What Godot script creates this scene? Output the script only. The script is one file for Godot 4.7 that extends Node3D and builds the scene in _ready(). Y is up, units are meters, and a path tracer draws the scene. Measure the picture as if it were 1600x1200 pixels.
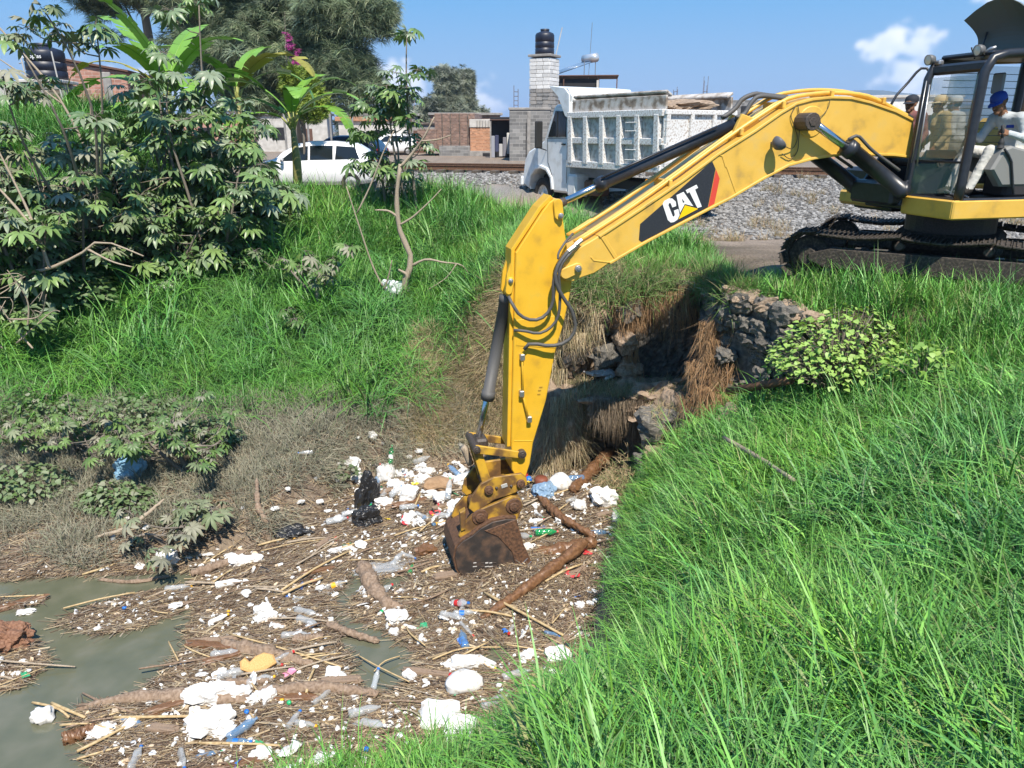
extends Node3D

const WL := -3.8          # level of the water
const EYE := Vector3(0, 1.9, 0)
var M := {}
var taken := {}
var made := []            # countable litter, labelled at the end
var marks := []           # things that labels can refer to
var ico := {}


class Bld:
	# collects shapes into one SurfaceTool; triangles are given counter-clockwise from outside
	var st := SurfaceTool.new()
	var xf := Transform3D.IDENTITY
	var n := 0
	func _init() -> void:
		st.begin(Mesh.PRIMITIVE_TRIANGLES)
		st.set_color(Color(1, 1, 1))
		st.set_smooth_group(-1)
	func soft(on := true) -> Bld:
		st.set_smooth_group(0 if on else -1)
		return self
	func paint(c: Color) -> Bld:
		st.set_color(c)
		return self
	func tri(a: Vector3, b: Vector3, c: Vector3) -> void:
		st.add_vertex(xf * a)
		st.add_vertex(xf * c)
		st.add_vertex(xf * b)
		n += 1
	func quad(a: Vector3, b: Vector3, c: Vector3, d: Vector3) -> void:
		tri(a, b, c)
		tri(a, c, d)
	func out(a: Vector3, b: Vector3, c: Vector3, mid: Vector3) -> void:
		if (b - a).cross(c - a).dot((a + b + c) / 3.0 - mid) < 0:
			tri(a, c, b)
		else:
			tri(a, b, c)
	func box(mid: Vector3, size: Vector3, bev := 0.0, turn := Basis.IDENTITY) -> Bld:
		var h := size * 0.5
		var b: float = min(bev, min(h.x, min(h.y, h.z)) * 0.9)
		var at := func(s: Vector3, axis: int) -> Vector3:
			var v := Vector3(s.x * (h.x - b), s.y * (h.y - b), s.z * (h.z - b))
			v[axis] = s[axis] * h[axis]
			return mid + turn * v
		for axis in 3:
			var p: int = (axis + 1) % 3
			var q: int = (axis + 2) % 3
			for s in [-1.0, 1.0]:
				var c := []
				for k in [[-1.0, -1.0], [1.0, -1.0], [1.0, 1.0], [-1.0, 1.0]]:
					var v := Vector3()
					v[axis] = s
					v[p] = k[0]
					v[q] = k[1]
					c.append(at.call(v, axis))
				out(c[0], c[1], c[2], mid)
				out(c[0], c[2], c[3], mid)
			if b > 0.0:
				for s in [-1.0, 1.0]:
					for t in [-1.0, 1.0]:
						var e := []
						for k in [-1.0, 1.0]:
							var v := Vector3()
							v[axis] = k
							v[p] = s
							v[q] = t
							e.append(at.call(v, p))
							e.append(at.call(v, q))
						out(e[0], e[1], e[3], mid)
						out(e[0], e[3], e[2], mid)
		if b > 0.0:
			for s in [-1.0, 1.0]:
				for t in [-1.0, 1.0]:
					for w in [-1.0, 1.0]:
						var v := Vector3(s, t, w)
						out(at.call(v, 0), at.call(v, 1), at.call(v, 2), mid)
		return self
	func tube(pts: Array, rads: Array, sides := 8, caps := true) -> Bld:
		var rings := []
		var up := Vector3(0.13, 0.97, 0.2).normalized()
		for i in pts.size():
			var d: Vector3 = (pts[min(i + 1, pts.size() - 1)] - pts[max(i - 1, 0)]).normalized()
			var x := up.cross(d)
			if x.length() < 0.05:
				x = Vector3(1, 0, 0.1).cross(d)
			x = x.normalized()
			var y := d.cross(x)
			up = y
			var r: float = rads[i] if i < rads.size() else rads[-1]
			var ring := []
			for k in sides:
				var a := TAU * k / sides
				ring.append(pts[i] + (x * cos(a) + y * sin(a)) * r)
			rings.append(ring)
		for i in pts.size() - 1:
			for k in sides:
				var l: int = (k + 1) % sides
				quad(rings[i][k], rings[i][l], rings[i + 1][l], rings[i + 1][k])
		if caps:
			for k in range(1, sides - 1):
				tri(rings[0][0], rings[0][k + 1], rings[0][k])
				tri(rings[-1][0], rings[-1][k], rings[-1][k + 1])
		return self
	func rod(a: Vector3, b: Vector3, r: float, sides := 12) -> Bld:
		return tube([a, b], [r, r], sides)
	func lathe(prof: Array, sides := 12, mid := Vector3.ZERO, turn := Basis.IDENTITY) -> Bld:
		for i in prof.size() - 1:
			for k in sides:
				var a := TAU * k / sides
				var b := TAU * (k + 1) / sides
				var p := func(q: Vector2, w: float) -> Vector3: return mid + turn * Vector3(q.x * cos(w), q.y, -q.x * sin(w))
				var p0: Vector3 = p.call(prof[i], a)
				var p1: Vector3 = p.call(prof[i], b)
				var p2: Vector3 = p.call(prof[i + 1], b)
				var p3: Vector3 = p.call(prof[i + 1], a)
				if prof[i].x > 0.0001:
					tri(p0, p1, p2)
				if prof[i + 1].x > 0.0001:
					tri(p0, p2, p3)
		return self
	func prism(poly: PackedVector2Array, z0: float, z1: float, bev := 0.0) -> Bld:
		# a plate: the outline in x and y, from z0 to z1, edges chamfered
		if not Geometry2D.is_polygon_clockwise(poly):
			pass
		else:
			poly.reverse()
		var m := poly.size()
		var inn := PackedVector2Array()
		for i in m:
			var e0 := (poly[i] - poly[(i + m - 1) % m]).normalized()
			var e1 := (poly[(i + 1) % m] - poly[i]).normalized()
			var n0 := Vector2(-e0.y, e0.x)
			var n1 := Vector2(-e1.y, e1.x)
			var mi := (n0 + n1)
			mi = mi / max(0.4, mi.length_squared() * 0.5)
			inn.append(poly[i] + mi * bev)
		var tr := Geometry2D.triangulate_polygon(inn)
		for i in range(0, tr.size(), 3):
			var a := inn[tr[i]]
			var b := inn[tr[i + 1]]
			var c := inn[tr[i + 2]]
			if (b - a).cross(c - a) < 0:
				var t := b
				b = c
				c = t
			tri(Vector3(a.x, a.y, z1), Vector3(b.x, b.y, z1), Vector3(c.x, c.y, z1))
			tri(Vector3(a.x, a.y, z0), Vector3(c.x, c.y, z0), Vector3(b.x, b.y, z0))
		for i in m:
			var j := (i + 1) % m
			var a := poly[i]
			var b := poly[j]
			quad(Vector3(a.x, a.y, z0 + bev), Vector3(b.x, b.y, z0 + bev), Vector3(b.x, b.y, z1 - bev), Vector3(a.x, a.y, z1 - bev))
			if bev > 0:
				var c := inn[i]
				var d := inn[j]
				quad(Vector3(a.x, a.y, z1 - bev), Vector3(b.x, b.y, z1 - bev), Vector3(d.x, d.y, z1), Vector3(c.x, c.y, z1))
				quad(Vector3(c.x, c.y, z0), Vector3(d.x, d.y, z0), Vector3(b.x, b.y, z0 + bev), Vector3(a.x, a.y, z0 + bev))
		return self
	func mesh() -> ArrayMesh:
		st.generate_normals()
		st.index()
		return st.commit()


func pl(a: Array) -> PackedVector2Array:
	var p := PackedVector2Array()
	for i in range(0, a.size(), 2):
		p.append(Vector2(a[i], a[i + 1]))
	return p


func numbered(n: String) -> String:
	if not taken.has(n):
		taken[n] = 0
		return n
	taken[n] += 1
	return "%s_%03d" % [n, taken[n]]


func tag(o: Node3D, label: String, category: String, group := "", kind := "") -> Node3D:
	if label: o.set_meta("label", label)
	if category: o.set_meta("category", category)
	if group: o.set_meta("group", group)
	if kind: o.set_meta("kind", kind)
	return o


func thing(called: String, label: String, category: String, at := Vector3.ZERO, turn := 0.0, group := "") -> Node3D:
	var o := Node3D.new()
	o.name = numbered(called)
	add_child(o)
	o.position = at
	o.rotation.y = turn
	tag(o, label, category, group)
	return o


func part(called: String, mesh, m: Material, parent: Node3D = null) -> MeshInstance3D:
	var o := MeshInstance3D.new()
	o.mesh = mesh.mesh() if mesh is Bld else mesh
	o.material_override = m
	if parent == null:
		o.name = numbered(called)
		add_child(o)
	else:
		o.name = called
		parent.add_child(o, true)
	return o


func structure(called: String, mesh, m: Material) -> MeshInstance3D:
	var o := part(called, mesh, m)
	o.set_meta("kind", "structure")
	return o


func copy(o: Node3D, label := "") -> Node3D:
	var c: Node3D = o.duplicate()
	c.name = numbered(str(o.name).rstrip("0123456789").rstrip("_"))
	add_child(c)
	if label: c.set_meta("label", label)
	return c


func scatter(called: String, mesh: Mesh, m: Material, xfs: Array, cols: Array, parent: Node3D = null) -> MultiMeshInstance3D:
	var mm := MultiMesh.new()
	mm.transform_format = MultiMesh.TRANSFORM_3D
	mm.use_colors = not cols.is_empty()
	mm.mesh = mesh
	mm.instance_count = xfs.size()
	for i in xfs.size():
		mm.set_instance_transform(i, xfs[i])
		if mm.use_colors:
			mm.set_instance_color(i, cols[i])
	var o := MultiMeshInstance3D.new()
	o.multimesh = mm
	o.material_override = m
	if parent == null:
		o.name = numbered(called)
		add_child(o)
	else:
		o.name = called
		parent.add_child(o, true)
	o.set_meta("kind", "stuff")
	return o


func ico_sphere(sub: int) -> Array:
	if ico.has(sub):
		return ico[sub]
	var v := []
	var f := []
	if sub == 0:
		var t := (1.0 + sqrt(5.0)) / 2.0
		for p in [[-1, t, 0], [1, t, 0], [-1, -t, 0], [1, -t, 0], [0, -1, t], [0, 1, t], [0, -1, -t], [0, 1, -t], [t, 0, -1], [t, 0, 1], [-t, 0, -1], [-t, 0, 1]]:
			v.append(Vector3(p[0], p[1], p[2]).normalized())
		f = [[0, 11, 5], [0, 5, 1], [0, 1, 7], [0, 7, 10], [0, 10, 11], [1, 5, 9], [5, 11, 4], [11, 10, 2], [10, 7, 6], [7, 1, 8], [3, 9, 4], [3, 4, 2], [3, 2, 6], [3, 6, 8], [3, 8, 9], [4, 9, 5], [2, 4, 11], [6, 2, 10], [8, 6, 7], [9, 8, 1]]
	else:
		var prev := ico_sphere(sub - 1)
		v = prev[0].duplicate()
		var mid := {}
		for q in prev[1]:
			var m := []
			for k in 3:
				var a: int = min(q[k], q[(k + 1) % 3])
				var b: int = max(q[k], q[(k + 1) % 3])
				var key := a * 100000 + b
				if not mid.has(key):
					mid[key] = v.size()
					v.append(((v[a] + v[b]) * 0.5).normalized())
				m.append(mid[key])
			f.append_array([[q[0], m[0], m[2]], [q[1], m[1], m[0]], [q[2], m[2], m[1]], [m[0], m[1], m[2]]])
	ico[sub] = [v, f]
	return ico[sub]


func blob(b: Bld, mid: Vector3, r: Vector3, sub: int, amp: float, freq: float, seed_: int, squareness := 2.0, turn := Basis.IDENTITY) -> void:
	# an uneven lump; squareness above 2 makes it a rounded block
	var nz := FastNoiseLite.new()
	nz.seed = seed_
	nz.frequency = freq
	nz.fractal_octaves = 3
	var s := ico_sphere(sub)
	var w := []
	for d in s[0]:
		var k := pow(pow(absf(d.x), squareness) + pow(absf(d.y), squareness) + pow(absf(d.z), squareness), -1.0 / squareness)
		k *= 1.0 + amp * nz.get_noise_3dv(d * 10.0)
		w.append(mid + turn * (d * k * r))
	for q in s[1]:
		b.tri(w[q[0]], w[q[1]], w[q[2]])


func noise(freq: float, seed_ := 1, oct := 4, kind := FastNoiseLite.TYPE_SIMPLEX_SMOOTH) -> FastNoiseLite:
	var n := FastNoiseLite.new()
	n.noise_type = kind
	n.frequency = freq
	n.seed = seed_
	n.fractal_octaves = oct
	return n


func ntex(n: FastNoiseLite, stops: Array, size := 512, normal := 0.0) -> NoiseTexture2D:
	var t := NoiseTexture2D.new()
	t.width = size
	t.height = size
	t.seamless = true
	t.noise = n
	if normal > 0:
		t.as_normal_map = true
		t.bump_strength = normal
	elif stops.size() > 0:
		var g := Gradient.new()
		var off := PackedFloat32Array()
		var col := PackedColorArray()
		for i in stops.size():
			off.append(stops[i][0])
			col.append(stops[i][1])
		g.offsets = off
		g.colors = col
		t.color_ramp = g
	return t


func lin(r: float, g: float, b: float) -> Color:
	return Color(r, g, b).linear_to_srgb()


func mat(c: Color, rough := 0.7, metal := 0.0) -> StandardMaterial3D:
	# c holds real-world (linear) base colours
	var m := StandardMaterial3D.new()
	m.albedo_color = c.linear_to_srgb()
	m.roughness = rough
	m.metallic = metal
	m.cull_mode = BaseMaterial3D.CULL_DISABLED
	return m


func grained(stops: Array, freq: float, scale_: float, rough := 0.7, bump := 0.0, seed_ := 1, oct := 5, kind := FastNoiseLite.TYPE_SIMPLEX_SMOOTH, world := false) -> StandardMaterial3D:
	# a surface whose colour runs through the stops (linear colours) with a seamless noise laid on three planes
	var m := mat(Color(1, 1, 1), rough)
	var s := []
	for k in stops:
		s.append([k[0], k[1].linear_to_srgb()])
	m.albedo_texture = ntex(noise(freq, seed_, oct, kind), s)
	m.uv1_triplanar = true
	m.uv1_world_triplanar = world
	m.uv1_scale = Vector3.ONE * scale_
	if bump > 0:
		m.normal_enabled = true
		m.normal_texture = ntex(noise(freq, seed_ + 7, oct, kind), [], 512, bump)
	return m


func vmat(rough := 0.7, back := Color(0, 0, 0)) -> StandardMaterial3D:
	# a surface that takes its colours from the vertices and the copies
	var m := mat(Color(1, 1, 1), rough)
	m.vertex_color_use_as_albedo = true
	if back != Color(0, 0, 0):
		m.backlight_enabled = true
		m.backlight = back.linear_to_srgb()
	return m


func smooth(a: float, b: float, x: float) -> float:
	return smoothstep(a, b, x)


func itp(x: float, xs: Array, ys: Array) -> float:
	if x <= xs[0]:
		return ys[0]
	for i in range(1, xs.size()):
		if x <= xs[i]:
			return ys[i - 1] + (ys[i] - ys[i - 1]) * (x - xs[i - 1]) / (xs[i] - xs[i - 1])
	return ys[-1]


func bez(a: Vector3, b: Vector3, c: Vector3, n: int) -> Array:
	var r := []
	for i in n + 1:
		var t := float(i) / n
		r.append(a.lerp(b, t).lerp(b.lerp(c, t), t))
	return r


func path(pts: Array, n: int) -> Array:
	# a smooth line through the points
	var c := Curve3D.new()
	for i in pts.size():
		var d: Vector3 = (pts[min(i + 1, pts.size() - 1)] - pts[max(i - 1, 0)]) / 6.0
		c.add_point(pts[i], -d, d)
	var r := []
	for i in n + 1:
		r.append(c.sample_baked(c.get_baked_length() * i / n, true))
	return r



# ---------------------------------------------------------------- the lie of the land
var FARSIDE := pl([-60, -7.6, -6.9, -9.0, -4.85, -9.3, -3.5, -9.9, -2.6, -11.6, -0.9, -12.7, 0.9, -12.9, 1.9, -12.8])
var NEARSIDE := pl([2.25, -12.5, 2.0, -11.5, 1.5, -10, 1.1, -8.3, 0.7, -6.3, -0.6, -5.4, -3, -4.9, -8, -4.4, -60, -3])
var FILL := pl([1.9, -12.95, 3.3, -12.95, 3.25, -11.0, 4.6, -8.2, 6.0, -6.8, 40, -4, 40, -60, 1.9, -60])
var BASIN := PackedVector2Array()
var bumps: FastNoiseLite


func away(line: PackedVector2Array, p: Vector2) -> float:
	var best := 1e9
	for i in line.size() - 1:
		var q := Geometry2D.get_closest_point_to_segment(p, line[i], line[i + 1])
		best = min(best, q.distance_squared_to(p))
	return sqrt(best)


func bare(x: float, z: float) -> float:
	# road and railway bank
	var t := (x - 10.8) * -0.2745 + (z + 24.8) * 0.961
	if t > 0:
		return itp(t, [1.5, 6.7], [0.5, -0.42])
	return itp(-t, [1.5, 3.5], [0.5, 0.2])


func ground(x: float, z: float) -> float:
	var far := -z
	if far > 62 or x > 39 or x < -59 or z > 3:
		return 0.2 if far > 30 else lerpf(0.1, 0.2, smooth(5, 30, far))
	var p := Vector2(x, z)
	var df := away(FARSIDE, p)
	var dn := away(NEARSIDE, p)
	if Geometry2D.is_point_in_polygon(p, BASIN):
		return WL - 0.5 * smooth(0, 1.2, min(df, dn))
	var ym := itp(far, [9.0, 10.0, 11.0, 12.9, 14.7, 17.7, 19.5, 20.5, 22.0], [-3.75, -3.55, -3.2, -2.6, -1.6, -0.7, 0.02, 0.16, -0.35])
	ym = min(ym, -3.75 + 1.6 * df)
	var ys := itp(far, [12.6, 13.0, 13.6, 14.2, 16.0], [-3.3, -2.4, -1.0, -0.6, -0.42])
	ys = min(ys, -3.75 + 3.5 * df)
	var yl := itp(far, [9.0, 10.0, 11.2, 12.7, 14.8, 17.0, 18.5, 19.5, 22.0, 25.0, 30.0], [-3.75, -3.4, -3.2, -2.4, -0.9, 0.6, 1.75, 2.1, 2.05, 1.3, 0.4])
	yl = min(yl, -3.75 + 1.6 * df)
	var b := bare(x, z)
	var h := lerpf(ym, ys, smooth(-1.3, 0.1, x))
	h = lerpf(h, b, smooth(20.5, 23, far))
	h = lerpf(h, yl, (1 - smooth(-9.8, -7.6, x)) * (1 - smooth(26, 31, far)))
	var near := itp(dn, [0.0, 0.3, 0.8, 1.6, 2.6, 3.8, 5.2, 7.0], [-3.75, -3.1, -2.5, -1.9, -1.4, -0.75, -0.2, 0.1])
	h = lerpf(h, near, smooth(-0.5, 0.5, df - dn))
	var infill := 0.0
	if Geometry2D.is_point_in_polygon(p, FILL):
		infill = smooth(0.0, 0.1 + 1.7 * smooth(-10.1, -8.9, z) * smooth(13.0, 11.5, far), away(FILL, p))
		h = lerpf(h, lerpf(-0.34 + 0.17 * smooth(0.3, 1.0, away(FILL, p)), b, smooth(13.5, 18, far)), infill)
	var rough := (0.16 + 0.16 * smooth(12, 14, far) * (1 - smooth(1.0, 2.5, x))) * (1 - smooth(18, 22, far)) * smooth(0.2, 1.0, min(df, dn)) * (1 - 0.7 * infill)
	return h + bumps.get_noise_2d(x, z) * rough


func onto(x: float, z: float, up := 0.0) -> Vector3:
	return Vector3(x, ground(x, z) + up, z)


func steps(from: float, to: float, fine0: float, fine1: float, fine: float, grow: float) -> Array:
	var r := []
	var x := fine0
	while x <= fine1:
		r.append(x)
		x += fine
	var d := fine
	while x < to:
		r.append(x)
		d *= grow
		x += d
	r.append(to)
	x = fine0 - fine
	d = fine
	while x > from:
		r.push_front(x)
		d *= grow
		x -= d
	r.push_front(from)
	return r


func build_land() -> void:
	BASIN = FARSIDE.duplicate()
	BASIN.append_array(NEARSIDE)
	bumps = noise(0.35, 5, 4)
	var patch := noise(0.22, 9, 4)
	var grain := noise(1.7, 12, 3)
	var xs := steps(-4000, 4000, -11.5, 9.0, 0.13, 1.18)
	var zs := steps(-6000, 60, -21.0, 2.0, 0.13, 1.18)
	var nx := xs.size()
	var nz := zs.size()
	var vs := PackedVector3Array()
	var cs := PackedColorArray()
	var ix := PackedInt32Array()
	var soil := Color(0.1, 0.08, 0.05)
	var mud := Color(0.26, 0.205, 0.15)
	var road := Color(0.34, 0.275, 0.215)
	var stone := Color(0.3, 0.285, 0.27)
	var clay := Color(0.36, 0.27, 0.19)
	for z in zs:
		for x in xs:
			var h := ground(x, z)
			vs.append(Vector3(x, h, z))
			var n := patch.get_noise_2d(x, z)
			var c := soil.lerp(mud, smooth(-0.2, 0.3, n))
			if h < -2.75:
				c = c.lerp(mud, smooth(-2.7, -3.3, h + n * 0.5))
			if x > -1.3 and x < 3 and z < -12.4 and z > -14.2:
				c = c.lerp(clay, smooth(-0.3, 0.3, n + 0.1))
			var t: float = (x - 10.8) * -0.2745 + (z + 24.8) * 0.961
			if -z > 14 and h > -1:
				c = c.lerp(road, smooth(15.5, 17.0, -z + n * 2) if x > 2 else smooth(20.5, 22.0, -z + n * 2))
				if t < 6.5 + n * 2 and t > -3:
					c = stone if x > 4 else road.lerp(stone, smooth(-0.3, 0.3, n))
			c = c * (1.0 + 0.25 * grain.get_noise_2d(x, z))
			cs.append(Color(c.r, c.g, c.b))
	for j in nz - 1:
		for i in nx - 1:
			var a := j * nx + i
			ix.append_array([a, a + 1, a + nx + 1, a, a + nx + 1, a + nx])
	var arr := []
	arr.resize(Mesh.ARRAY_MAX)
	arr[Mesh.ARRAY_VERTEX] = vs
	arr[Mesh.ARRAY_COLOR] = cs
	arr[Mesh.ARRAY_INDEX] = ix
	var m := ArrayMesh.new()
	m.add_surface_from_arrays(Mesh.PRIMITIVE_TRIANGLES, arr)
	var st := SurfaceTool.new()
	st.create_from(m, 0)
	st.generate_normals()
	var gm := vmat(0.95)
	gm.albedo_texture = ntex(noise(0.03, 3, 5), [[0.0, Color(0.62, 0.6, 0.58)], [0.5, Color(0.9, 0.89, 0.88)], [1.0, Color(1, 1, 1)]])
	gm.uv1_triplanar = true
	gm.uv1_world_triplanar = true
	gm.uv1_scale = Vector3.ONE * 0.9
	gm.normal_enabled = true
	gm.normal_texture = ntex(noise(0.05, 4, 5), [], 512, 9.0)
	structure("ground", st.commit(), gm)

	# murky water
	var w := Bld.new()
	w.quad(Vector3(-60, WL, -2.5), Vector3(5, WL, -2.5), Vector3(5, WL, -16), Vector3(-60, WL, -16))
	var wm := grained([[0.0, Color(0.1, 0.105, 0.066)], [0.5, Color(0.12, 0.122, 0.078)], [1.0, Color(0.15, 0.145, 0.1)]], 0.01, 0.4, 0.14, 0.0, 21, 3)
	wm.normal_enabled = true
	wm.normal_texture = ntex(noise(0.012, 33, 3), [], 512, 1.2)
	wm.normal_scale = 0.35
	structure("water", w, wm)

	# far hills
	var hn := noise(0.0011, 8, 4)
	var hb := Bld.new().soft()
	var rows := 7
	var cols := 90
	var g := []
	for j in rows:
		var line := []
		for i in cols:
			var x := -1200.0 + 4200.0 * i / (cols - 1)
			var peak := 62.0 + 60.0 * hn.get_noise_1d(x) + 40.0 * exp(-pow((x - 1240) / 260.0, 2)) - 25.0 * exp(-pow((x - 760) / 120.0, 2))
			peak *= smooth(200, 700, x) * 0.85 + 0.15
			var k := float(j) / (rows - 1)
			line.append(Vector3(x, peak * (1 - pow(1 - k, 2)) + 6 * hn.get_noise_2d(x * 5, k * 900) * k * (1 - k), -2200 - 700 * k))
		g.append(line)
	for j in rows - 1:
		for i in cols - 1:
			hb.quad(g[j][i], g[j][i + 1], g[j + 1][i + 1], g[j + 1][i])
	structure("hills", hb, grained([[0.0, Color(0.05, 0.075, 0.06)], [1.0, Color(0.13, 0.14, 0.1)]], 0.01, 0.002, 0.95, 0.0, 3))



# ---------------------------------------------------------------- camera, sky, sun
func build_light() -> void:
	var cam := Camera3D.new()
	cam.fov = 53.06
	cam.near = 0.05
	cam.far = 9000
	cam.position = EYE
	cam.rotation_degrees.x = -18.2
	add_child(cam)

	var env := Environment.new()
	env.background_mode = Environment.BG_SKY
	var sky := Sky.new()
	var pm := PanoramaSkyMaterial.new()
	pm.panorama = ImageTexture.create_from_image(sky_picture())
	sky.sky_material = pm
	env.sky = sky
	env.background_energy_multiplier = 1.0
	env.tonemap_mode = Environment.TONE_MAPPER_LINEAR
	env.tonemap_exposure = 1.45
	env.sdfgi_enabled = true
	env.ssao_enabled = true
	env.ssil_enabled = true
	env.fog_enabled = true
	env.fog_density = 0.00025
	env.fog_light_color = Color(0.66, 0.76, 0.9)
	var we := WorldEnvironment.new()
	we.environment = env
	add_child(we)

	var sun := DirectionalLight3D.new()
	sun.light_energy = 1.6
	sun.light_color = Color(1.0, 0.965, 0.91)
	sun.light_angular_distance = 0.5
	sun.shadow_enabled = true
	add_child(sun)
	sun.look_at_from_position(Vector3(1.34, 8.29, 5.43), Vector3.ZERO)


func sky_picture() -> Image:
	var w := 2048
	var h := 1024
	var im := Image.create(w, h, false, Image.FORMAT_RGBF)
	var top := Color(0.065, 0.22, 0.54)
	var mid := Color(0.112, 0.335, 0.63)
	var low := Color(0.36, 0.47, 0.62)
	for y in h:
		var el := 90.0 - 180.0 * (y + 0.5) / h
		var c := low.lerp(mid, pow(clampf(el / 9.5, 0, 1), 0.8)).lerp(top, smooth(9.0, 70.0, el))
		if el < 0:
			c = low.lerp(Color(0.25, 0.27, 0.25), smooth(0, -12, el))
		im.fill_rect(Rect2i(0, y, w, 1), c)
	# heaped clouds: direction (degrees right of the view, up) and size in degrees
	var puffs := [[24.3, 5.0, 1.7, 1.5], [25.8, 4.8, 1.5, 1.5], [25.4, 3.5, 2.2, 1.5], [26.8, 3.0, 1.7, 1.4], [26.4, 1.8, 2.6, 1.3], [30.2, 7.9, 2.4, 1.2], [32.6, 7.2, 2.2, 1.1],
		[31.2, 10.2, 1.3, 0.8], [33.4, 10.6, 2.6, 1.5], [36.0, 10.4, 2.6, 1.6], [39.0, 11.0, 3.0, 1.6], [44.0, 8.0, 4.0, 2.0],
		[-3.4, 2.2, 2.2, 1.8], [-2.2, 1.2, 2.8, 1.4], [-8.6, 3.6, 2.2, 1.7], [-7.2, 2.6, 2.4, 1.6], [-10, 1.6, 2.6, 1.4], [-25, 2.0, 6, 2],
		[70, 7, 8, 3], [95, 10, 9, 3], [130, 6, 9, 3], [165, 9, 9, 3], [-160, 7, 9, 3], [-120, 9, 9, 3], [-80, 6, 8, 3], [-55, 5, 6, 2.5]]
	var nz := noise(0.35, 41, 5)
	var n2 := noise(0.9, 17, 4)
	for p in puffs:
		var x0 := int((p[0] - p[2] * 2.0) / 360.0 * w)
		var x1 := int((p[0] + p[2] * 2.0) / 360.0 * w)
		var y0 := int((90.0 - p[1] - p[3] * 2.0) / 180.0 * h)
		var y1 := int((90.0 - p[1] + p[3] * 2.0) / 180.0 * h)
		for y in range(y0, y1 + 1):
			for x in range(x0, x1 + 1):
				var az := (x + 0.5) / w * 360.0
				var el := 90.0 - 180.0 * (y + 0.5) / h
				var d := Vector2((az - p[0]) / p[2], (el - p[1]) / p[3]).length()
				var n := nz.get_noise_2d(az, el * 1.5) + 0.35 * n2.get_noise_2d(az, el * 1.5)
				var a := smooth(0.1, 0.6, 1.0 - d + n * 0.75)
				if a <= 0.002 or el < 0:
					continue
				a *= smooth(0.0, 1.5, el) * 0.9
				var lit := clampf(0.55 + 0.35 * (el - p[1]) / p[3] + 0.5 * n, 0, 1)
				var cc := Color(0.56, 0.68, 0.86).lerp(Color(0.88, 0.9, 0.95), lit)
				var xx := posmod(x, w)
				im.set_pixel(xx, y, im.get_pixel(xx, y).lerp(cc, a))
	return im



# ---------------------------------------------------------------- plants
func grass_tuft(seed_: int, blades: int, height: float, spread: float, width: float, bend: float, segs: int, cols: Array, lean := 0.35) -> ArrayMesh:
	var r := RandomNumberGenerator.new()
	r.seed = seed_
	var b := Bld.new().soft()
	for i in blades:
		var a := r.randf() * TAU
		var d := spread * sqrt(r.randf())
		var p := Vector3(cos(a) * d, -0.03, sin(a) * d)
		var yaw := r.randf() * TAU
		var dir := Vector3(cos(yaw), 0, sin(yaw))
		var side := Vector3(-dir.z, 0, dir.x).rotated(Vector3.UP, r.randf_range(-0.5, 0.5))
		var l := height * r.randf_range(0.5, 1.15)
		var pitch := PI / 2 - absf(r.randfn(0, lean))
		var curl := bend * r.randf_range(0.3, 1.5) / segs
		var w := width * r.randf_range(0.6, 1.25)
		var c: Color = cols[r.randi() % cols.size()]
		b.paint(c * r.randf_range(0.8, 1.2))
		var prev := [p - side * w * 0.5, p + side * w * 0.5]
		for s in segs:
			p += (dir * cos(pitch) + Vector3.UP * sin(pitch)) * (l / segs)
			pitch -= curl
			var t := float(s + 1) / segs
			var ww := w * (1.0 - pow(t, 2.2)) * (1.1 if s == 0 else 1.0)
			if s == segs - 1:
				b.tri(prev[0], prev[1], p)
			else:
				var q := [p - side * ww * 0.5, p + side * ww * 0.5]
				b.quad(prev[0], prev[1], q[1], q[0])
				prev = q
	return b.mesh()


func sow(called: String, label: String, meshes: Array, m: Material, area: Rect2, pitch: float, accept: Callable, seed_: int, category := "grass") -> void:
	# accept(x, z, rng) gives [size, tint, tilt basis] or null
	var r := RandomNumberGenerator.new()
	r.seed = seed_
	var xfs := []
	var cols := []
	for k in meshes.size():
		xfs.append([])
		cols.append([])
	var x := area.position.x
	while x < area.end.x:
		var z := area.position.y
		while z < area.end.y:
			var px := x + r.randf() * pitch
			var pz := z + r.randf() * pitch
			var s = accept.call(px, pz, r)
			if s != null:
				var k := r.randi() % meshes.size()
				var bs := Basis(Vector3.UP, r.randf() * TAU).scaled(Vector3(s[0], s[0] * r.randf_range(0.8, 1.2), s[0]))
				if s.size() > 2:
					bs = s[2] * bs
				xfs[k].append(Transform3D(bs, onto(px, pz, -0.01)))
				cols[k].append(s[1])
			z += pitch
		x += pitch
	var root: Node3D = null
	for k in meshes.size():
		if root == null:
			root = scatter(called, meshes[k], m, xfs[k], cols[k])
			tag(root, label, category, "", "stuff")
		else:
			scatter("tufts", meshes[k], m, xfs[k], cols[k], root)


func downhill(x: float, z: float, amount: float) -> Basis:
	var e := 0.25
	var g := Vector3(ground(x - e, z) - ground(x + e, z), 0, ground(x, z - e) - ground(x, z + e)) / (2 * e)
	var l := g.length()
	if l < 0.05:
		return Basis.IDENTITY
	return Basis(Vector3.UP.cross(g / l).normalized(), amount * min(1.0, l))


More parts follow.
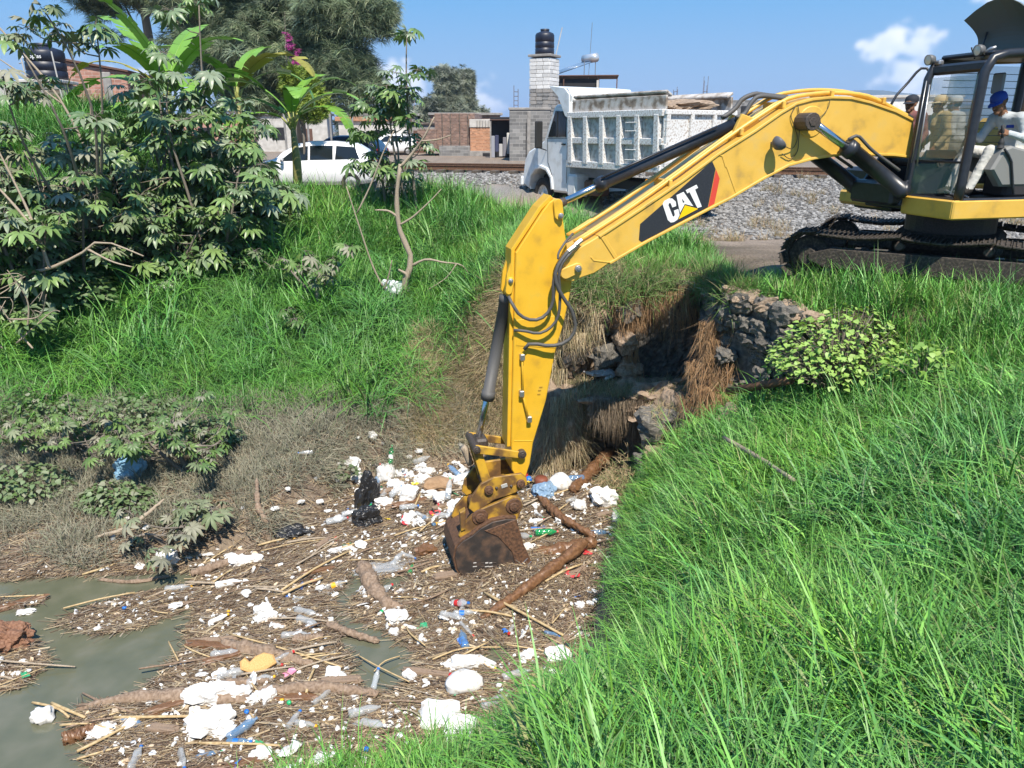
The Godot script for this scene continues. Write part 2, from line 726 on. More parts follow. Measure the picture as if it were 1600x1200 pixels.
func build_grass() -> void:
	var leafy := vmat(0.5, Color(0.05, 0.1, 0.015))
	var green := [Color(0.118, 0.310, 0.044), Color(0.150, 0.382, 0.058), Color(0.097, 0.253, 0.044), Color(0.192, 0.422, 0.081), Color(0.137, 0.325, 0.072), Color(0.206, 0.268, 0.093)]
	var deep := [Color(0.076, 0.215, 0.033), Color(0.106, 0.266, 0.044), Color(0.128, 0.301, 0.050), Color(0.091, 0.223, 0.056)]
	var dusty := [Color(0.27, 0.26, 0.185), Color(0.22, 0.215, 0.15), Color(0.31, 0.29, 0.215), Color(0.17, 0.19, 0.115), Color(0.28, 0.24, 0.17)]
	var straw := [Color(0.5, 0.38, 0.22), Color(0.4, 0.29, 0.17), Color(0.56, 0.45, 0.28), Color(0.3, 0.24, 0.13), Color(0.24, 0.25, 0.1)]
	var near := []
	var mid := []
	var mat_ := []
	var dry := []
	var verge := []
	for k in 5:
		near.append(grass_tuft(100 + k, 44 if k % 2 else 30, 0.55 + 0.08 * (k % 3), 0.14, 0.0105 if k % 2 else 0.017, 1.7, 5, green, 0.52))
	for k in 4:
		mid.append(grass_tuft(200 + k, 46, 0.6, 0.17, 0.012, 2.2, 5, deep, 0.45))
		verge.append(grass_tuft(300 + k, 42, 0.62, 0.18, 0.014, 1.3, 4, green, 0.38))
		mat_.append(grass_tuft(400 + k, 50, 0.42, 0.16, 0.009, 1.2, 4, dusty, 0.45))
		dry.append(grass_tuft(500 + k, 54, 0.5, 0.16, 0.007, 1.5, 4, straw, 0.5))
	var vary := noise(0.5, 61, 3)
	var tone := func(x: float, z: float, r: RandomNumberGenerator) -> Color:
		var n := vary.get_noise_2d(x, z)
		return Color(1.0 + 0.35 * n + r.randf_range(-0.12, 0.12), 1.0 + 0.22 * n + r.randf_range(-0.1, 0.1), 1.0 - 0.2 * n)
	sow("near_bank_grass", "long bright green grass covering the near bank on the right", near, leafy, Rect2(0.2, -12.2, 9.5, 11.6), 0.125, func(x, z, r):
		var p := Vector2(x, z)
		if Geometry2D.is_point_in_polygon(p, BASIN) or Geometry2D.is_point_in_polygon(p, FILL):
			return null
		var d := away(NEARSIDE, p)
		if d < (0.12 if z < -8.0 else 0.28) or away(FARSIDE, p) < d or away(FILL, p) < 0.15:
			return null
		if Vector2(x, z).length() < 1.25 or x / -z > 1.7:
			return null
		if z < -10.3 and x > 2.4 and r.randf() < 0.6:
			return null
		return [r.randf_range(0.65, 1.2) * (1 + 0.3 * vary.get_noise_2d(z, x)) * (0.8 if z < -10 else 1.0) * (0.65 + 0.35 * smooth(0.2, 1.3, d)), tone.call(x, z, r), downhill(x, z, 0.5)], 1)
	sow("water_edge_grass", "thin green grass leaning over the litter at the bottom edge", near, leafy, Rect2(-1.7, -6.0, 2.9, 2.8), 0.13, func(x, z, r):
		var p := Vector2(x, z)
		if Geometry2D.is_point_in_polygon(p, BASIN):
			return null
		if away(NEARSIDE, p) < 0.4 or (x < -0.6 and r.randf() < 0.6) or r.randf() < 0.25:
			return null
		return [r.randf_range(0.35, 0.7), tone.call(x, z, r), downhill(x, z, 0.5)], 2)
	sow("verge_grass", "bright green grass along the top of the wall in front of the excavator", verge, leafy, Rect2(0.6, -15.6, 11.5, 10.5), 0.14, func(x, z, r):
		var p := Vector2(x, z)
		if not Geometry2D.is_point_in_polygon(p, FILL) and not (z < -13.5 and z > -15.0 and x < 2.0):
			return null
		# kept off the ground the machine has worked: a strip follows the wall, widest on the right
		var d := away(FILL, p) if Geometry2D.is_point_in_polygon(p, FILL) else 0.0
		var lim := 0.9 + 0.35 * vary.get_noise_2d(x * 2, z * 2)
		if x > 3.3:
			lim = 1.25 + 0.5 * vary.get_noise_2d(x, z)
		if z > -9.9:
			lim = 4.0
		if z < -11.5 and x > 3.6:
			return null
		if d > lim:
			return null
		return [r.randf_range(0.5, 1.0) * (0.7 if z < -11 else 1.0), tone.call(x, z, r)], 3)
	sow("far_bank_grass", "long dark green grass on the slope of the far bank", mid, leafy, Rect2(-13.5, -19.2, 15.2, 8.0), 0.17, func(x, z, r):
		var h := ground(x, z)
		var n := vary.get_noise_2d(x * 1.5, z * 1.5)
		if h < -2.75 + 0.35 * n or (x > -0.7 and z > -14.0) or (x > -0.2 and z > -13.6):
			return null
		if Geometry2D.is_point_in_polygon(Vector2(x, z), FILL):
			return null
		if x > -1.5 and z > -13.6 + 0.8 * n:
			return null
		return [r.randf_range(0.7, 1.35) * (1 + 0.7 * n) * (1.7 if r.randf() < 0.06 else 1.0), tone.call(x, z, r), downhill(x, z, 0.55)], 4)
	sow("bank_top_grass", "bright green grass standing along the top of the far bank", verge, leafy, Rect2(-13.5, -22.3, 16.5, 4.6), 0.17, func(x, z, r):
		var n := vary.get_noise_2d(x * 1.3, z * 1.3)
		if z < -20.6 + 0.9 * n and x > -8.5:
			return null
		if x > 1.2 + n and z < -17:
			return null
		if Geometry2D.is_point_in_polygon(Vector2(x, z), FILL) and x > 2.6:
			return null
		return [r.randf_range(0.8, 1.45), tone.call(x, z, r)], 5)
	sow("slope_top_grass", "bright green grass on the slope beyond the excavator arm", verge, leafy, Rect2(-1.8, -18.0, 5.0, 4.2), 0.16, func(x, z, r):
		if z > -14.1 or (x > 2.2 and z < -15.5):
			return null
		return [r.randf_range(0.65, 1.2), tone.call(x, z, r)], 15)
	sow("levee_grass", "dull green grass and scrub on the high bank at the left", mid, leafy, Rect2(-22, -24, 14, 9), 0.27, func(x, z, r):
		if ground(x, z) < 0.2:
			return null
		return [r.randf_range(0.6, 1.0), tone.call(x, z, r) * Color(0.7, 0.58, 0.75)], 6)
	sow("matted_grass", "flattened grey-green grass coated with dried mud on the far bank", mat_, vmat(0.85), Rect2(-13, -13.7, 13.6, 5.0), 0.13, func(x, z, r):
		var h := ground(x, z)
		var n := vary.get_noise_2d(x * 1.5, z * 1.5)
		if h > -2.5 + 0.5 * n or h < -3.72 or (x > -0.6 and z < -12.6):
			return null
		var keep: float = smooth(-3.85, -3.1, h + 0.5 * n)
		if r.randf() > keep * 0.9 + (0.25 if x < -5.5 else 0.0):
			return null
		var c: float = r.randf_range(0.8, 1.2)
		return [r.randf_range(0.6, 1.1), Color(c, c, c), downhill(x, z, 1.1)], 7)
	sow("dry_bank_grass", "dry straw-coloured grass hanging on the steep bank behind the arm", dry, vmat(0.85), Rect2(-1.9, -14.4, 3.9, 1.8), 0.085, func(x, z, r):
		var h := ground(x, z)
		if h < -3.3 or h > -0.3:
			return null
		if x > 1.45 and h < -2.0 and r.randf() < 0.8:
			return null
		if x > 1.2 and x < 2.0 and h < -1.0 and h > -2.0 and r.randf() < 0.75:
			return null
		var c: float = r.randf_range(0.75, 1.2)
		return [r.randf_range(0.6, 1.1), Color(c, c, c), downhill(x, z, 1.6)], 8)
	sow("rail_bank_weeds", "dry pale weeds scattered on the gravel slope beside the railway", dry, vmat(0.85), Rect2(1, -24, 14, 7.5), 0.3, func(x, z, r):
		if z > -16 or vary.get_noise_2d(x * 1.2, z * 1.6) < 0.22:
			return null
		return [r.randf_range(0.5, 0.9), Color(0.9, 0.85, 0.8)], 9, "weeds")


# leaves -----------------------------------------------------------
func castor_leaf(seed_: int, lobes: int, fold: float) -> ArrayMesh:
	# palmate leaf, one unit from the stalk to the longest tip, lying in x and z with +z forward
	var r := RandomNumberGenerator.new()
	r.seed = seed_
	var b := Bld.new().soft()
	for i in lobes:
		var t := (i + 0.5) / lobes
		var a := lerpf(-2.75, 2.75, t)
		var l := (1.0 - 0.45 * pow(absf(a) / 2.75, 1.6)) * r.randf_range(0.9, 1.08)
		var d := Vector3(sin(a), 0, cos(a))
		var s := Vector3(d.z, 0, -d.x)
		var w := 0.115 * l + 0.035
		var droop := fold * r.randf_range(0.6, 1.3)
		var sec := [[0.0, 0.03, 0.0], [0.34, 0.75, 0.04], [0.62, 1.0, 0.03], [0.82, 0.6, -0.04]]
		var prev := []
		b.paint(Color(1, 1, 1) * r.randf_range(0.88, 1.1))
		for q in sec:
			var c: Vector3 = d * (q[0] * l) + Vector3(0, q[2] - droop * q[0] * q[0], 0)
			var e := [c - s * (w * q[1]) + Vector3(0, 0.05 * q[1], 0), c, c + s * (w * q[1]) + Vector3(0, 0.05 * q[1], 0)]
			if prev.size():
				b.quad(prev[0], prev[1], e[1], e[0])
				b.quad(prev[1], prev[2], e[2], e[1])
			prev = e
		var tip := d * l + Vector3(0, -droop - 0.06, 0)
		b.tri(prev[0], prev[1], tip)
		b.tri(prev[1], prev[2], tip)
	return b.mesh()


var castor_leaves := []


func leaf_at(parent: Node3D, mesh: Mesh, m: Material, at: Vector3, dir: Vector3, size: float, r: RandomNumberGenerator, called := "leaf") -> void:
	var f := dir.normalized()
	var up := (Vector3.UP + Vector3(r.randf_range(-0.6, 0.6), 0, r.randf_range(-0.6, 0.6))).normalized()
	if absf(f.dot(up)) > 0.95:
		up = Vector3(1, 0.2, 0)
	var x := up.cross(f).normalized()
	var y := f.cross(x)
	var o := part(called, mesh, m, parent)
	o.transform = Transform3D(Basis(x, y, f).scaled_local(Vector3.ONE * size), at)


func castor(label: String, at: Vector3, stems: Array, leaf_size: float, heads: int, seed_: int, mats: Array, called := "castor_plant", per := 8) -> Node3D:
	# stems: lists of points relative to the base, first the thickest
	var r := RandomNumberGenerator.new()
	r.seed = seed_
	var o := thing(called, label, "plant", at, 0, "broad-leaved plants on the far bank")
	var bark := Bld.new().soft()
	var grow := Vector3(1.15, 1.32, 1.15) if leaf_size > 0.26 else Vector3.ONE
	var low := 1 if leaf_size > 0.26 else 3
	for s in stems:
		var line := []
		for p in s:
			line.append(p * grow)
		var pts := path(line, 10)
		var r0: float = 0.045 if s.size() > 2 else 0.03
		var rads := []
		for i in 11:
			rads.append(lerpf(r0, 0.012, i / 10.0))
		bark.tube(pts, rads, 6)
		var ends := [pts[10]]
		for k in heads + (2 if low == 1 else 0):
			var i := r.randi_range(low + 1, 9)
			var a := r.randf() * TAU
			var l := r.randf_range(0.25, 0.75)
			var e: Vector3 = pts[i] + Vector3(cos(a) * l, r.randf_range(0.05, 0.5), sin(a) * l)
			bark.tube(bez(pts[i], pts[i] + Vector3(cos(a) * l * 0.7, 0.02, sin(a) * l * 0.7), e, 4), [0.014, 0.012, 0.01, 0.009, 0.008], 5)
			ends.append(e)
		for e in ends:
			for k in per:
				var a := TAU * (k + r.randf()) / per
				var el := r.randf_range(-0.5, 0.75)
				var d := Vector3(cos(a) * cos(el), sin(el), sin(a) * cos(el))
				var l := leaf_size * r.randf_range(0.5, 1.1)
				var q: Vector3 = e + d * l + Vector3(0, -0.05, 0)
				bark.tube([e, e + d * l * 0.6 + Vector3(0, 0.02, 0), q], [0.005, 0.004, 0.003], 4, false)
				var out := Vector3(d.x, r.randf_range(-0.75, 0.15), d.z)
				leaf_at(o, castor_leaves[r.randi() % castor_leaves.size()], mats[r.randi() % mats.size()], q, out, leaf_size * r.randf_range(0.45, 1.3), r)
	part("stem", bark, M.bark, o)
	return o


func twiggy(label: String, category: String, at: Vector3, limbs: Array, m: Material, called: String) -> Node3D:
	# bare limbs; each is [points, thick end, thin end], relative to the base
	var o := thing(called, label, category, at)
	for k in limbs.size():
		var l = limbs[k]
		var n := 12
		var pts := path(l[0], n)
		var rads := []
		for i in n + 1:
			rads.append(lerpf(l[1], l[2], float(i) / n) * (1.0 + 0.12 * sin(i * 2.3 + k)))
		var b := Bld.new().soft()
		b.tube(pts, rads, 7)
		part("trunk" if k == 0 else "branch", b, m, o)
	return o


func banana_leaf(seed_: int, length: float, width: float, droop: float) -> ArrayMesh:
	# a midrib along +z that arches over, the blade torn into strips
	var r := RandomNumberGenerator.new()
	r.seed = seed_
	var b := Bld.new()
	var n := 20
	var c := []
	var p := Vector3.ZERO
	var pitch := 0.4
	for i in n + 1:
		c.append(p)
		p += Vector3(0, sin(pitch), cos(pitch)) * (length / n)
		pitch -= droop / n * (0.5 + 1.1 * i / n)
	for s in [-1.0, 1.0]:
		var i := 0
		while i < n:
			var run := r.randi_range(1, 3)
			var j: int = min(n, i + run)
			var dip := r.randf_range(0.0, 0.3) if r.randf() < 0.8 else r.randf_range(0.35, 0.7)
			b.paint(Color(1, 1, 1) * r.randf_range(0.85, 1.12))
			for k in range(i, j):
				var w0 := width * sqrt(sin(PI * clampf(0.06 + 0.93 * k / n, 0, 1)))
				var w1 := width * sqrt(sin(PI * clampf(0.06 + 0.93 * (k + 1) / n, 0, 1)))
				var fwd: Vector3 = (c[k + 1] - c[k]).normalized()
				var up := fwd.cross(Vector3(1, 0, 0)) * -1.0
				var lift := 0.25 - dip
				var gap: Vector3 = fwd * (length / n * 0.06)
				var e0: Vector3 = c[k] + Vector3(s * w0, 0, 0) + up * -absf(w0) * -lift * 0.6 + (gap if k == i else Vector3.ZERO) + fwd * w0 * 0.25
				var e1: Vector3 = c[k + 1] + Vector3(s * w1, 0, 0) + up * absf(w1) * lift * 0.6 - (gap if k == j - 1 else Vector3.ZERO) + fwd * w1 * 0.25
				b.quad(c[k], c[k + 1], e1, e0)
			i = j
	b.paint(Color(1.6, 1.5, 1.2)).soft()
	var rads := []
	for i in n + 1:
		rads.append(lerpf(0.022, 0.004, float(i) / n))
	b.tube(c, rads, 5)
	return b.mesh()


func banana(label: String, at: Vector3, height: float, leaves: Array, seed_: int) -> void:
	# leaves: [turn in degrees, start pitch lift, length, droop]
	var r := RandomNumberGenerator.new()
	r.seed = seed_
	var o := thing("banana_plant", label, "plant", at, 0, "banana plants behind the bank")
	var b := Bld.new().soft()
	b.tube([Vector3(0, -0.2, 0), Vector3(0.03, height * 0.5, 0), Vector3(0, height, 0)], [0.13, 0.11, 0.06], 10)
	part("stem", b, grained([[0.0, Color(0.12, 0.1, 0.04)], [0.5, Color(0.25, 0.24, 0.08)], [1.0, Color(0.35, 0.33, 0.13)]], 0.03, 2.0, 0.6, 0.0, 5), o)
	for k in leaves.size():
		var l = leaves[k]
		var m := banana_leaf(seed_ + k, l[2] * 1.5, l[2] * 0.18, l[3] * 1.1)
		var s := Bld.new().soft()
		var turn := Basis(Vector3.UP, deg_to_rad(l[0])) * Basis(Vector3(1, 0, 0), -l[1])
		var from := Vector3(0, height - 0.12, 0)
		var rise := turn * Vector3(0, 0.26, 0.26)
		s.tube([from, from + rise * 0.6 + Vector3(0, 0.1, 0), from + rise + Vector3(0, 0.12, 0)], [0.04, 0.028, 0.022], 6)
		var leaf := part("leaf", m, M.banana if r.randf() > 0.12 else M.banana_old, o)
		leaf.transform = Transform3D(turn, from + rise + Vector3(0, 0.12, 0))
		part("stalk", s, M.banana_rib, leaf)
		leaf.get_child(0).transform = leaf.transform.affine_inverse()


func spray(seed_: int, needles: int, length: float, width: float, sag: float, cols: Array) -> ArrayMesh:
	var r := RandomNumberGenerator.new()
	r.seed = seed_
	var b := Bld.new()
	for i in needles:
		var a := r.randf() * TAU
		var el := r.randf_range(-0.7, 0.8)
		var d := Vector3(cos(a) * cos(el), sin(el), sin(a) * cos(el))
		var s := d.cross(Vector3(r.randf(), r.randf(), r.randf() + 0.1)).normalized() * width
		var from := d * length * r.randf_range(0.0, 0.3) + Vector3(r.randf_range(-0.2, 0.2), r.randf_range(-0.2, 0.2), r.randf_range(-0.2, 0.2)) * length
		var mid := from + d * length * 0.5
		var tip := mid + (d * 0.4 + Vector3(0, -sag, 0)) * length
		b.paint(cols[r.randi() % cols.size()] * r.randf_range(0.75, 1.25))
		b.quad(from - s, from + s, mid + s, mid - s)
		b.tri(mid - s, mid + s, tip)
	return b.mesh()


func tree(label: String, called: String, at: Vector3, height: float, lobes: Array, sprays: Array, per: int, size: float, seed_: int, trunk: float) -> void:
	# lobes: [centre relative to the base, radii]
	var r := RandomNumberGenerator.new()
	r.seed = seed_
	var o := thing(called, label, "tree", at)
	var b := Bld.new().soft()
	b.tube([Vector3(0, -0.3, 0), Vector3(0.1, height * 0.35, 0.05), Vector3(-0.1, height * 0.7, 0), Vector3(0, height * 0.95, 0)], [trunk, trunk * 0.75, trunk * 0.45, trunk * 0.12], 9)
	for l in lobes:
		var c: Vector3 = l[0]
		var root := Vector3(0, c.y * 0.6, 0)
		b.tube(bez(root, Vector3(c.x * 0.5, c.y * 0.75, c.z * 0.5), c + Vector3(0, l[1].y * 0.4, 0), 5), [trunk * 0.35, trunk * 0.25, trunk * 0.18, trunk * 0.12, trunk * 0.08, trunk * 0.04], 6)
		for k in 5:
			var a := r.randf() * TAU
			b.tube(bez(c * 0.92, c, c + Vector3(cos(a) * l[1].x * 0.8, r.randf_range(-0.4, 0.7) * l[1].y, sin(a) * l[1].z * 0.8), 3), [trunk * 0.12, trunk * 0.08, trunk * 0.05, trunk * 0.02], 5)
	part("trunk", b, M.bark, o)
	var sets := []
	for k in sprays.size():
		sets.append([[], []])
	for l in lobes:
		var hubs := []
		for c in 8:
			hubs.append(l[0] + Vector3(r.randfn(), r.randfn(), r.randfn()).normalized() * r.randf_range(0.45, 0.95) * l[1])
		for c in per:
			# clumps round a few hubs, each a handful of sprays
			var d := Vector3(r.randfn(), r.randfn(), r.randfn()) * 0.27
			var mid: Vector3 = hubs[c % 8] + d * l[1]
			var tint := r.randf_range(0.75, 1.25)
			for j in 7:
				var k := r.randi() % sprays.size()
				var p := mid + Vector3(r.randfn(), r.randfn() * 0.8, r.randfn()) * size * 0.55
				sets[k][0].append(Transform3D(Basis(Vector3.UP, r.randf() * TAU).scaled(Vector3.ONE * size * r.randf_range(0.6, 1.1)), p))
				sets[k][1].append(Color(tint, tint, tint * r.randf_range(0.9, 1.1)))
	for k in sprays.size():
		scatter("crown", sprays[k], M.leafage, sets[k][0], sets[k][1], o)


func leafy_bush(label: String, called: String, category: String, at: Vector3, size: Vector3, count: int, leaf: float, cols: Array, seed_: int) -> void:
	# a low plant of many heart-shaped leaves on thin stems
	var r := RandomNumberGenerator.new()
	r.seed = seed_
	var o := thing(called, label, category, at)
	var lm := Bld.new().soft()
	lm.quad(Vector3(0, 0, 0), Vector3(0, -0.03, 0.55), Vector3(0.42, 0.06, 0.42), Vector3(0.36, 0.05, 0.06))
	lm.quad(Vector3(0, 0, 0), Vector3(-0.36, 0.05, 0.06), Vector3(-0.42, 0.06, 0.42), Vector3(0, -0.03, 0.55))
	lm.tri(Vector3(0, -0.03, 0.55), Vector3(0, -0.12, 1.0), Vector3(0.42, 0.06, 0.42))
	lm.tri(Vector3(0, -0.03, 0.55), Vector3(-0.42, 0.06, 0.42), Vector3(0, -0.12, 1.0))
	var mesh := lm.mesh()
	var ms := []
	for c in cols:
		var m := mat(c, 0.5)
		m.backlight_enabled = true
		m.backlight = Color(c.r * 0.6, c.g * 0.6, c.b * 0.3).linear_to_srgb()
		ms.append(m)
	var st := Bld.new().soft()
	var many := []
	for k in count:
		var a := r.randf() * TAU
		var q := sqrt(r.randf())
		var p := Vector3(cos(a) * q * size.x, size.y * (1 - 0.7 * q * q) * r.randf_range(0.35, 1.05), sin(a) * q * size.z)
		if k % 4 == 0:
			st.tube(bez(Vector3(p.x * 0.3, -0.1, p.z * 0.3), Vector3(p.x * 0.5, p.y * 0.7, p.z * 0.5), p, 3), [0.008, 0.006, 0.005, 0.003], 4)
		var f := Vector3(cos(a) + r.randfn() * 0.5, r.randf_range(-0.8, 0.3), sin(a) + r.randfn() * 0.5)
		if k >= 280:
			f = f.normalized()
			var x := (Vector3.UP + Vector3(r.randfn(), 0, r.randfn()) * 0.3).cross(f).normalized()
			many.append(Transform3D(Basis(x, f.cross(x), f).scaled_local(Vector3.ONE * leaf * r.randf_range(0.6, 1.2)), p))
			continue
		leaf_at(o, mesh, ms[r.randi() % ms.size()], p, f, leaf * r.randf_range(0.6, 1.2), r)
	if many.size():
		scatter("foliage", mesh, ms[0], many, [], o)
	part("stem", st, M.bark, o)


func build_plants() -> void:
	M.bark = grained([[0.0, Color(0.09, 0.075, 0.06)], [0.5, Color(0.2, 0.17, 0.135)], [1.0, Color(0.33, 0.29, 0.24)]], 0.03, 3.0, 0.85, 3.0, 51)
	M.pale_bark = grained([[0.0, Color(0.2, 0.15, 0.1)], [0.5, Color(0.36, 0.29, 0.21)], [1.0, Color(0.5, 0.43, 0.34)]], 0.03, 3.0, 0.8, 3.0, 52)
	M.leafage = vmat(0.6, Color(0.02, 0.03, 0.015))
	M.banana = vmat(0.4, Color(0.08, 0.14, 0.01))
	M.banana.albedo_color = lin(0.17, 0.34, 0.045)
	M.banana_old = vmat(0.6, Color(0.1, 0.1, 0.01))
	M.banana_old.albedo_color = lin(0.3, 0.28, 0.05)
	M.banana_rib = mat(Color(0.35, 0.36, 0.1), 0.5)
	for k in 4:
		castor_leaves.append(castor_leaf(70 + k, 8 + k % 2, 0.18 + 0.06 * k))
	var cl := []
	for c in [Color(0.12, 0.19, 0.08), Color(0.17, 0.235, 0.12), Color(0.1, 0.18, 0.05), Color(0.22, 0.27, 0.17), Color(0.15, 0.24, 0.07), Color(0.19, 0.29, 0.09)]:
		var m := vmat(0.4, Color(0.06, 0.12, 0.02))
		m.albedo_color = c.linear_to_srgb()
		cl.append(m)
	var fresh := []
	for c in [Color(0.12, 0.2, 0.05), Color(0.16, 0.25, 0.07), Color(0.09, 0.16, 0.045)]:
		var m := vmat(0.45, Color(0.06, 0.12, 0.01))
		m.albedo_color = c.linear_to_srgb()
		fresh.append(m)
	var dull := []
	for c in [Color(0.15, 0.19, 0.09), Color(0.2, 0.225, 0.125), Color(0.25, 0.245, 0.17)]:
		var m := vmat(0.6, Color(0.03, 0.05, 0.01))
		m.albedo_color = c.linear_to_srgb()
		dull.append(m)

	var stems_of := func(a: Array) -> Array:
		var r := []
		for s in a:
			var q := []
			for p in s:
				q.append(p)
			r.append(q)
		return r
	# the tall thicket on the left, clump by clump
	castor("tallest dusty castor plant, on the bank in front of the banana plants", Vector3(-6.041,-0.934,-17.051), [
		[Vector3(0, -0.2, 0), Vector3(-0.2, 1.3, 0.1), Vector3(-0.35, 2.7, -0.1), Vector3(-0.25, 4.0, -0.1)],
		[Vector3(0, -0.2, 0), Vector3(0.45, 1.1, 0.2), Vector3(0.55, 2.2, 0.0)],
		[Vector3(0, -0.2, 0), Vector3(-0.7, 1.0, 0.4), Vector3(-1.0, 2.5, 0.3), Vector3(-0.9, 3.3, 0.2)]], 0.31, 6, 1, cl)
	castor("grey-green castor plant with wide leaves left of the tallest one", Vector3(-7.28,-0.797,-17.534), [
		[Vector3(0, -0.2, 0), Vector3(-0.3, 1.0, 0.1), Vector3(-0.5, 2.5, 0.0)],
		[Vector3(0, -0.2, 0), Vector3(0.3, 0.8, 0.2), Vector3(0.2, 1.9, 0.3)],
		[Vector3(0, -0.2, 0), Vector3(-0.7, 0.8, 0.2), Vector3(-1.2, 1.7, 0.2)]], 0.3, 6, 2, cl)
	castor("castor plant whose top stands left of the white car", Vector3(-5.913,-0.7,-17.85), [
		[Vector3(0, -0.2, 0), Vector3(0.0, 0.9, 0.1), Vector3(-0.05, 1.7, 0.0)],
		[Vector3(0, -0.2, 0), Vector3(-0.3, 0.7, 0.2), Vector3(-0.4, 1.4, 0.2)]], 0.27, 5, 3, cl)
	castor("dense castor plant in the middle of the thicket", Vector3(-7.981,-0.935,-16.63), [
		[Vector3(0, -0.2, 0), Vector3(-0.2, 1.0, 0.1), Vector3(-0.3, 2.0, 0.2)],
		[Vector3(0, -0.2, 0), Vector3(0.4, 0.8, 0.3), Vector3(0.8, 1.5, 0.3)],
		[Vector3(0, -0.2, 0), Vector3(-0.8, 0.7, 0.2), Vector3(-1.2, 1.4, 0.3)]], 0.29, 6, 4, cl)
	castor("castor plant with thick grey trunk at the left edge", Vector3(-8.817,-1.691,-13.998), [
		[Vector3(0, -0.2, 0), Vector3(-0.25, 0.8, 0.0), Vector3(-0.5, 2.0, 0.0), Vector3(-0.9, 2.9, 0.0)],
		[Vector3(0, -0.2, 0), Vector3(0.3, 0.7, 0.2), Vector3(0.5, 1.5, 0.2)],
		[Vector3(0, -0.2, 0), Vector3(-0.6, 0.6, 0.3), Vector3(-0.9, 1.5, 0.4)]], 0.28, 6, 5, cl)
	castor("castor plant with reddish young leaves below the grassy ridge", Vector3(-8.587,-1.082,-15.235), [
		[Vector3(0, -0.2, 0), Vector3(-0.3, 0.9, 0.0), Vector3(-0.4, 2.0, 0.1)],
		[Vector3(0, -0.2, 0), Vector3(0.3, 0.7, 0.3), Vector3(0.5, 1.7, 0.3)],
		[Vector3(0, -0.2, 0), Vector3(-0.9, 0.8, 0.3), Vector3(-1.4, 1.8, 0.2)]], 0.28, 6, 6, cl + dull)
	var b0: Vector3 = Vector3(-8.697,-0.574,-16.114)
	castor("slender castor plant against the sky in the top left corner", b0, [
		[Vector3(0, -0.2, 0), Vector3(-7.613,1.842,-14.8) - b0, Vector3(-7.566,3.004,-14.4) - b0, Vector3(-7.721,3.777,-14) - b0],
		[Vector3(0, -0.2, 0), Vector3(-7.829,1.737,-14.2) - b0, Vector3(-8.196,3.329,-13.8) - b0],
		[Vector3(0, -0.2, 0), Vector3(-7.44,2.174,-14.8) - b0, Vector3(-7.207,3.636,-14.6) - b0],
		[Vector3(0, -0.2, 0), Vector3(-8.341,1.637,-13.8) - b0, Vector3(-8.124,2.723,-13.2) - b0]], 0.25, 2, 7, cl + dull)
	castor("low castor plant beside the cut stump on the grass slope", Vector3(-3.853,-1.389,-15.444), [
		[Vector3(0, -0.2, 0), Vector3(0.1, 0.5, 0.1), Vector3(0.25, 0.85, 0.1)],
		[Vector3(0, -0.2, 0), Vector3(-0.4, 0.4, 0.1), Vector3(-0.75, 0.85, 0.1)]], 0.2, 4, 8, fresh + dull, "castor_plant", 6)
	castor("castor plant with spiny seed heads in the heart of the thicket", Vector3(-6.352,-1.152,-16.282), [
		[Vector3(0, -0.2, 0), Vector3(-0.2, 1.2, 0.1), Vector3(-0.4, 2.4, 0.2), Vector3(-0.3, 3.1, 0.1)],
		[Vector3(0, -0.2, 0), Vector3(0.5, 1.0, 0.2), Vector3(0.8, 2.0, 0.1)],
		[Vector3(0, -0.2, 0), Vector3(-0.6, 0.7, 0.4), Vector3(-0.9, 1.4, 0.5)]], 0.27, 6, 16, cl)
	castor("leafy castor plant low in front of the heart of the thicket", Vector3(-7.198,-1.234,-15.994), [
		[Vector3(0, -0.2, 0), Vector3(-0.1, 0.7, 0.1), Vector3(-0.3, 1.3, 0.2)],
		[Vector3(0, -0.2, 0), Vector3(0.5, 0.6, 0.2), Vector3(0.9, 1.1, 0.2)],
		[Vector3(0, -0.2, 0), Vector3(-0.6, 0.6, 0.2), Vector3(-0.9, 1.0, 0.3)]], 0.27, 6, 17, cl)
	castor("dull castor plant below the lettered water tank", Vector3(-9.156,-0.505,-15.64), [
		[Vector3(0, -0.2, 0), Vector3(-0.2, 0.9, 0.1), Vector3(-0.5, 1.9, 0.2)],
		[Vector3(0, -0.2, 0), Vector3(0.5, 0.8, 0.2), Vector3(0.9, 1.6, 0.2)],
		[Vector3(0, -0.2, 0), Vector3(-0.8, 0.7, 0.2), Vector3(-1.4, 1.4, 0.3)]], 0.27, 6, 18, cl + dull)
	castor("castor plant leaning out of the frame at the far left", Vector3(-9.835,-0.776,-14.971), [
		[Vector3(0, -0.2, 0), Vector3(-0.2, 0.9, 0.1), Vector3(-0.4, 2.1, 0.2)],
		[Vector3(0, -0.2, 0), Vector3(0.4, 0.8, 0.2), Vector3(0.5, 1.5, 0.3)]], 0.27, 6, 19, cl)
	castor("low shaded castor plant below the white car", Vector3(-5.721,-0.378,-18.815), [
		[Vector3(0, -0.2, 0), Vector3(-0.2, 0.4, 0.1), Vector3(-0.4, 0.8, 0.1)],
		[Vector3(0, -0.2, 0), Vector3(0.1, 0.4, 0.1), Vector3(0.2, 0.7, 0.0)]], 0.27, 5, 20, cl)
	castor("dark castor plant behind the tallest one", Vector3(-7.035,-0.378,-18.815), [
		[Vector3(0, -0.2, 0), Vector3(-0.2, 1.2, 0.1), Vector3(-0.6, 2.6, 0.2)],
		[Vector3(0, -0.2, 0), Vector3(0.4, 1.1, 0.1), Vector3(0.6, 2.2, 0.0)]], 0.29, 6, 21, cl)
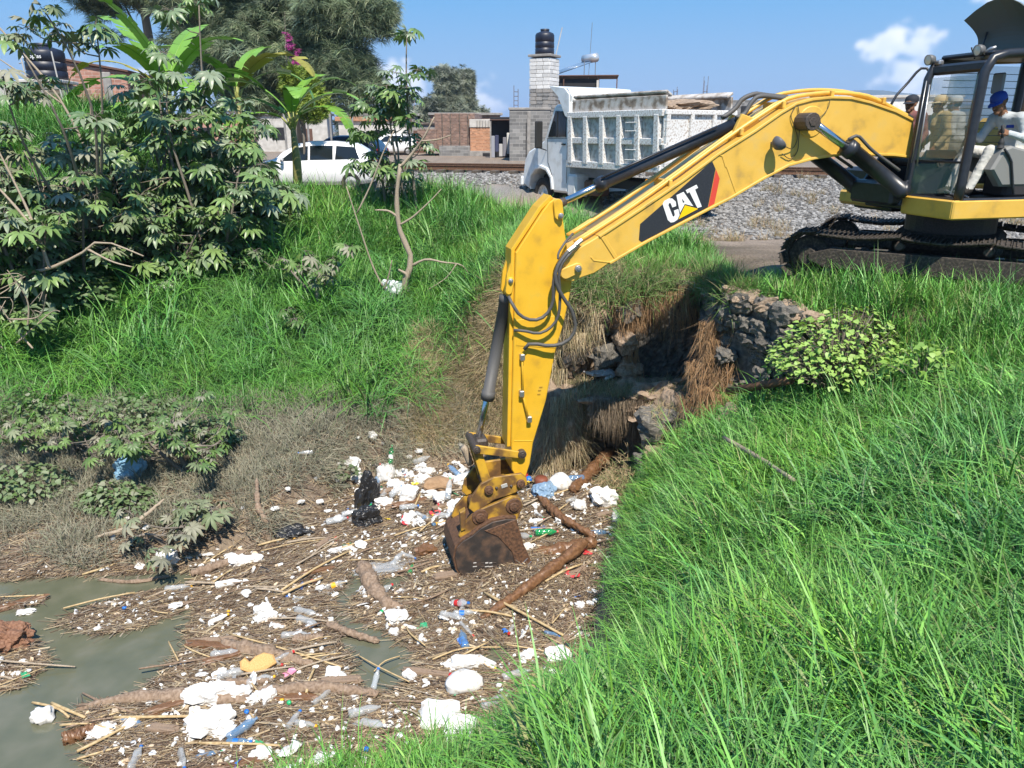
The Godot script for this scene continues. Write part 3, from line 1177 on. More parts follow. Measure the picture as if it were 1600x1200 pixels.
	castor("castor plant in front of the slatted fence", Vector3(-8.36,-0.335,-17.344), [
		[Vector3(0, -0.2, 0), Vector3(-0.2, 0.9, 0.1), Vector3(-0.3, 1.9, 0.2)],
		[Vector3(0, -0.2, 0), Vector3(0.6, 0.9, 0.1), Vector3(1.0, 1.8, 0.0)]], 0.29, 6, 22, cl)
	castor("small yellow-green castor seedling below the cut stump", Vector3(-3.969,-1.871,-14.212), [
		[Vector3(0, -0.1, 0), Vector3(0.0, 0.2, 0.1), Vector3(-0.1, 0.42, 0.1)]], 0.19, 2, 9, fresh, "castor_plant", 5)
	castor("castor plant with bright leaves against the sky beside the bare pruned tree", Vector3(-2.277,-0.266,-19.153), [
		[Vector3(0, -0.2, 0), Vector3(-0.1, 1.1, 0.1), Vector3(-0.15, 2.5, 0.0), Vector3(-0.1, 3.25, 0)],
		[Vector3(0, -0.2, 0), Vector3(-0.4, 1.0, 0.1), Vector3(-0.55, 2.4, 0.1)]], 0.27, 5, 10, fresh + cl)
	castor("castor plant with leaves just right of the white car", Vector3(-3.055,-0.206,-19.333), [
		[Vector3(0, -0.2, 0), Vector3(-0.1, 1.1, 0.1), Vector3(-0.2, 2.2, 0.0)],
		[Vector3(0, -0.2, 0), Vector3(0.3, 1.0, 0.2), Vector3(0.2, 1.9, 0.1)]], 0.27, 5, 11, cl + fresh)
	castor("muddy castor plant lying low on the bank above the blue bag", Vector3(-5.013,-3.197,-11.01), [
		[Vector3(0, -0.1, 0), Vector3(0.2, 0.35, 0.1), Vector3(0.5, 0.55, 0.1)],
		[Vector3(0, -0.1, 0), Vector3(-0.4, 0.4, 0.1), Vector3(-0.7, 0.75, 0.1)],
		[Vector3(0, -0.1, 0), Vector3(-0.2, 0.5, 0.0), Vector3(-0.2, 0.9, 0.0)]], 0.14, 9, 12, dull + fresh + fresh, "castor_plant", 6)
	castor("muddy castor plant at the left of the blue bag near the water", Vector3(-6.889,-3.15,-11.157), [
		[Vector3(0, -0.1, 0), Vector3(0.3, 0.35, 0.1), Vector3(0.6, 0.6, 0.1)],
		[Vector3(0, -0.1, 0), Vector3(-0.5, 0.4, 0.1), Vector3(-0.9, 0.7, 0.0)],
		[Vector3(0, -0.1, 0), Vector3(0.0, 0.5, 0.0), Vector3(0.1, 0.85, 0.0)]], 0.14, 9, 13, dull + fresh + fresh, "castor_plant", 6)
	castor("drooping mud-coated plant at the waterline beside the white foam box", Vector3(-4.829,-3.63,-9.602), [
		[Vector3(0, -0.1, 0), Vector3(0.1, 0.25, 0.1), Vector3(0.3, 0.35, 0.15)],
		[Vector3(0, -0.1, 0), Vector3(-0.2, 0.2, 0.1), Vector3(-0.4, 0.2, 0.2)]], 0.17, 4, 14, dull, "muddy_weed", 6)
	castor("bright green papaya-like seedling among the stones beside the culvert", Vector3(2.534,-2.772,-11.291), [
		[Vector3(0, -0.1, 0), Vector3(0.0, 0.25, 0.1), Vector3(-0.05, 0.45, 0.1)]], 0.2, 1, 15, fresh, "castor_plant", 5)

	# bare branches leaning out of the thicket
	twiggy("long bare grey branches leaning out from the left thicket over the grass", "branches", Vector3(-9.533,-1.172,-14.452), [
		[[Vector3(-0.2, 0.3, 0.3), Vector3(0.5, 0.6, 0.6), Vector3(1.3, 0.75, 0.8), Vector3(2.0, 1.05, 0.9), Vector3(2.35, 1.25, 0.9), Vector3(3.1, 1.0, 1.0)], 0.045, 0.012],
		[[Vector3(2.1, 1.1, 0.9), Vector3(2.5, 0.9, 0.95), Vector3(2.85, 0.8, 0.95)], 0.022, 0.01],
		[[Vector3(1.3, 0.75, 0.8), Vector3(1.1, 1.4, 0.7), Vector3(0.5, 2.2, 0.6), Vector3(-0.2, 2.9, 0.4)], 0.03, 0.012],
		[[Vector3(1.15, 1.2, 0.7), Vector3(0.2, 1.55, 0.6), Vector3(-0.6, 1.7, 0.6)], 0.02, 0.008],
		[[Vector3(0.5, 0.6, 0.6), Vector3(0.0, 0.3, 0.7), Vector3(-0.5, 0.0, 0.8)], 0.02, 0.008],
		[[Vector3(1.3, 0.75, 0.8), Vector3(1.0, 1.7, 0.6), Vector3(0.6, 2.8, 0.5), Vector3(0.3, 3.7, 0.5)], 0.028, 0.01]], M.pale_bark, "bare_branches")
	twiggy("pair of bare pale stems crossing in front of the water tank", "branches", Vector3(-9.017,0.629,-17.545), [
		[[Vector3(0, -0.3, 0.2), Vector3(-0.15, 0.8, 0.2), Vector3(-0.65, 2.1, 0.2), Vector3(-1.7, 3.5, 0.2), Vector3(-2.4, 4.6, 0.2)], 0.035, 0.012],
		[[Vector3(-0.5, 1.8, 0.2), Vector3(-1.2, 2.4, 0.3), Vector3(-1.9, 2.9, 0.4), Vector3(-2.4, 3.0, 0.4)], 0.02, 0.008],
		[[Vector3(-0.15, 0.8, 0.2), Vector3(0.1, 1.6, 0.3), Vector3(0.15, 2.2, 0.3)], 0.02, 0.008]], M.pale_bark, "bare_branches")
	for q in [["tangle of dry bare twigs in front of the left castor plants", Vector3(-9.337,-0.789,-15.078), 11, 1.0], ["second tangle of dry twigs, lower, at the left edge", Vector3(-9.008,-2.013,-13.418), 12, 0.75], ["dry bare twigs sticking out of the thicket beside the long grey branches", Vector3(-8.391,-0.641,-16.567), 13, 0.9]]:
		var rr := RandomNumberGenerator.new()
		rr.seed = q[2]
		var limbs := []
		for n in 9:
			var a := rr.randf_range(-1.3, 1.3)
			var from := Vector3(rr.randfn() * 0.3, rr.randf_range(0.2, 1.0), 0.5)
			var to: Vector3 = from + Vector3(sin(a) * 1.5, cos(a) * 1.2 + 0.2, rr.randfn() * 0.4) * q[3]
			limbs.append([[from, from.lerp(to, 0.5) + Vector3(rr.randfn(), rr.randfn(), rr.randfn()) * 0.12, to], 0.018, 0.006])
			limbs.append([[from.lerp(to, 0.6), from.lerp(to, 0.8) + Vector3(rr.randfn() * 0.3, 0.15, 0.1), to + Vector3(rr.randfn() * 0.4, -0.1, 0.1)], 0.009, 0.004])
		twiggy(q[0], "branches", q[1], limbs, M.pale_bark, "dry_twigs")
	# the pruned tree with a bag at its foot
	twiggy("bare pruned young tree on the grass slope with a white bag at its foot", "tree", Vector3(-2.195,-1.448,-15.238), [
		[[Vector3(0, -0.2, 0), Vector3(0.05, 0.45, 0), Vector3(0.2, 0.95, 0), Vector3(0.0, 1.5, 0), Vector3(-0.03, 2.15, 0), Vector3(0.07, 2.75, 0)], 0.075, 0.035],
		[[Vector3(0.07, 2.7, 0), Vector3(0.35, 3.0, 0), Vector3(0.55, 3.25, 0.1), Vector3(0.75, 3.6, 0.1)], 0.035, 0.012],
		[[Vector3(0.5, 3.17, 0.1), Vector3(0.8, 3.2, 0.1), Vector3(1.05, 3.28, 0.1)], 0.02, 0.008],
		[[Vector3(-0.02, 1.6, 0), Vector3(0.25, 1.75, 0.1), Vector3(0.6, 2.05, 0.15), Vector3(0.85, 2.3, 0.15)], 0.025, 0.008],
		[[Vector3(-0.02, 1.75, 0), Vector3(-0.2, 1.88, 0.05), Vector3(-0.45, 1.9, 0.1)], 0.03, 0.012],
		[[Vector3(0.2, 0.8, 0), Vector3(0.5, 0.95, 0.1), Vector3(0.85, 0.9, 0.15), Vector3(1.2, 0.85, 0.15), Vector3(1.35, 0.65, 0.15)], 0.03, 0.008],
		[[Vector3(0.05, 0.35, 0), Vector3(0.1, 0.65, 0.08), Vector3(-0.05, 0.75, 0.1)], 0.05, 0.02],
		[[Vector3(1.1, 0.87, 0.15), Vector3(0.9, 0.6, 0.15), Vector3(0.5, 0.35, 0.2)], 0.015, 0.006],
		[[Vector3(-0.35, 0.35, 0.1), Vector3(-0.55, 0.85, 0.15), Vector3(-0.75, 1.6, 0.2), Vector3(-0.95, 2.35, 0.2)], 0.02, 0.01],
		[[Vector3(-0.78, 1.85, 0.2), Vector3(-0.5, 2.35, 0.2), Vector3(-0.2, 3.0, 0.2), Vector3(0.0, 3.35, 0.2)], 0.018, 0.012],
		[[Vector3(-0.35, 0.35, 0.1), Vector3(-0.25, 0.6, 0.15), Vector3(-0.15, 0.95, 0.2)], 0.02, 0.01]], M.pale_bark, "pruned_tree")
	twiggy("cut brown stump standing upright beside the low castor plant", "stump", Vector3(-3.85,-1.513,-15.007), [
		[[Vector3(0, -0.1, 0), Vector3(0.01, 0.4, 0), Vector3(0.02, 0.72, 0)], 0.05, 0.04]], M.pale_bark, "stump")

	# banana plants behind the bank
	banana("left banana plant with torn leaves spread wide behind the tall thicket", Vector3(-8.159,0.473,-19.5), 2.0, [
		[-100, 0.1, 1.9, 1.5], [-72, 0.45, 1.6, 1.9], [-60, -0.35, 1.5, 2.4], [-115, 0.75, 1.8, 1.0], [-20, 0.6, 1.5, 1.5], [75, 0.6, 1.7, 1.3], [110, 0.3, 1.7, 1.8], [40, 0.2, 1.4, 2.2], [160, 0.8, 1.6, 1.0], [-45, 0.9, 1.7, 0.9]], 20)
	banana("right banana plant with arching leaves above the white car", Vector3(-5.542,0.4,-20.5), 1.6, [
		[-80, 0.55, 1.9, 2.4], [-100, 0.25, 1.5, 1.9], [85, 0.35, 1.6, 2.0], [70, 0.1, 1.4, 2.3], [95, 0.65, 1.3, 1.6], [20, 0.5, 1.2, 1.7], [-50, -0.1, 1.5, 2.0], [150, 0.7, 1.2, 1.2]], 40)
	banana("tall banana plant whose leaf tips show in front of the dark trees", Vector3(-7.371,0.463,-22), 2.2, [
		[70, 0.5, 1.9, 1.9], [95, 0.3, 1.7, 2.3], [-80, 0.6, 1.7, 1.5], [-30, 0.6, 1.4, 1.8], [160, 0.7, 1.4, 1.2], [-105, 0.1, 1.4, 2.2]], 60)

	# trees
	var wispy := [spray(1, 70, 1.0, 0.018, 0.15, [Color(0.1, 0.15, 0.08), Color(0.16, 0.215, 0.12), Color(0.22, 0.275, 0.16), Color(0.12, 0.18, 0.13)]),
		spray(2, 70, 1.0, 0.018, 0.3, [Color(0.11, 0.16, 0.08), Color(0.19, 0.24, 0.13), Color(0.26, 0.29, 0.17)])]
	tree("huge dark feathery tree towering behind the banana plants", "casuarina_tree", Vector3(-9.483,0.803,-36), 15.0, [
		[Vector3(0, 8.5, 0), Vector3(2.6, 2.4, 2.2)], [Vector3(-2.8, 7.6, 0), Vector3(2.2, 2.2, 2)], [Vector3(1.8, 5.4, 0.5), Vector3(1.6, 1.6, 1.5)],
		[Vector3(2.6, 7.8, 0), Vector3(1.5, 1.8, 1.6)], [Vector3(-0.8, 5.0, 0.5), Vector3(2.2, 1.8, 1.8)], [Vector3(0.5, 11, 0), Vector3(2.8, 2.2, 2.2)],
		[Vector3(3.3, 5.6, 0.8), Vector3(0.8, 0.8, 0.8)], [Vector3(-4.6, 9.2, 0), Vector3(2.0, 1.7, 1.7)], [Vector3(0.6, 3.6, 0.4), Vector3(1.6, 1.2, 1.4)],
		[Vector3(-3.0, 10.6, 0), Vector3(2.2, 1.8, 1.8)], [Vector3(-2.6, 5.2, 0), Vector3(1.8, 1.5, 1.6)], [Vector3(2.9, 9.9, 0), Vector3(1.3, 1.4, 1.3)], [Vector3(2.2, 3.6, 0.6), Vector3(1.3, 1.2, 1.2)], [Vector3(-1.4, 3.2, 0.4), Vector3(1.6, 1.2, 1.4)]], wispy, 120, 0.5, 3, 0.32)
	tree("dark feathery tree with drooping sprays behind the left banana plant", "casuarina_tree", Vector3(-17.38,0.834,-40), 14.0, [
		[Vector3(0, 9.5, 0), Vector3(3.0, 2.4, 2.4)], [Vector3(-1.6, 8.2, 0), Vector3(1.8, 1.6, 1.6)], [Vector3(2.4, 10, 0), Vector3(2.4, 2.2, 2)], [Vector3(-3.4, 10.5, 0), Vector3(1.8, 1.2, 1.6)]], wispy, 110, 0.5, 4, 0.28)
	var grey := [spray(5, 60, 1.0, 0.03, 0.1, [Color(0.18, 0.21, 0.15), Color(0.24, 0.27, 0.2), Color(0.14, 0.17, 0.12), Color(0.29, 0.31, 0.24)])]
	tree("left and widest of the three grey-green trees behind the brick wall", "poplar_tree", Vector3(-6.195,0.711,-78), 6.6, [
		[Vector3(0, 2.4, 0), Vector3(1.9, 2.0, 2)], [Vector3(0.1, 4.2, 0), Vector3(1.2, 1.6, 1.2)], [Vector3(0, 5.6, 0), Vector3(0.6, 1.0, 0.6)], [Vector3(-1.3, 2.4, 0), Vector3(0.9, 1.7, 1)]], grey, 90, 0.6, 6, 0.2)
	tree("narrow pointed grey-green tree, middle of the three behind the brick wall", "poplar_tree", Vector3(-4.639,0.681,-80), 6.6, [
		[Vector3(0, 2.2, 0), Vector3(0.9, 2.0, 1)], [Vector3(0.1, 4.5, 0), Vector3(0.55, 1.7, 0.6)], [Vector3(0.1, 6.0, 0), Vector3(0.25, 0.8, 0.3)]], grey, 90, 0.5, 7, 0.18)
	tree("low rounded grey-green tree, right of the three behind the brick wall", "poplar_tree", Vector3(-3.469,0.62,-84), 3.6, [
		[Vector3(0, 2.0, 0), Vector3(0.9, 1.4, 1)], [Vector3(0.7, 1.5, 0), Vector3(0.7, 0.8, 0.8)]], grey, 80, 0.5, 8, 0.14)
	var hazy := [spray(9, 60, 1.0, 0.035, 0.0, [Color(0.08, 0.11, 0.08), Color(0.12, 0.15, 0.11), Color(0.06, 0.085, 0.065)])]
	tree("far hazy grey-green tree beyond the white car and the castor leaves", "distant_tree", Vector3(-15.103,0.236,-95), 6.0, [
		[Vector3(0, 2.6, 0), Vector3(3.6, 2.0, 2)], [Vector3(-3.0, 2.2, 0), Vector3(2.5, 1.6, 2)], [Vector3(2.2, 3.2, 0), Vector3(1.8, 1.8, 1.6)]], hazy, 90, 0.8, 9, 0.2)
	tree("far hazy tree between the pruned tree and the brick wall", "distant_tree", Vector3(-10.731,0.323,-90), 5.0, [
		[Vector3(0, 2.2, 0), Vector3(2.4, 1.9, 2)], [Vector3(1.6, 1.8, 0), Vector3(1.6, 1.4, 1.4)]], hazy, 80, 0.8, 10, 0.18)
	var lime := [spray(11, 60, 1.0, 0.05, 0.0, [Color(0.2, 0.28, 0.03), Color(0.27, 0.34, 0.05), Color(0.14, 0.21, 0.03)])]
	tree("rounded lime green shrub behind the right banana plant", "lime_shrub", Vector3(-6.526,0.656,-25), 3.0, [
		[Vector3(0, 2.5, 0), Vector3(0.4, 0.4, 0.4)], [Vector3(0.3, 2.1, 0), Vector3(0.4, 0.35, 0.4)]], lime, 80, 0.2, 12, 0.05)
	var pink := [spray(13, 40, 1.0, 0.06, 0.2, [Color(0.42, 0.03, 0.25), Color(0.5, 0.05, 0.3), Color(0.12, 0.14, 0.05)])]
	tree("magenta bougainvillea flowers climbing through the dark feathery tree", "bougainvillea", Vector3(-8.317,0.358,-31), 6.0, [
		[Vector3(0.2, 4.6, 0.6), Vector3(0.14, 0.45, 0.2)], [Vector3(0.45, 4.1, 0.6), Vector3(0.14, 0.3, 0.2)]], pink, 7, 0.1, 14, 0.03)

	leafy_bush("light green leafy bush growing in front of the stone wall", "leafy_bush", "bush", Vector3(4.136,-1.096,-9.234), Vector3(0.95, 0.95, 0.7), 1500, 0.072, [Color(0.28, 0.43, 0.1), Color(0.26, 0.4, 0.09), Color(0.2, 0.33, 0.07), Color(0.36, 0.47, 0.15)], 31)
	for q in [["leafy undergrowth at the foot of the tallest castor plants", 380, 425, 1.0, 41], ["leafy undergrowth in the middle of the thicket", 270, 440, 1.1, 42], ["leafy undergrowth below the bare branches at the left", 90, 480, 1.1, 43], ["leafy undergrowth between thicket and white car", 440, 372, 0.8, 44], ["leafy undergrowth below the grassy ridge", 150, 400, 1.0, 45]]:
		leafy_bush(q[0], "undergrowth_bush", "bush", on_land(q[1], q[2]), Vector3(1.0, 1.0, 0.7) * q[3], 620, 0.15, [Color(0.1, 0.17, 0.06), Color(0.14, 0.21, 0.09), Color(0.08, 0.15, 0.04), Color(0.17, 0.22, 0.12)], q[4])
	for q in [["dusty weeds on the mud bank left of the blue bag", 70, 665, 1.0, 51], ["dusty weeds on the mud bank above the blue bag", 215, 665, 1.0, 52], ["dusty weeds on the mud bank right of the blue bag", 325, 690, 0.7, 53], ["dusty weeds at the left edge just above the waterline", 40, 770, 0.9, 54], ["dusty weeds hanging towards the water below the blue bag", 185, 790, 0.7, 55]]:
		leafy_bush(q[0], "dusty_weed", "weed", on_land(q[1], q[2]), Vector3(0.85, 0.55, 0.5) * q[3], 620, 0.085, [Color(0.13, 0.19, 0.08), Color(0.18, 0.22, 0.12), Color(0.23, 0.24, 0.16), Color(0.1, 0.17, 0.05)], q[4])
	leafy_bush("smaller light green leafy bush right of the one by the stone wall", "leafy_bush", "bush", Vector3(4.624,-0.703,-8.249), Vector3(0.4, 0.4, 0.35), 120, 0.09, [Color(0.2, 0.34, 0.06), Color(0.26, 0.4, 0.09), Color(0.15, 0.27, 0.05)], 32)
	leafy_bush("small green weed on the dark ledge at the foot of the wall", "ledge_weed", "weed", Vector3(2.325,-2.25,-12.985), Vector3(0.22, 0.15, 0.2), 34, 0.07, [Color(0.1, 0.25, 0.03), Color(0.14, 0.3, 0.04)], 33)
	leafy_bush("small green weeds sprouting on the rubble right of the culvert", "rubble_weed", "weed", Vector3(2.987,-2.545,-12.799), Vector3(0.3, 0.16, 0.2), 44, 0.07, [Color(0.1, 0.25, 0.03), Color(0.14, 0.3, 0.04)], 34)
	leafy_bush("dusty weed clump on the muddy grass left of the litter pile", "dusty_weed", "weed", Vector3(-2.794,-3.504,-11.562), Vector3(0.3, 0.3, 0.25), 60, 0.09, [Color(0.1, 0.14, 0.06), Color(0.15, 0.17, 0.1), Color(0.2, 0.2, 0.14)], 35)
	leafy_bush("broad muddy leaves of a weed at the left edge of the far bank", "dusty_weed", "weed", Vector3(-8.119,-2.958,-11.743), Vector3(0.5, 0.5, 0.4), 90, 0.13, [Color(0.1, 0.16, 0.06), Color(0.16, 0.2, 0.1), Color(0.08, 0.14, 0.05)], 36)
	leafy_bush("green weed climbing behind the pruned tree on the slope", "slope_weed", "weed", Vector3(-1.601,-0.799,-17.529), Vector3(0.5, 0.6, 0.4), 100, 0.09, [Color(0.12, 0.25, 0.04), Color(0.17, 0.3, 0.06)], 37)
	leafy_bush("low leafy weeds at the top of the wall left of the tracks", "wall_top_weed", "weed", Vector3(3.972,-0.33,-10.687), Vector3(0.45, 0.25, 0.3), 70, 0.08, [Color(0.15, 0.26, 0.06), Color(0.2, 0.3, 0.09)], 38)



# ---------------------------------------------------------------- bodies
func skin_over(b: Bld, bones: Array, cell: float) -> void:
	# one continuous surface round tapered bones: [from, to, radius, radius, colour, softness]
	var lo := Vector3.ONE * 1e9
	var hi := Vector3.ONE * -1e9
	for q in bones:
		var m: float = max(q[2], q[3]) + 0.05
		for k in 2:
			lo = lo.min(q[k] - Vector3.ONE * m)
			hi = hi.max(q[k] + Vector3.ONE * m)
	var nx := int((hi.x - lo.x) / cell) + 2
	var ny := int((hi.y - lo.y) / cell) + 2
	var nz := int((hi.z - lo.z) / cell) + 2
	var f := PackedFloat32Array()
	f.resize(nx * ny * nz)
	f.fill(1.0)
	var best := f.duplicate()
	var who := PackedInt32Array()
	who.resize(nx * ny * nz)
	for bi in bones.size():
		var q = bones[bi]
		var a: Vector3 = q[0]
		var ab: Vector3 = q[1] - q[0]
		var l2: float = max(ab.length_squared(), 1e-9)
		var ra: float = q[2]
		var rb: float = q[3]
		var k: float = q[5]
		var m: float = max(ra, rb) + max(0.04, k)
		var p0: Vector3 = ((q[0].min(q[1]) - Vector3.ONE * m - lo) / cell).floor()
		var p1: Vector3 = ((q[0].max(q[1]) + Vector3.ONE * m - lo) / cell).ceil()
		for x in range(max(0, int(p0.x)), min(nx - 1, int(p1.x)) + 1):
			for y in range(max(0, int(p0.y)), min(ny - 1, int(p1.y)) + 1):
				var i: int = (x * ny + y) * nz + max(0, int(p0.z))
				for z in range(max(0, int(p0.z)), min(nz - 1, int(p1.z)) + 1):
					var p := lo + Vector3(x, y, z) * cell - a
					var t := clampf(p.dot(ab) / l2, 0, 1)
					var d := (p - ab * t).length() - lerpf(ra, rb, t)
					if d < best[i]:
						best[i] = d
						who[i] = bi
					var g := f[i]
					var h := maxf(k - absf(g - d), 0.0) / k
					f[i] = minf(g, d) - h * h * k * 0.25
					i += 1
	var vid := {}
	var vp := []
	var vc := []
	var sx := ny * nz
	var offs := [0, sx, nz, sx + nz, 1, sx + 1, nz + 1, sx + nz + 1]
	var corner := [Vector3(0, 0, 0), Vector3(1, 0, 0), Vector3(0, 1, 0), Vector3(1, 1, 0), Vector3(0, 0, 1), Vector3(1, 0, 1), Vector3(0, 1, 1), Vector3(1, 1, 1)]
	var edges := [[0, 1], [2, 3], [4, 5], [6, 7], [0, 2], [1, 3], [4, 6], [5, 7], [0, 4], [1, 5], [2, 6], [3, 7]]
	for x in nx - 1:
		for y in ny - 1:
			for z in nz - 1:
				var i: int = x * sx + y * nz + z
				var inside := 0
				for o in offs:
					if f[i + o] < 0:
						inside += 1
				if inside == 0 or inside == 8:
					continue
				var s := Vector3.ZERO
				var n := 0
				for e in edges:
					var g0 := f[i + offs[e[0]]]
					var g1 := f[i + offs[e[1]]]
					if (g0 < 0) != (g1 < 0):
						s += corner[e[0]].lerp(corner[e[1]], g0 / (g0 - g1))
						n += 1
				vid[i] = vp.size()
				vp.append(lo + (Vector3(x, y, z) + s / n) * cell)
				vc.append(bones[who[i]][4])
	for i in vid:
		var x: int = i / sx
		var y: int = (i % sx) / nz
		var z: int = i % nz
		for ax in 3:
			var o: int = [sx, nz, 1][ax]
			var b0: int = [nz, 1, sx][ax]
			var c0: int = [1, sx, nz][ax]
			if [x, y, z][(ax + 1) % 3] == 0 or [x, y, z][(ax + 2) % 3] == 0:
				continue
			var s0 := f[i] < 0
			if s0 == (f[i + o] < 0):
				continue
			if not (vid.has(i - b0) and vid.has(i - c0) and vid.has(i - b0 - c0)):
				continue
			var w := [vid[i], vid[i - b0], vid[i - b0 - c0], vid[i - c0]]
			if not s0:
				w.reverse()
			for t in [[0, 1, 2], [0, 2, 3]]:
				b.st.set_color(vc[w[t[0]]])
				b.tri(vp[w[t[0]]], vp[w[t[1]]], vp[w[t[2]]])


func hand_bones(wrist: Vector3, dir: Vector3, palm_down: Vector3, curl: float, skin: Color, side: float) -> Array:
	# palm, four fingers of unequal length and a thumb; dir runs along the hand
	var d := dir.normalized()
	var n := (palm_down - d * palm_down.dot(d)).normalized()
	var s := d.cross(n) * side
	var r := []
	for k in 4:
		var o := s * (k - 1.5) * 0.021
		r.append([wrist + o * 0.5, wrist + d * 0.085 + o, 0.016, 0.0125, skin, 0.012])
		var p := wrist + d * 0.088 + o
		var a := 0.15
		var len: float = [0.03, 0.036, 0.034, 0.026][k]
		for j in 3:
			a += curl
			var q := p + (d * cos(a) + n * sin(a)) * len
			r.append([p, q, 0.0095 - 0.001 * j, 0.0085 - 0.001 * j, skin, 0.003])
			p = q
			len *= 0.8
	var t0 := wrist + d * 0.03 - s * 0.03
	var t1 := t0 + d * 0.03 - s * 0.022 + n * 0.02
	var t2 := t1 + (d * 0.7 + n * curl * 0.8).normalized() * 0.03
	r.append([wrist + d * 0.015 - s * 0.012, t0, 0.015, 0.013, skin, 0.012])
	r.append([t0, t1, 0.012, 0.0105, skin, 0.004])
	r.append([t1, t2, 0.0105, 0.008, skin, 0.003])
	return r


func head_bones(c: Vector3, fwd: Vector3, up: Vector3, skin: Color, hair: Color) -> Array:
	var s := fwd.cross(up).normalized()
	var f := fwd.normalized()
	var u := up.normalized()
	return [
		[c + u * 0.045 - f * 0.025, c + u * 0.05 - f * 0.01, 0.088, 0.084, hair, 0.02],
		[c + u * 0.02 + f * 0.02, c - u * 0.03 + f * 0.02, 0.078, 0.066, skin, 0.03],
		[c - u * 0.06 + f * 0.025, c - u * 0.09 + f * 0.05, 0.052, 0.034, skin, 0.03],
		[c + u * 0.012 + f * 0.092, c - u * 0.022 + f * 0.108, 0.011, 0.016, skin, 0.012],
		[c + s * 0.034 + u * 0.018 + f * 0.084, c + s * 0.04 + u * 0.018 + f * 0.082, 0.012, 0.012, Color(0.02, 0.015, 0.012), 0.002],
		[c - s * 0.034 + u * 0.018 + f * 0.084, c - s * 0.04 + u * 0.018 + f * 0.082, 0.012, 0.012, Color(0.02, 0.015, 0.012), 0.002],
		[c + s * 0.028 + u * 0.04 + f * 0.088, c + s * 0.05 + u * 0.038 + f * 0.076, 0.009, 0.008, hair, 0.006],
		[c - s * 0.028 + u * 0.04 + f * 0.088, c - s * 0.05 + u * 0.038 + f * 0.076, 0.009, 0.008, hair, 0.006],
		[c + s * 0.02 - u * 0.052 + f * 0.086, c - s * 0.02 - u * 0.052 + f * 0.086, 0.008, 0.008, skin * Color(0.65, 0.45, 0.45), 0.004],
		[c + s * 0.083 + u * 0.02 - f * 0.005, c + s * 0.083 - u * 0.02, 0.016, 0.011, skin, 0.008],
		[c - s * 0.083 + u * 0.02 - f * 0.005, c - s * 0.083 - u * 0.02, 0.016, 0.011, skin, 0.008]]


func cap_on(o: Node3D, c: Vector3, fwd: Vector3, up: Vector3, m: Material, wide := false) -> void:
	var f := fwd.normalized()
	var u := up.normalized()
	var s := f.cross(u).normalized()
	var turn := Basis(s, u, -f)
	var crown := Bld.new().soft()
	crown.lathe([Vector2(0.104, 0.0), Vector2(0.105, 0.035), Vector2(0.094, 0.075), Vector2(0.06, 0.1), Vector2(0.015, 0.112), Vector2(0, 0.113)], 16, c + u * 0.045 - f * 0.012, turn)
	var cap := part("cap", crown, m, o)
	var brim := Bld.new()
	var prev := []
	for i in 9:
		var a := lerpf(-1.15, 1.15, i / 8.0) if not wide else lerpf(-PI, PI, i / 8.0)
		var inn := f * cos(a) * 0.1 + s * sin(a) * 0.1
		var out := (f * (cos(a) * 0.1 + 0.085 * pow(cos(a * 0.9), 2)) + s * sin(a) * 0.105 - u * 0.02) if not wide else (f * cos(a) + s * sin(a)) * 0.17 - u * 0.015
		var e := [c + u * 0.05 - f * 0.012 + inn, c + u * 0.05 - f * 0.012 + out, c + u * 0.044 - f * 0.012 + out, c + u * 0.042 - f * 0.012 + inn]
		if prev.size():
			brim.quad(prev[0], prev[1], e[1], e[0])
			brim.quad(prev[1], prev[2], e[2], e[1])
			brim.quad(prev[2], prev[3], e[3], e[2])
		prev = e
	part("brim", brim, m, cap)


func figure(label: String, at: Vector3, j: Dictionary, shirt: Color, legs: Color, skin: Color, hair: Color, curl: float, turn := 0.0) -> Node3D:
	# j: joints relative to the base
	var o := thing("person", label, "person", at, turn)
	var b := Bld.new().soft()
	var s := shirt
	var shoe := Color(0.03, 0.025, 0.02)
	var B := []
	B.append([j.pelvis, j.waist, 0.135, 0.125, legs, 0.06])
	B.append([j.waist, j.chest, 0.13, 0.14, s, 0.06])
	B.append([j.chest, j.neck - Vector3(0, 0.05, 0), 0.14, 0.07, s, 0.06])
	B.append([j.shl, j.shr, 0.075, 0.075, s, 0.08])
	B.append([j.neck - Vector3(0, 0.06, 0), j.neck + (j.head - j.neck) * 0.6, 0.055, 0.052, skin, 0.02])
	for q in ["l", "r"]:
		B.append([j["sh" + q], j["el" + q], 0.07, 0.053, s, 0.05])
		B.append([j["el" + q], j["wr" + q], 0.053, 0.042, s, 0.03])
		B.append([j["hip" + q], j["kn" + q], 0.1, 0.075, legs, 0.05])
		B.append([j["kn" + q], j["an" + q], 0.073, 0.055, legs, 0.03])
		B.append([j["an" + q] - Vector3(0, 0.03, 0), j["to" + q], 0.05, 0.038, shoe, 0.02])
	skin_over(b, B, 0.018)
	var fwd: Vector3 = j.fwd
	var up: Vector3 = (j.head - j.neck).normalized()
	skin_over(b, head_bones(j.head, fwd, (up + Vector3(0, 1, 0) - fwd * fwd.dot(up)).normalized(), skin, hair), 0.0075)
	for q in ["l", "r"]:
		var d: Vector3 = j["hd" + q]
		skin_over(b, [[j["wr" + q] - d * 0.03, j["wr" + q] + d * 0.02, 0.03, 0.024, skin, 0.01]] + hand_bones(j["wr" + q] + d * 0.01, d, j["pd" + q], curl, skin, -1.0 if q == "l" else 1.0), 0.005)
	part("body", b, M.cloth, o)
	return o


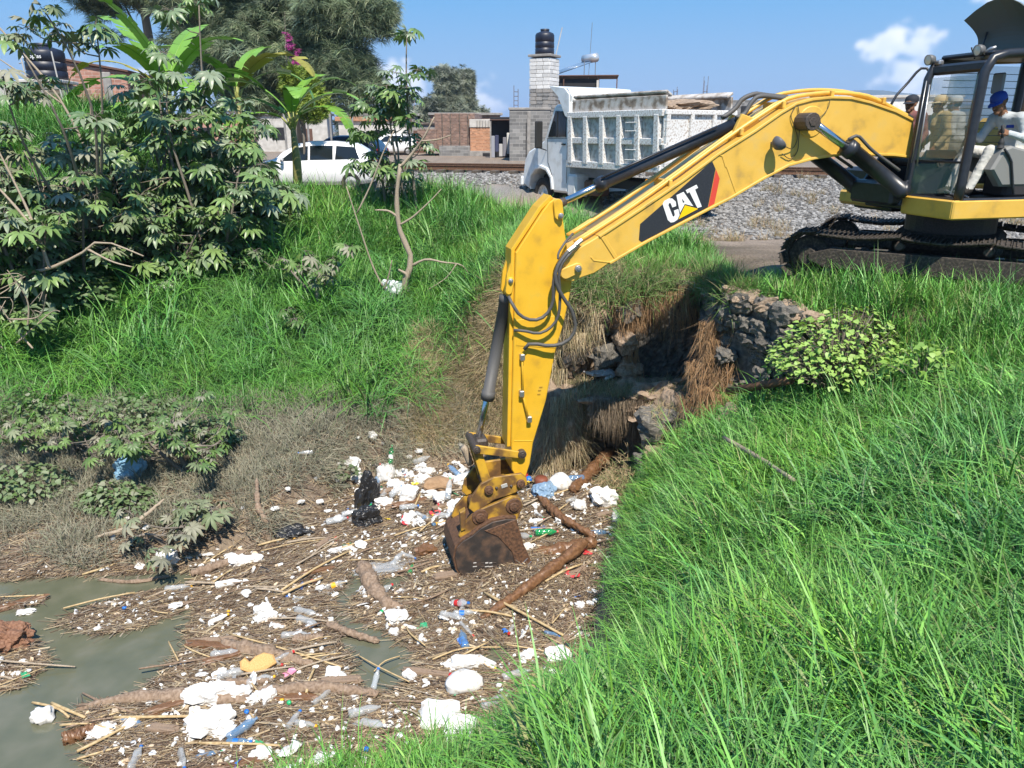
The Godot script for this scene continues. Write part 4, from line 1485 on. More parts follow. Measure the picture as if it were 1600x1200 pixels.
func upright(lean := 0.0) -> Dictionary:
	# facing +x, left is -z
	return {"pelvis": Vector3(0, 0.93, 0), "waist": Vector3(0, 1.05, 0), "chest": Vector3(0.02 + lean * 0.3, 1.28, 0), "neck": Vector3(0.02 + lean * 0.5, 1.46, 0), "head": Vector3(0.05 + lean * 0.7, 1.58, 0),
		"shl": Vector3(0.01 + lean * 0.4, 1.4, -0.18), "shr": Vector3(0.01 + lean * 0.4, 1.4, 0.18), "ell": Vector3(0.0, 1.13, -0.25), "elr": Vector3(0.0, 1.13, 0.25), "wrl": Vector3(0.14, 0.95, -0.23), "wrr": Vector3(0.16, 0.98, 0.22),
		"hdl": Vector3(0.5, -0.8, 0).normalized(), "hdr": Vector3(0.5, -0.8, 0).normalized(), "pdl": Vector3(0, 0, 1), "pdr": Vector3(0, 0, -1),
		"hipl": Vector3(0, 0.9, -0.09), "hipr": Vector3(0, 0.9, 0.09), "knl": Vector3(0.03, 0.5, -0.1), "knr": Vector3(0.03, 0.5, 0.1), "anl": Vector3(0, 0.1, -0.1), "anr": Vector3(0, 0.1, 0.1),
		"tol": Vector3(0.16, 0.04, -0.12), "tor": Vector3(0.16, 0.04, 0.12), "fwd": Vector3(1, -0.1, 0).normalized()}



# ---------------------------------------------------------------- walls, culvert, stones
func rough_sheet(b: Bld, a: Vector3, u: Vector3, v: Vector3, nu: int, nv: int, out: Vector3, amp: float, nz: FastNoiseLite, thick := 0.25) -> void:
	# a rough slab of real thickness whose face is uneven
	var g := []
	for i in nu + 1:
		var row := []
		for k in nv + 1:
			var p := a + u * (float(i) / nu) + v * (float(k) / nv)
			row.append(p + out * amp * (nz.get_noise_3dv(p * 2.0) + 0.6 * nz.get_noise_3dv(p * 9.0) + 0.3 * nz.get_noise_3dv(p * 22.0)))
		g.append(row)
	var back := -out * thick
	for i in nu:
		for k in nv:
			b.quad(g[i][k], g[i + 1][k], g[i + 1][k + 1], g[i][k + 1])
	for i in nu:
		b.quad(g[i][nv], g[i + 1][nv], g[i + 1][nv] + back, g[i][nv] + back)
		b.quad(g[i][0] + back, g[i + 1][0] + back, g[i + 1][0], g[i][0])
	for k in nv:
		b.quad(g[0][k], g[0][k + 1], g[0][k + 1] + back, g[0][k] + back)
		b.quad(g[nu][k + 1], g[nu][k], g[nu][k] + back, g[nu][k + 1] + back)
	b.quad(g[0][nv] + back, g[nu][nv] + back, g[nu][0] + back, g[0][0] + back)


func build_walls() -> void:
	var r := RandomNumberGenerator.new()
	r.seed = 77
	var nz := noise(0.6, 22, 4)
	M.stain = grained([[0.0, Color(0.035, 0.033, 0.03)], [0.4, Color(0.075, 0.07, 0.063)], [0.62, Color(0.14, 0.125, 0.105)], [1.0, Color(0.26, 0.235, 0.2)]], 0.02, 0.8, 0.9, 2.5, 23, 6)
	M.rock = grained([[0.0, Color(0.05, 0.046, 0.04)], [0.45, Color(0.12, 0.11, 0.095)], [0.75, Color(0.22, 0.2, 0.17)], [1.0, Color(0.36, 0.33, 0.28)]], 0.02, 1.1, 0.9, 6.0, 24, 6)
	M.earth = grained([[0.0, Color(0.13, 0.09, 0.06)], [0.5, Color(0.3, 0.22, 0.155)], [1.0, Color(0.46, 0.36, 0.27)]], 0.015, 0.9, 0.95, 8.0, 25, 6)
	M.straw = vmat(0.85)
	var head := Bld.new()
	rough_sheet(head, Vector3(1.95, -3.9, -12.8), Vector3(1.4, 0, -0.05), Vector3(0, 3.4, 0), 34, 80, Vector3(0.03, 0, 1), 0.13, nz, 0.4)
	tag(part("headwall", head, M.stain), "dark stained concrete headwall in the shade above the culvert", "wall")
	var scarp := Bld.new()
	rough_sheet(scarp, Vector3(0.9, -3.9, -12.68), Vector3(1.4, 0, -0.4), Vector3(0, 3.15, -0.35), 30, 70, Vector3(0, 0.1, 1), 0.34, nz, 0.5)
	tag(part("earth_scarp", scarp, M.earth), "bare tan earth and rock face beside the dark headwall", "earth bank")

	# the wing wall of stones
	var wing := thing("stone_wall", "rough dark stone wall curving from the culvert towards the near bank", "wall", Vector3(3.2, -3, -11))
	var line := [Vector3(3.32, 0, -12.75), Vector3(3.2, 0, -11.0), Vector3(3.75, 0, -9.9)]
	var core := Bld.new()
	for i in 2:
		var a: Vector3 = line[i]
		var d: Vector3 = line[i + 1] - a
		var out := Vector3(-d.z, 0, d.x).normalized() * -1.0
		if out.x > 0:
			out = -out
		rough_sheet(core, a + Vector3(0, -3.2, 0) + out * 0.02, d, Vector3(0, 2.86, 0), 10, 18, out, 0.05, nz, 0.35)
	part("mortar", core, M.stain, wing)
	wing.get_child(0).position = -wing.position
	var shapes := []
	for k in 7:
		var b := Bld.new()
		blob(b, Vector3.ZERO, Vector3(0.5, 0.5, 0.5), 2, 0.5, 0.14, 900 + k, 4.5)
		shapes.append(b.mesh())
	for i in 2:
		var a: Vector3 = line[i]
		var d: Vector3 = line[i + 1] - a
		var l := d.length()
		var out := Vector3(-d.z, 0, d.x).normalized()
		if out.x > 0:
			out = -out
		var y := -0.42
		while y > -2.3:
			var x := r.randf() * 0.15
			var h := r.randf_range(0.17, 0.27)
			while x < l:
				var w := r.randf_range(0.2, 0.42)
				var p := a + d.normalized() * (x + w / 2) + Vector3(0, y, 0) + out * r.randf_range(-0.05, 0.06)
				if p.y > ground(p.x + out.x * 0.3, p.z + out.z * 0.3) - 0.2 and r.randf() < 0.88:
					var o := part("stone", shapes[r.randi() % 7], M.rock if r.randf() < 0.7 else M.stain, wing)
					o.transform = Transform3D(Basis(d.normalized(), Vector3.UP, -out).rotated(out, r.randf_range(-0.15, 0.15)).scaled_local(Vector3(w * 0.98, h * 0.98, 0.26)), p - wing.position)
				x += w
			y -= h
	# pale coping along the top
	for k in 5:
		var t := k / 4.0
		var p := Vector3(3.18, -0.33, -11.1).lerp(Vector3(3.85, -0.4, -9.7), t)
		if k > 8:
			continue
		var o := part("coping_stone", shapes[k % 7], M.earth if k < 5 else M.rock, wing)
		o.transform = Transform3D(Basis.from_euler(Vector3(r.randfn() * 0.2, r.randf() * 6, r.randfn() * 0.2)).scaled_local(Vector3(r.randf_range(0.25, 0.5), 0.16, r.randf_range(0.2, 0.36))), p + Vector3(r.randf_range(-0.05, 0.05), 0.0, 0) - wing.position)

	# culvert: a thick pipe under a ledge
	var pipe := thing("culvert_pipe", "large dark culvert pipe opening under the ledge", "pipe", Vector3(1.78, -3.08, -12.5), 0.2)
	var b := Bld.new().soft()
	var ax := Basis(Vector3(1, 0, 0), PI / 2)
	b.lathe([Vector2(0.68, -2.6), Vector2(0.68, 0.0), Vector2(0.74, 0.03), Vector2(0.8, 0.0), Vector2(0.8, -2.6)], 30, Vector3.ZERO, ax)
	part("pipe_wall", b, grained([[0.0, Color(0.05, 0.035, 0.03)], [0.5, Color(0.14, 0.1, 0.08)], [1.0, Color(0.3, 0.22, 0.16)]], 0.02, 1.2, 0.85, 5.0, 26), pipe)
	b = Bld.new()
	b.lathe([Vector2(0.69, -2.5), Vector2(0, -2.5)], 24, Vector3.ZERO, ax)
	part("far_end", b, M.earth, pipe)
	b = Bld.new()
	blob(b, Vector3(2.3, -2.42, -12.3), Vector3(0.95, 0.28, 0.55), 4, 0.7, 0.16, 31, 2.4)
	tag(part("earth_ledge", b, M.earth), "earth ledge over the culvert with white bottles lying on it", "ledge")
	b = Bld.new()
	blob(b, Vector3(2.62, -3.0, -11.75), Vector3(0.42, 0.85, 0.5), 4, 0.35, 0.1, 33, 2.6)
	tag(part("rubble_bank", b, M.earth), "broken earth bank holding stones right of the culvert mouth", "earth bank")
	b = Bld.new()
	blob(b, Vector3(0.72, -3.0, -12.4), Vector3(0.55, 0.85, 0.42), 4, 0.3, 0.1, 35, 2.4)
	tag(part("earth_shoulder", b, M.earth), "earth shoulder under dry grass left of the culvert mouth", "earth bank")
	# loose stones right of the mouth
	var spots := [[1030,655,0.5,0.34,"large dark mossy boulder right of the culvert mouth"], [1075,655,0.3,0.2,"grey boulder right of the large dark mossy boulder"], [1020,700,0.22,0.16,"rounded stone below the large dark mossy boulder"]]
	var at := [Vector3(2.294,-2.412,-11.2), Vector3(2.717,-2.252,-11), Vector3(2.212,-2.834,-11.05), Vector3(2.428,-2.779,-10.75), Vector3(2.101,-3.138,-11), Vector3(2.687,-2.445,-10.5), Vector3(2.838,-2.262,-10.6), Vector3(3.169,-1.865,-9.9), Vector3(2.141,-2.756,-11.25), Vector3(2.27,-3.029,-10.6), Vector3(2.025,-3.008,-11.2)]
	var size := [Vector3(0.62, 0.42, 0.5), Vector3(0.36, 0.26, 0.3), Vector3(0.26, 0.2, 0.2), Vector3(0.3, 0.2, 0.24), Vector3(0.24, 0.18, 0.2), Vector3(0.28, 0.2, 0.22), Vector3(0.24, 0.2, 0.2), Vector3(0.55, 0.36, 0.4), Vector3(0.2, 0.15, 0.16), Vector3(0.2, 0.15, 0.18), Vector3(0.18, 0.15, 0.15)]
	var says := ["large dark mossy boulder right of the culvert mouth", "grey stone touching the right of the large mossy boulder", "tan stone directly below the large mossy boulder", "flat tan stone beside the seedling under the mossy boulder", "small tan stone at the foot of the culvert rim", "tan stone right of the bright green seedling", "brown stone below the hanging roots", "pale block half buried in grass under the iron pipe", "stone wedged between the culvert rim and the mossy boulder", "lowest tan stone of the heap right of the culvert", "small stone leaning on the culvert rim"]
	for k in at.size():
		var o := part("boulder", shapes[k % 7], [M.rock, M.rock, M.earth][k % 3] if k != 7 else M.earth)
		o.transform = Transform3D(Basis(Vector3.UP, k * 1.3).scaled_local(size[k]), at[k])
		tag(o, says[k], "stone", "stones beside the culvert")
	says = ["broken stone high in the earth face beside the headwall", "broken stone halfway down the earth face beside the headwall", "broken stone at the left of the earth face", "broken stone just above the ledge, beside the headwall"]
	for q in [[1.97, -0.95, 0], [1.93, -1.5, 1], [1.6, -1.75, 2], [2.02, -2.0, 3]]:
		var o := part("broken_stone", shapes[q[2] + 2], M.earth if q[2] % 2 else M.rock)
		o.transform = Transform3D(Basis.from_euler(Vector3(q[2], q[2] * 2.1, 0.4)).scaled_local(Vector3(0.42, 0.34, 0.36)), Vector3(q[0], q[1], -12.66))
		tag(o, says[q[2]], "stone")
	# iron pipe and a fallen pole
	b = Bld.new().soft()
	b.tube([Vector3(3.028,-1.557,-10.2), Vector3(3.248,-1.342,-9.75), Vector3(3.507,-1.074,-9.2)], [0.055], 12)
	tag(part("iron_pipe", b, M.rust), "rusty iron pipe sticking out of the bank below the stone wall", "pipe")
	b = Bld.new().soft()
	b.tube(path([Vector3(2.581,-1.65,-8.7), Vector3(2.664,-1.555,-8.1), Vector3(2.72,-1.453,-7.5), Vector3(2.752,-1.34,-6.85)], 8), [0.026, 0.03, 0.028, 0.03, 0.025, 0.027, 0.022], 8)
	tag(part("pale_pole", b, M.pale_bark), "pale weathered pole lying on the long grass", "pole")

	# hanging roots and dead strands
	var strand := grass_tuft(601, 40, 0.55, 0.12, 0.008, 0.5, 5, [Color(0.34, 0.2, 0.1), Color(0.26, 0.15, 0.075), Color(0.42, 0.27, 0.14), Color(0.2, 0.13, 0.075)], 0.25)
	var xs := []
	for k in 110:
		var t := r.randf()
		var p: Vector3 = Vector3(3.159,-0.801,-11.3).lerp(Vector3(2.956,-2.017,-10.7), t) + Vector3(r.randfn() * (0.1 + 0.16 * t), r.randfn() * 0.06, r.randfn() * 0.1 + 0.12)
		xs.append(Transform3D(Basis(Vector3(1, 0, 0), PI + r.randf_range(-0.5, 0.3)) * Basis(Vector3(0, 0, 1), r.randf_range(-0.5, 0.5)) * Basis(Vector3.UP, r.randf() * TAU).scaled(Vector3.ONE * r.randf_range(0.6, 1.15)), p))
	for k in 45:
		# thinner ones all along the lip of the hollow
		var p := Vector3(r.randf_range(1.75, 3.3), r.randf_range(-1.0, -0.55), -12.62 + r.randfn() * 0.05)
		if k % 3 == 0:
			p = Vector3(2.0 + r.randfn() * 0.09, r.randf_range(-2.2, -0.6), -12.58)
		xs.append(Transform3D(Basis(Vector3(1, 0, 0), PI + r.randf_range(-0.3, 0.2)) * Basis(Vector3.UP, r.randf() * TAU).scaled(Vector3(0.8, r.randf_range(0.5, 1.6), 0.8)), p))
	tag(scatter("hanging_roots", strand, M.straw, xs, []), "bundle of brown dead roots hanging down the corner of the stone wall", "roots")
	xs = []
	var grey := grass_tuft(602, 36, 0.55, 0.12, 0.007, 0.4, 5, [Color(0.2, 0.15, 0.1), Color(0.14, 0.105, 0.07), Color(0.28, 0.22, 0.15)], 0.25)
	for k in 60:
		var p := Vector3(lerpf(1.35, 2.1, r.randf()), -2.3 + r.randf_range(-0.1, 0.05), -11.78 + r.randfn() * 0.05 - 0.1 * r.randf())
		xs.append(Transform3D(Basis(Vector3(1, 0, 0), PI + r.randf_range(-0.15, 0.25)) * Basis(Vector3.UP, r.randf() * TAU).scaled(Vector3(1, r.randf_range(0.6, 1.5), 1)), p))
	tag(scatter("hanging_strands", grey, M.straw, xs, []), "curtain of dead strands hanging over the culvert opening", "roots")
	xs = []
	var pale := grass_tuft(605, 44, 0.5, 0.13, 0.007, 0.5, 5, [Color(0.5, 0.38, 0.22), Color(0.38, 0.28, 0.16), Color(0.56, 0.46, 0.3), Color(0.27, 0.24, 0.12)], 0.3)
	for k in 170:
		var p := Vector3(r.randf_range(0.5, 1.9), r.randf_range(-2.4, -0.45), -12.55 + r.randfn() * 0.09)
		if p.x > 1.15 + 0.35 * sin(p.y * 5 + 1) + 0.5 * smooth(-1.2, -0.5, p.y) or r.randf() < 0.25 + 0.25 * sin(p.y * 6 + p.x * 7):
			continue
		xs.append(Transform3D(Basis(Vector3(1, 0, 0), PI - r.randf_range(0.0, 0.4)) * Basis(Vector3.UP, r.randf() * TAU).scaled(Vector3.ONE * r.randf_range(0.6, 1.1)), p))
	for k in 130:
		var a := r.randf_range(-1.2, 1.3)
		var y := r.randf_range(-3.5, -2.1)
		xs.append(Transform3D(Basis(Vector3.UP, a) * Basis(Vector3(1, 0, 0), PI - r.randf_range(0.15, 0.6)) * Basis(Vector3.UP, r.randf() * TAU).scaled(Vector3.ONE * r.randf_range(0.5, 1.0)), Vector3(0.72 + sin(a) * 0.5, y, -12.4 + cos(a) * 0.4)))
	tag(scatter("hanging_dry_grass", pale, M.straw, xs, []), "pale dry grass hanging over the shoulder left of the culvert mouth", "grass")
	xs = []
	var ledge := grass_tuft(603, 40, 0.28, 0.14, 0.007, 1.6, 4, [Color(0.36, 0.26, 0.14), Color(0.25, 0.19, 0.11), Color(0.16, 0.2, 0.07), Color(0.42, 0.33, 0.19)], 0.6)
	for k in 90:
		xs.append(Transform3D(Basis(Vector3.UP, r.randf() * TAU).scaled(Vector3.ONE * r.randf_range(0.6, 1.2)), Vector3(r.randf_range(1.0, 3.1), -2.2, r.randf_range(-12.6, -11.85))))
	for k in 70:
		xs.append(Transform3D(Basis(Vector3(1, 0, 0), r.randf_range(0.4, 1.4)) * Basis(Vector3.UP, r.randf() * TAU).scaled(Vector3.ONE * r.randf_range(0.6, 1.2)), Vector3(r.randf_range(2.2, 3.2), r.randf_range(-2.6, -2.25), r.randf_range(-11.6, -11.0))))
	for k in 60:
		var q: Vector3 = Vector3(1.715,-3.73,-11.3)
		xs.append(Transform3D(Basis(Vector3(1, 0, 0), r.randf_range(-0.6, 1.4)) * Basis(Vector3.UP, r.randf() * TAU).scaled(Vector3.ONE * r.randf_range(0.7, 1.3)), q + Vector3(r.randfn() * 0.14, r.randfn() * 0.22 + 0.1, r.randfn() * 0.12)))
	tag(scatter("ledge_straw", ledge, M.straw, xs, []), "dry straw and dead grass matted on the ledge and rubble by the culvert", "straw")
	xs = []
	var over := grass_tuft(604, 40, 0.5, 0.15, 0.009, 0.9, 4, [Color(0.14, 0.27, 0.06), Color(0.2, 0.25, 0.09), Color(0.34, 0.28, 0.16), Color(0.1, 0.21, 0.05)], 0.4)
	for k in 190:
		var p := Vector3(r.randf_range(0.3, 3.4), -0.5 + r.randf_range(-0.28, 0.08), -12.85 + r.randfn() * 0.14)
		if p.x < 1.9:
			p.z += 0.22
		if k % 3 == 0:
			p = Vector3(3.25, -0.42, -12.8).lerp(Vector3(3.3, -0.4, -10.9), r.randf()) + Vector3(r.randfn() * 0.1, 0, 0)
		xs.append(Transform3D(Basis(Vector3(1, 0, 0), r.randf_range(0.5, 1.7)) * Basis(Vector3.UP, r.randf() * TAU).scaled(Vector3.ONE * r.randf_range(0.7, 1.2)), p))
	tag(scatter("overhanging_grass", over, M.straw, xs, []), "grass hanging over the top edge of the headwall", "grass")





# ---------------------------------------------------------------- the excavator
# Its own axes: x forward along the boom, y up from the ground it stands on, z to its right; the cab is on its left (z below 0).
func strip(line: PackedVector2Array, thick: float, inward := 1.0) -> PackedVector2Array:
	# a band along an open line
	var r := PackedVector2Array()
	var back := PackedVector2Array()
	for i in line.size():
		var d := (line[min(i + 1, line.size() - 1)] - line[max(i - 1, 0)]).normalized()
		r.append(line[i])
		back.append(line[i] + Vector2(-d.y, d.x) * thick * inward)
	back.reverse()
	r.append_array(back)
	return r


func disc(c: Vector2, r: float, n := 20) -> PackedVector2Array:
	var p := PackedVector2Array()
	for i in n:
		p.append(c + Vector2(cos(TAU * i / n), sin(TAU * i / n)) * r)
	return p


func capsule(a: Vector2, b: Vector2, ra: float, rb: float) -> PackedVector2Array:
	var p := PackedVector2Array()
	var w := (b - a).angle()
	for i in 9:
		p.append(b + Vector2.from_angle(w - PI / 2 + PI * i / 8) * rb)
	for i in 9:
		p.append(a + Vector2.from_angle(w + PI / 2 + PI * i / 8) * ra)
	return p


func pin(p: Vector2, z0: float, z1: float, r: float, m: Material, parent: Node3D, called := "pin") -> void:
	var b := Bld.new()
	b.prism(disc(p, r, 14), z0, z1, 0.008)
	b.prism(disc(p, r * 0.55, 6), min(z0, z1) - 0.012, min(z0, z1) + 0.002, 0.004)
	part(called, b, m, parent)


func ram(a: Vector3, b: Vector3, c: Vector3, rod: float, barrel: float, parent: Node3D, called: String, bar: Material) -> void:
	# rod from a to b, barrel from b to c
	var s := Bld.new().soft()
	var d := (c - b).normalized()
	s.tube([b, b + d * 0.02, b + d * 0.021, b + d * 0.13, b + d * 0.131, c - d * 0.1, c - d * 0.099, c], [barrel * 1.08, barrel * 1.1, barrel * 1.2, barrel * 1.2, barrel, barrel, barrel * 1.12, barrel * 1.12], 18)
	s.soft(false)
	var o := part(called, s, bar, parent)
	var r := Bld.new().soft()
	r.tube([a, b + d * 0.3], [rod, rod], 16)
	part("rod", r, M.chrome, o)
	var e := Bld.new().soft()
	e.tube([a - (b - a).normalized() * 0.02, a + (b - a).normalized() * 0.1], [rod * 1.5, rod * 1.2], 14)
	part("rod_end", e, M.grease, o)


func hose(pts: Array, r: float, m: Material, parent: Node3D, called := "hose", n := 18) -> void:
	var b := Bld.new().soft()
	b.tube(path(pts, n), [r], 8)
	part(called, b, m, parent)


func build_excavator() -> void:
	M.boom = grained([[0.0, Color(0.45, 0.28, 0.07)], [0.3, Color(0.63, 0.38, 0.06)], [0.42, Color(0.68, 0.41, 0.065)], [0.7, Color(0.7, 0.43, 0.075)], [1.0, Color(0.64, 0.42, 0.11)]], 0.008, 0.6, 0.4, 0.0, 81, 8)
	M.stick = grained([[0.0, Color(0.56, 0.31, 0.03)], [0.3, Color(0.71, 0.4, 0.025)], [0.42, Color(0.74, 0.42, 0.025)], [0.7, Color(0.76, 0.44, 0.03)], [1.0, Color(0.66, 0.42, 0.06)]], 0.008, 0.6, 0.38, 0.0, 82, 8)
	M.boom.clearcoat_enabled = true
	M.boom.clearcoat = 0.25
	M.stick.clearcoat_enabled = true
	M.stick.clearcoat = 0.3
	M.worn = grained([[0.0, Color(0.1, 0.055, 0.03)], [0.3, Color(0.3, 0.165, 0.035)], [0.5, Color(0.5, 0.29, 0.035)], [0.72, Color(0.62, 0.36, 0.03)], [1.0, Color(0.67, 0.4, 0.035)]], 0.005, 1.2, 0.55, 0.0, 83, 7)
	M.rusting = grained([[0.0, Color(0.08, 0.045, 0.025)], [0.38, Color(0.17, 0.09, 0.03)], [0.5, Color(0.3, 0.17, 0.03)], [0.62, Color(0.46, 0.26, 0.03)], [1.0, Color(0.6, 0.35, 0.03)]], 0.005, 1.0, 0.6, 0.0, 183, 8)
	M.rust = grained([[0.0, Color(0.045, 0.026, 0.018)], [0.5, Color(0.12, 0.06, 0.032)], [1.0, Color(0.19, 0.1, 0.055)]], 0.02, 1.5, 0.75, 3.0, 84, 5)
	M.bucket = grained([[0.0, Color(0.025, 0.022, 0.022)], [0.45, Color(0.04, 0.033, 0.03)], [0.7, Color(0.085, 0.055, 0.04)], [1.0, Color(0.14, 0.085, 0.055)]], 0.01, 0.8, 0.6, 2.0, 85, 5)
	M.black = grained([[0.0, Color(0.014, 0.016, 0.022)], [1.0, Color(0.03, 0.033, 0.04)]], 0.02, 1.0, 0.35, 0.0, 86)
	M.grease = grained([[0.0, Color(0.035, 0.028, 0.024)], [1.0, Color(0.1, 0.075, 0.06)]], 0.03, 2.0, 0.55, 2.0, 87)
	M.chrome = mat(Color(0.55, 0.57, 0.6), 0.18, 1.0)
	M.steel = mat(Color(0.42, 0.42, 0.42), 0.4, 0.8)
	M.rubber = grained([[0.0, Color(0.06, 0.058, 0.056)], [1.0, Color(0.12, 0.115, 0.11)]], 0.04, 4.0, 0.6, 0.0, 88)
	M.track = grained([[0.0, Color(0.018, 0.016, 0.014)], [0.55, Color(0.045, 0.037, 0.03)], [1.0, Color(0.16, 0.125, 0.1)]], 0.03, 1.2, 0.85, 2.0, 89)
	M.pane = mat(Color(0.16, 0.26, 0.22), 0.03)
	M.pane.transparency = BaseMaterial3D.TRANSPARENCY_ALPHA
	M.pane.albedo_color.a = 0.42
	M.cloth = vmat(0.9)
	M.cloth.albedo_texture = ntex(noise(0.02, 111, 5), [[0.0, Color(0.86, 0.85, 0.83)], [0.5, Color(0.96, 0.96, 0.95)], [1.0, Color(1, 1, 1)]])
	M.cloth.uv1_triplanar = true
	M.cloth.uv1_scale = Vector3.ONE * 1.6
	M.cloth.normal_enabled = true
	M.cloth.normal_texture = ntex(noise(0.008, 112, 3), [], 512, 14.0)
	M.seat = mat(Color(0.03, 0.03, 0.033), 0.7)
	M.trim = mat(Color(0.2, 0.2, 0.19), 0.6)
	M.white_paint = mat(Color(0.8, 0.8, 0.79), 0.4)
	M.logo = grained([[0.0, Color(0.018, 0.02, 0.026)], [0.8, Color(0.028, 0.03, 0.038)], [1.0, Color(0.09, 0.09, 0.1)]], 0.03, 2.0, 0.45, 0.0, 90)

	var ex := thing("excavator", "yellow tracked excavator on the bank reaching down into the channel with its bucket", "excavator", Vector3(4.999,-0.143,-10.705), deg_to_rad(194))
	ex.scale = Vector3.ONE * 0.9285
	marks.append(["excavator bucket", Vector3(-0.3, WL, -8.9)])

	# boom ------------------------------------------------------------
	var side := pl([-0.185,1.848,0.157,1.885,0.938,1.907,1.408,1.852,1.788,1.764,2.136,1.602,2.624,1.343,2.806,1.263,3.765,0.818,4.295,0.541,4.506,0.414,4.691,0.362,4.796,0.316,4.903,0.338,4.958,0.425,4.96,0.542,4.892,0.64,4.729,0.758,4.522,0.867,3.907,1.229,3.307,1.601,2.864,1.904,2.337,2.206,1.986,2.43,1.773,2.543,1.532,2.6,1.245,2.627,0.951,2.622,0.644,2.568,0.22,2.456,-0.091,2.341])
	var b := Bld.new()
	b.prism(side, -0.33, 0.33, 0.012)
	var boom := part("boom", b, M.boom, ex)
	b = Bld.new()
	var low := pl([-0.188,1.831,0.154,1.868,0.936,1.89,1.406,1.835,1.786,1.747,2.134,1.585,2.622,1.326,2.804,1.246,3.764,0.801,4.295,0.524])
	b.prism(strip(low, 0.035), -0.355, 0.355, 0.006)
	part("bottom_plate", b, M.boom, boom)
	b = Bld.new()
	var high := pl([-0.087,2.358,0.223,2.473,0.647,2.584,0.953,2.638,1.248,2.643,1.534,2.616,1.775,2.559,1.988,2.446,2.339,2.222,2.866,1.92,3.308,1.617,3.907,1.245,4.47,0.907])
	b.prism(strip(high, 0.035, -1.0), -0.35, 0.35, 0.006)
	part("top_plate", b, M.boom, boom)
	b = Bld.new()
	b.prism(strip(pl([2.728,1.741,2.788,1.879,2.846,1.903]), 0.02), -0.338, -0.325, 0.003)
	b.prism(strip(pl([2.533,1.383,2.789,1.895]), 0.022), -0.337, -0.325, 0.003)
	b.prism(strip(pl([4.234,0.59,4.434,0.873]), 0.05), -0.342, -0.325, 0.004)
	b.prism(strip(pl([4.313,0.542,4.529,0.576,4.575,0.628]), 0.02), -0.338, -0.325, 0.004)
	part("weld_bead", b, M.boom, boom)
	b = Bld.new()
	b.prism(capsule(Vector2(4.915,0.437), Vector2(4.758,0.497), 0.075, 0.07), -0.375, -0.325, 0.008)
	part("pin_lock", b, M.boom, boom)
	pin(Vector2(4.758,0.497), -0.42, -0.37, 0.045, M.steel, boom, "bolt")
	# emblem
	b = Bld.new()
	b.prism(pl([3.896,1.039,3.902,0.831,3.86,0.803,2.935,1.234,2.867,1.727,2.921,1.819,2.959,1.8]), -0.3345, -0.325, 0.001)
	var sign := part("emblem_panel", b, M.logo, boom)
	b = Bld.new()
	b.prism(pl([2.929,1.236,2.843,1.282,2.796,1.604,2.861,1.722]), -0.3345, -0.325, 0.001)
	part("red_bar", b, mat(Color(0.62, 0.06, 0.035), 0.5), sign)
	b = Bld.new()
	b.prism(pl([3.398,1.26,3.408,1.317,3.462,1.359,3.508,1.36,3.574,1.33,3.594,1.29,3.506,1.081,3.463,1.048,3.418,1.052,3.362,1.085,3.337,1.134,3.365,1.221,3.428,1.202,3.41,1.151,3.417,1.126,3.437,1.126,3.511,1.273,3.504,1.3,3.481,1.299,3.452,1.243]), -0.3375, -0.333, 0.0006)
	part("letter_c", b, M.white_paint, sign)
	b = Bld.new()
	b.prism(pl([3.405,1.399,3.306,1.441,3.151,1.253,3.277,1.284,3.337,1.171,3.369,1.275]), -0.3375, -0.333, 0.0006)
	part("letter_a", b, M.white_paint, sign)
	b = Bld.new()
	b.prism(pl([3.324,1.356,3.28,1.308,3.307,1.3]), -0.3385, -0.336, 0.0003)
	part("letter_counter", b, M.logo, sign)
	b = Bld.new()
	b.prism(pl([3.278,1.461,3.127,1.53,3.101,1.489,3.143,1.468,3.027,1.245,3.089,1.227,3.221,1.437,3.25,1.42]), -0.3375, -0.333, 0.0006)
	part("letter_t", b, M.white_paint, sign)
	b = Bld.new()
	b.prism(pl([3.278,1.284,3.055,1.221,3.374,1.069]), -0.3383, -0.333, 0.0003)
	part("triangle_backing", b, M.logo, sign)
	b = Bld.new()
	b.prism(pl([3.274,1.268,3.077,1.218,3.355,1.088]), -0.3394, -0.333, 0.0006)
	part("triangle_emblem", b, mat(Color(0.9, 0.55, 0.0), 0.45), sign)
	# steel lines along the top
	for l in [[-0.2, 0.028], [-0.1, 0.02], [0.12, 0.026], [0.2, 0.02]]:
		b = Bld.new().soft()
		var pts := []
		for q in pl([4.731,0.799,4.425,0.973,3.944,1.259,3.331,1.66,2.716,2.07,2.142,2.424,1.828,2.594,1.528,2.653,1.161,2.681,0.71,2.661,0.425,2.59,-0.166,2.36]):
			pts.append(Vector3(q.x, q.y + 0.01 + (0.05 if l[0] > 0 else 0.0), l[0]))
		b.tube(path(pts, 40), [l[1]], 8)
		part("steel_line", b, M.boom, boom)
	for q in pl([3.461,1.557,2.485,2.198,1.902,2.541,1.189,2.685,0.368,2.602]):
		b = Bld.new()
		b.box(Vector3(q.x, q.y - 0.01, -0.02), Vector3(0.05, 0.09, 0.5), 0.01, Basis(Vector3(0, 0, 1), 0.0))
		part("line_clamp", b, M.boom, boom)
	hose([Vector3(1.673,2.637,0.05), Vector3(1.968,2.659,0.05), Vector3(2.182,2.673,0.05), Vector3(2.347,2.607,0.05), Vector3(2.431,2.501,0.05), Vector3(2.537,2.419,0.05), Vector3(2.627,2.37,0.05)], 0.032, M.rubber, boom)
	hose([Vector3(1.805,2.614,-0.1), Vector3(2.106,2.643,-0.1), Vector3(2.227,2.626,-0.1), Vector3(2.312,2.538,-0.1), Vector3(2.385,2.417,-0.1), Vector3(2.502,2.368,-0.1)], 0.03, M.rubber, boom)
	# lamp on the near face
	b = Bld.new().soft()
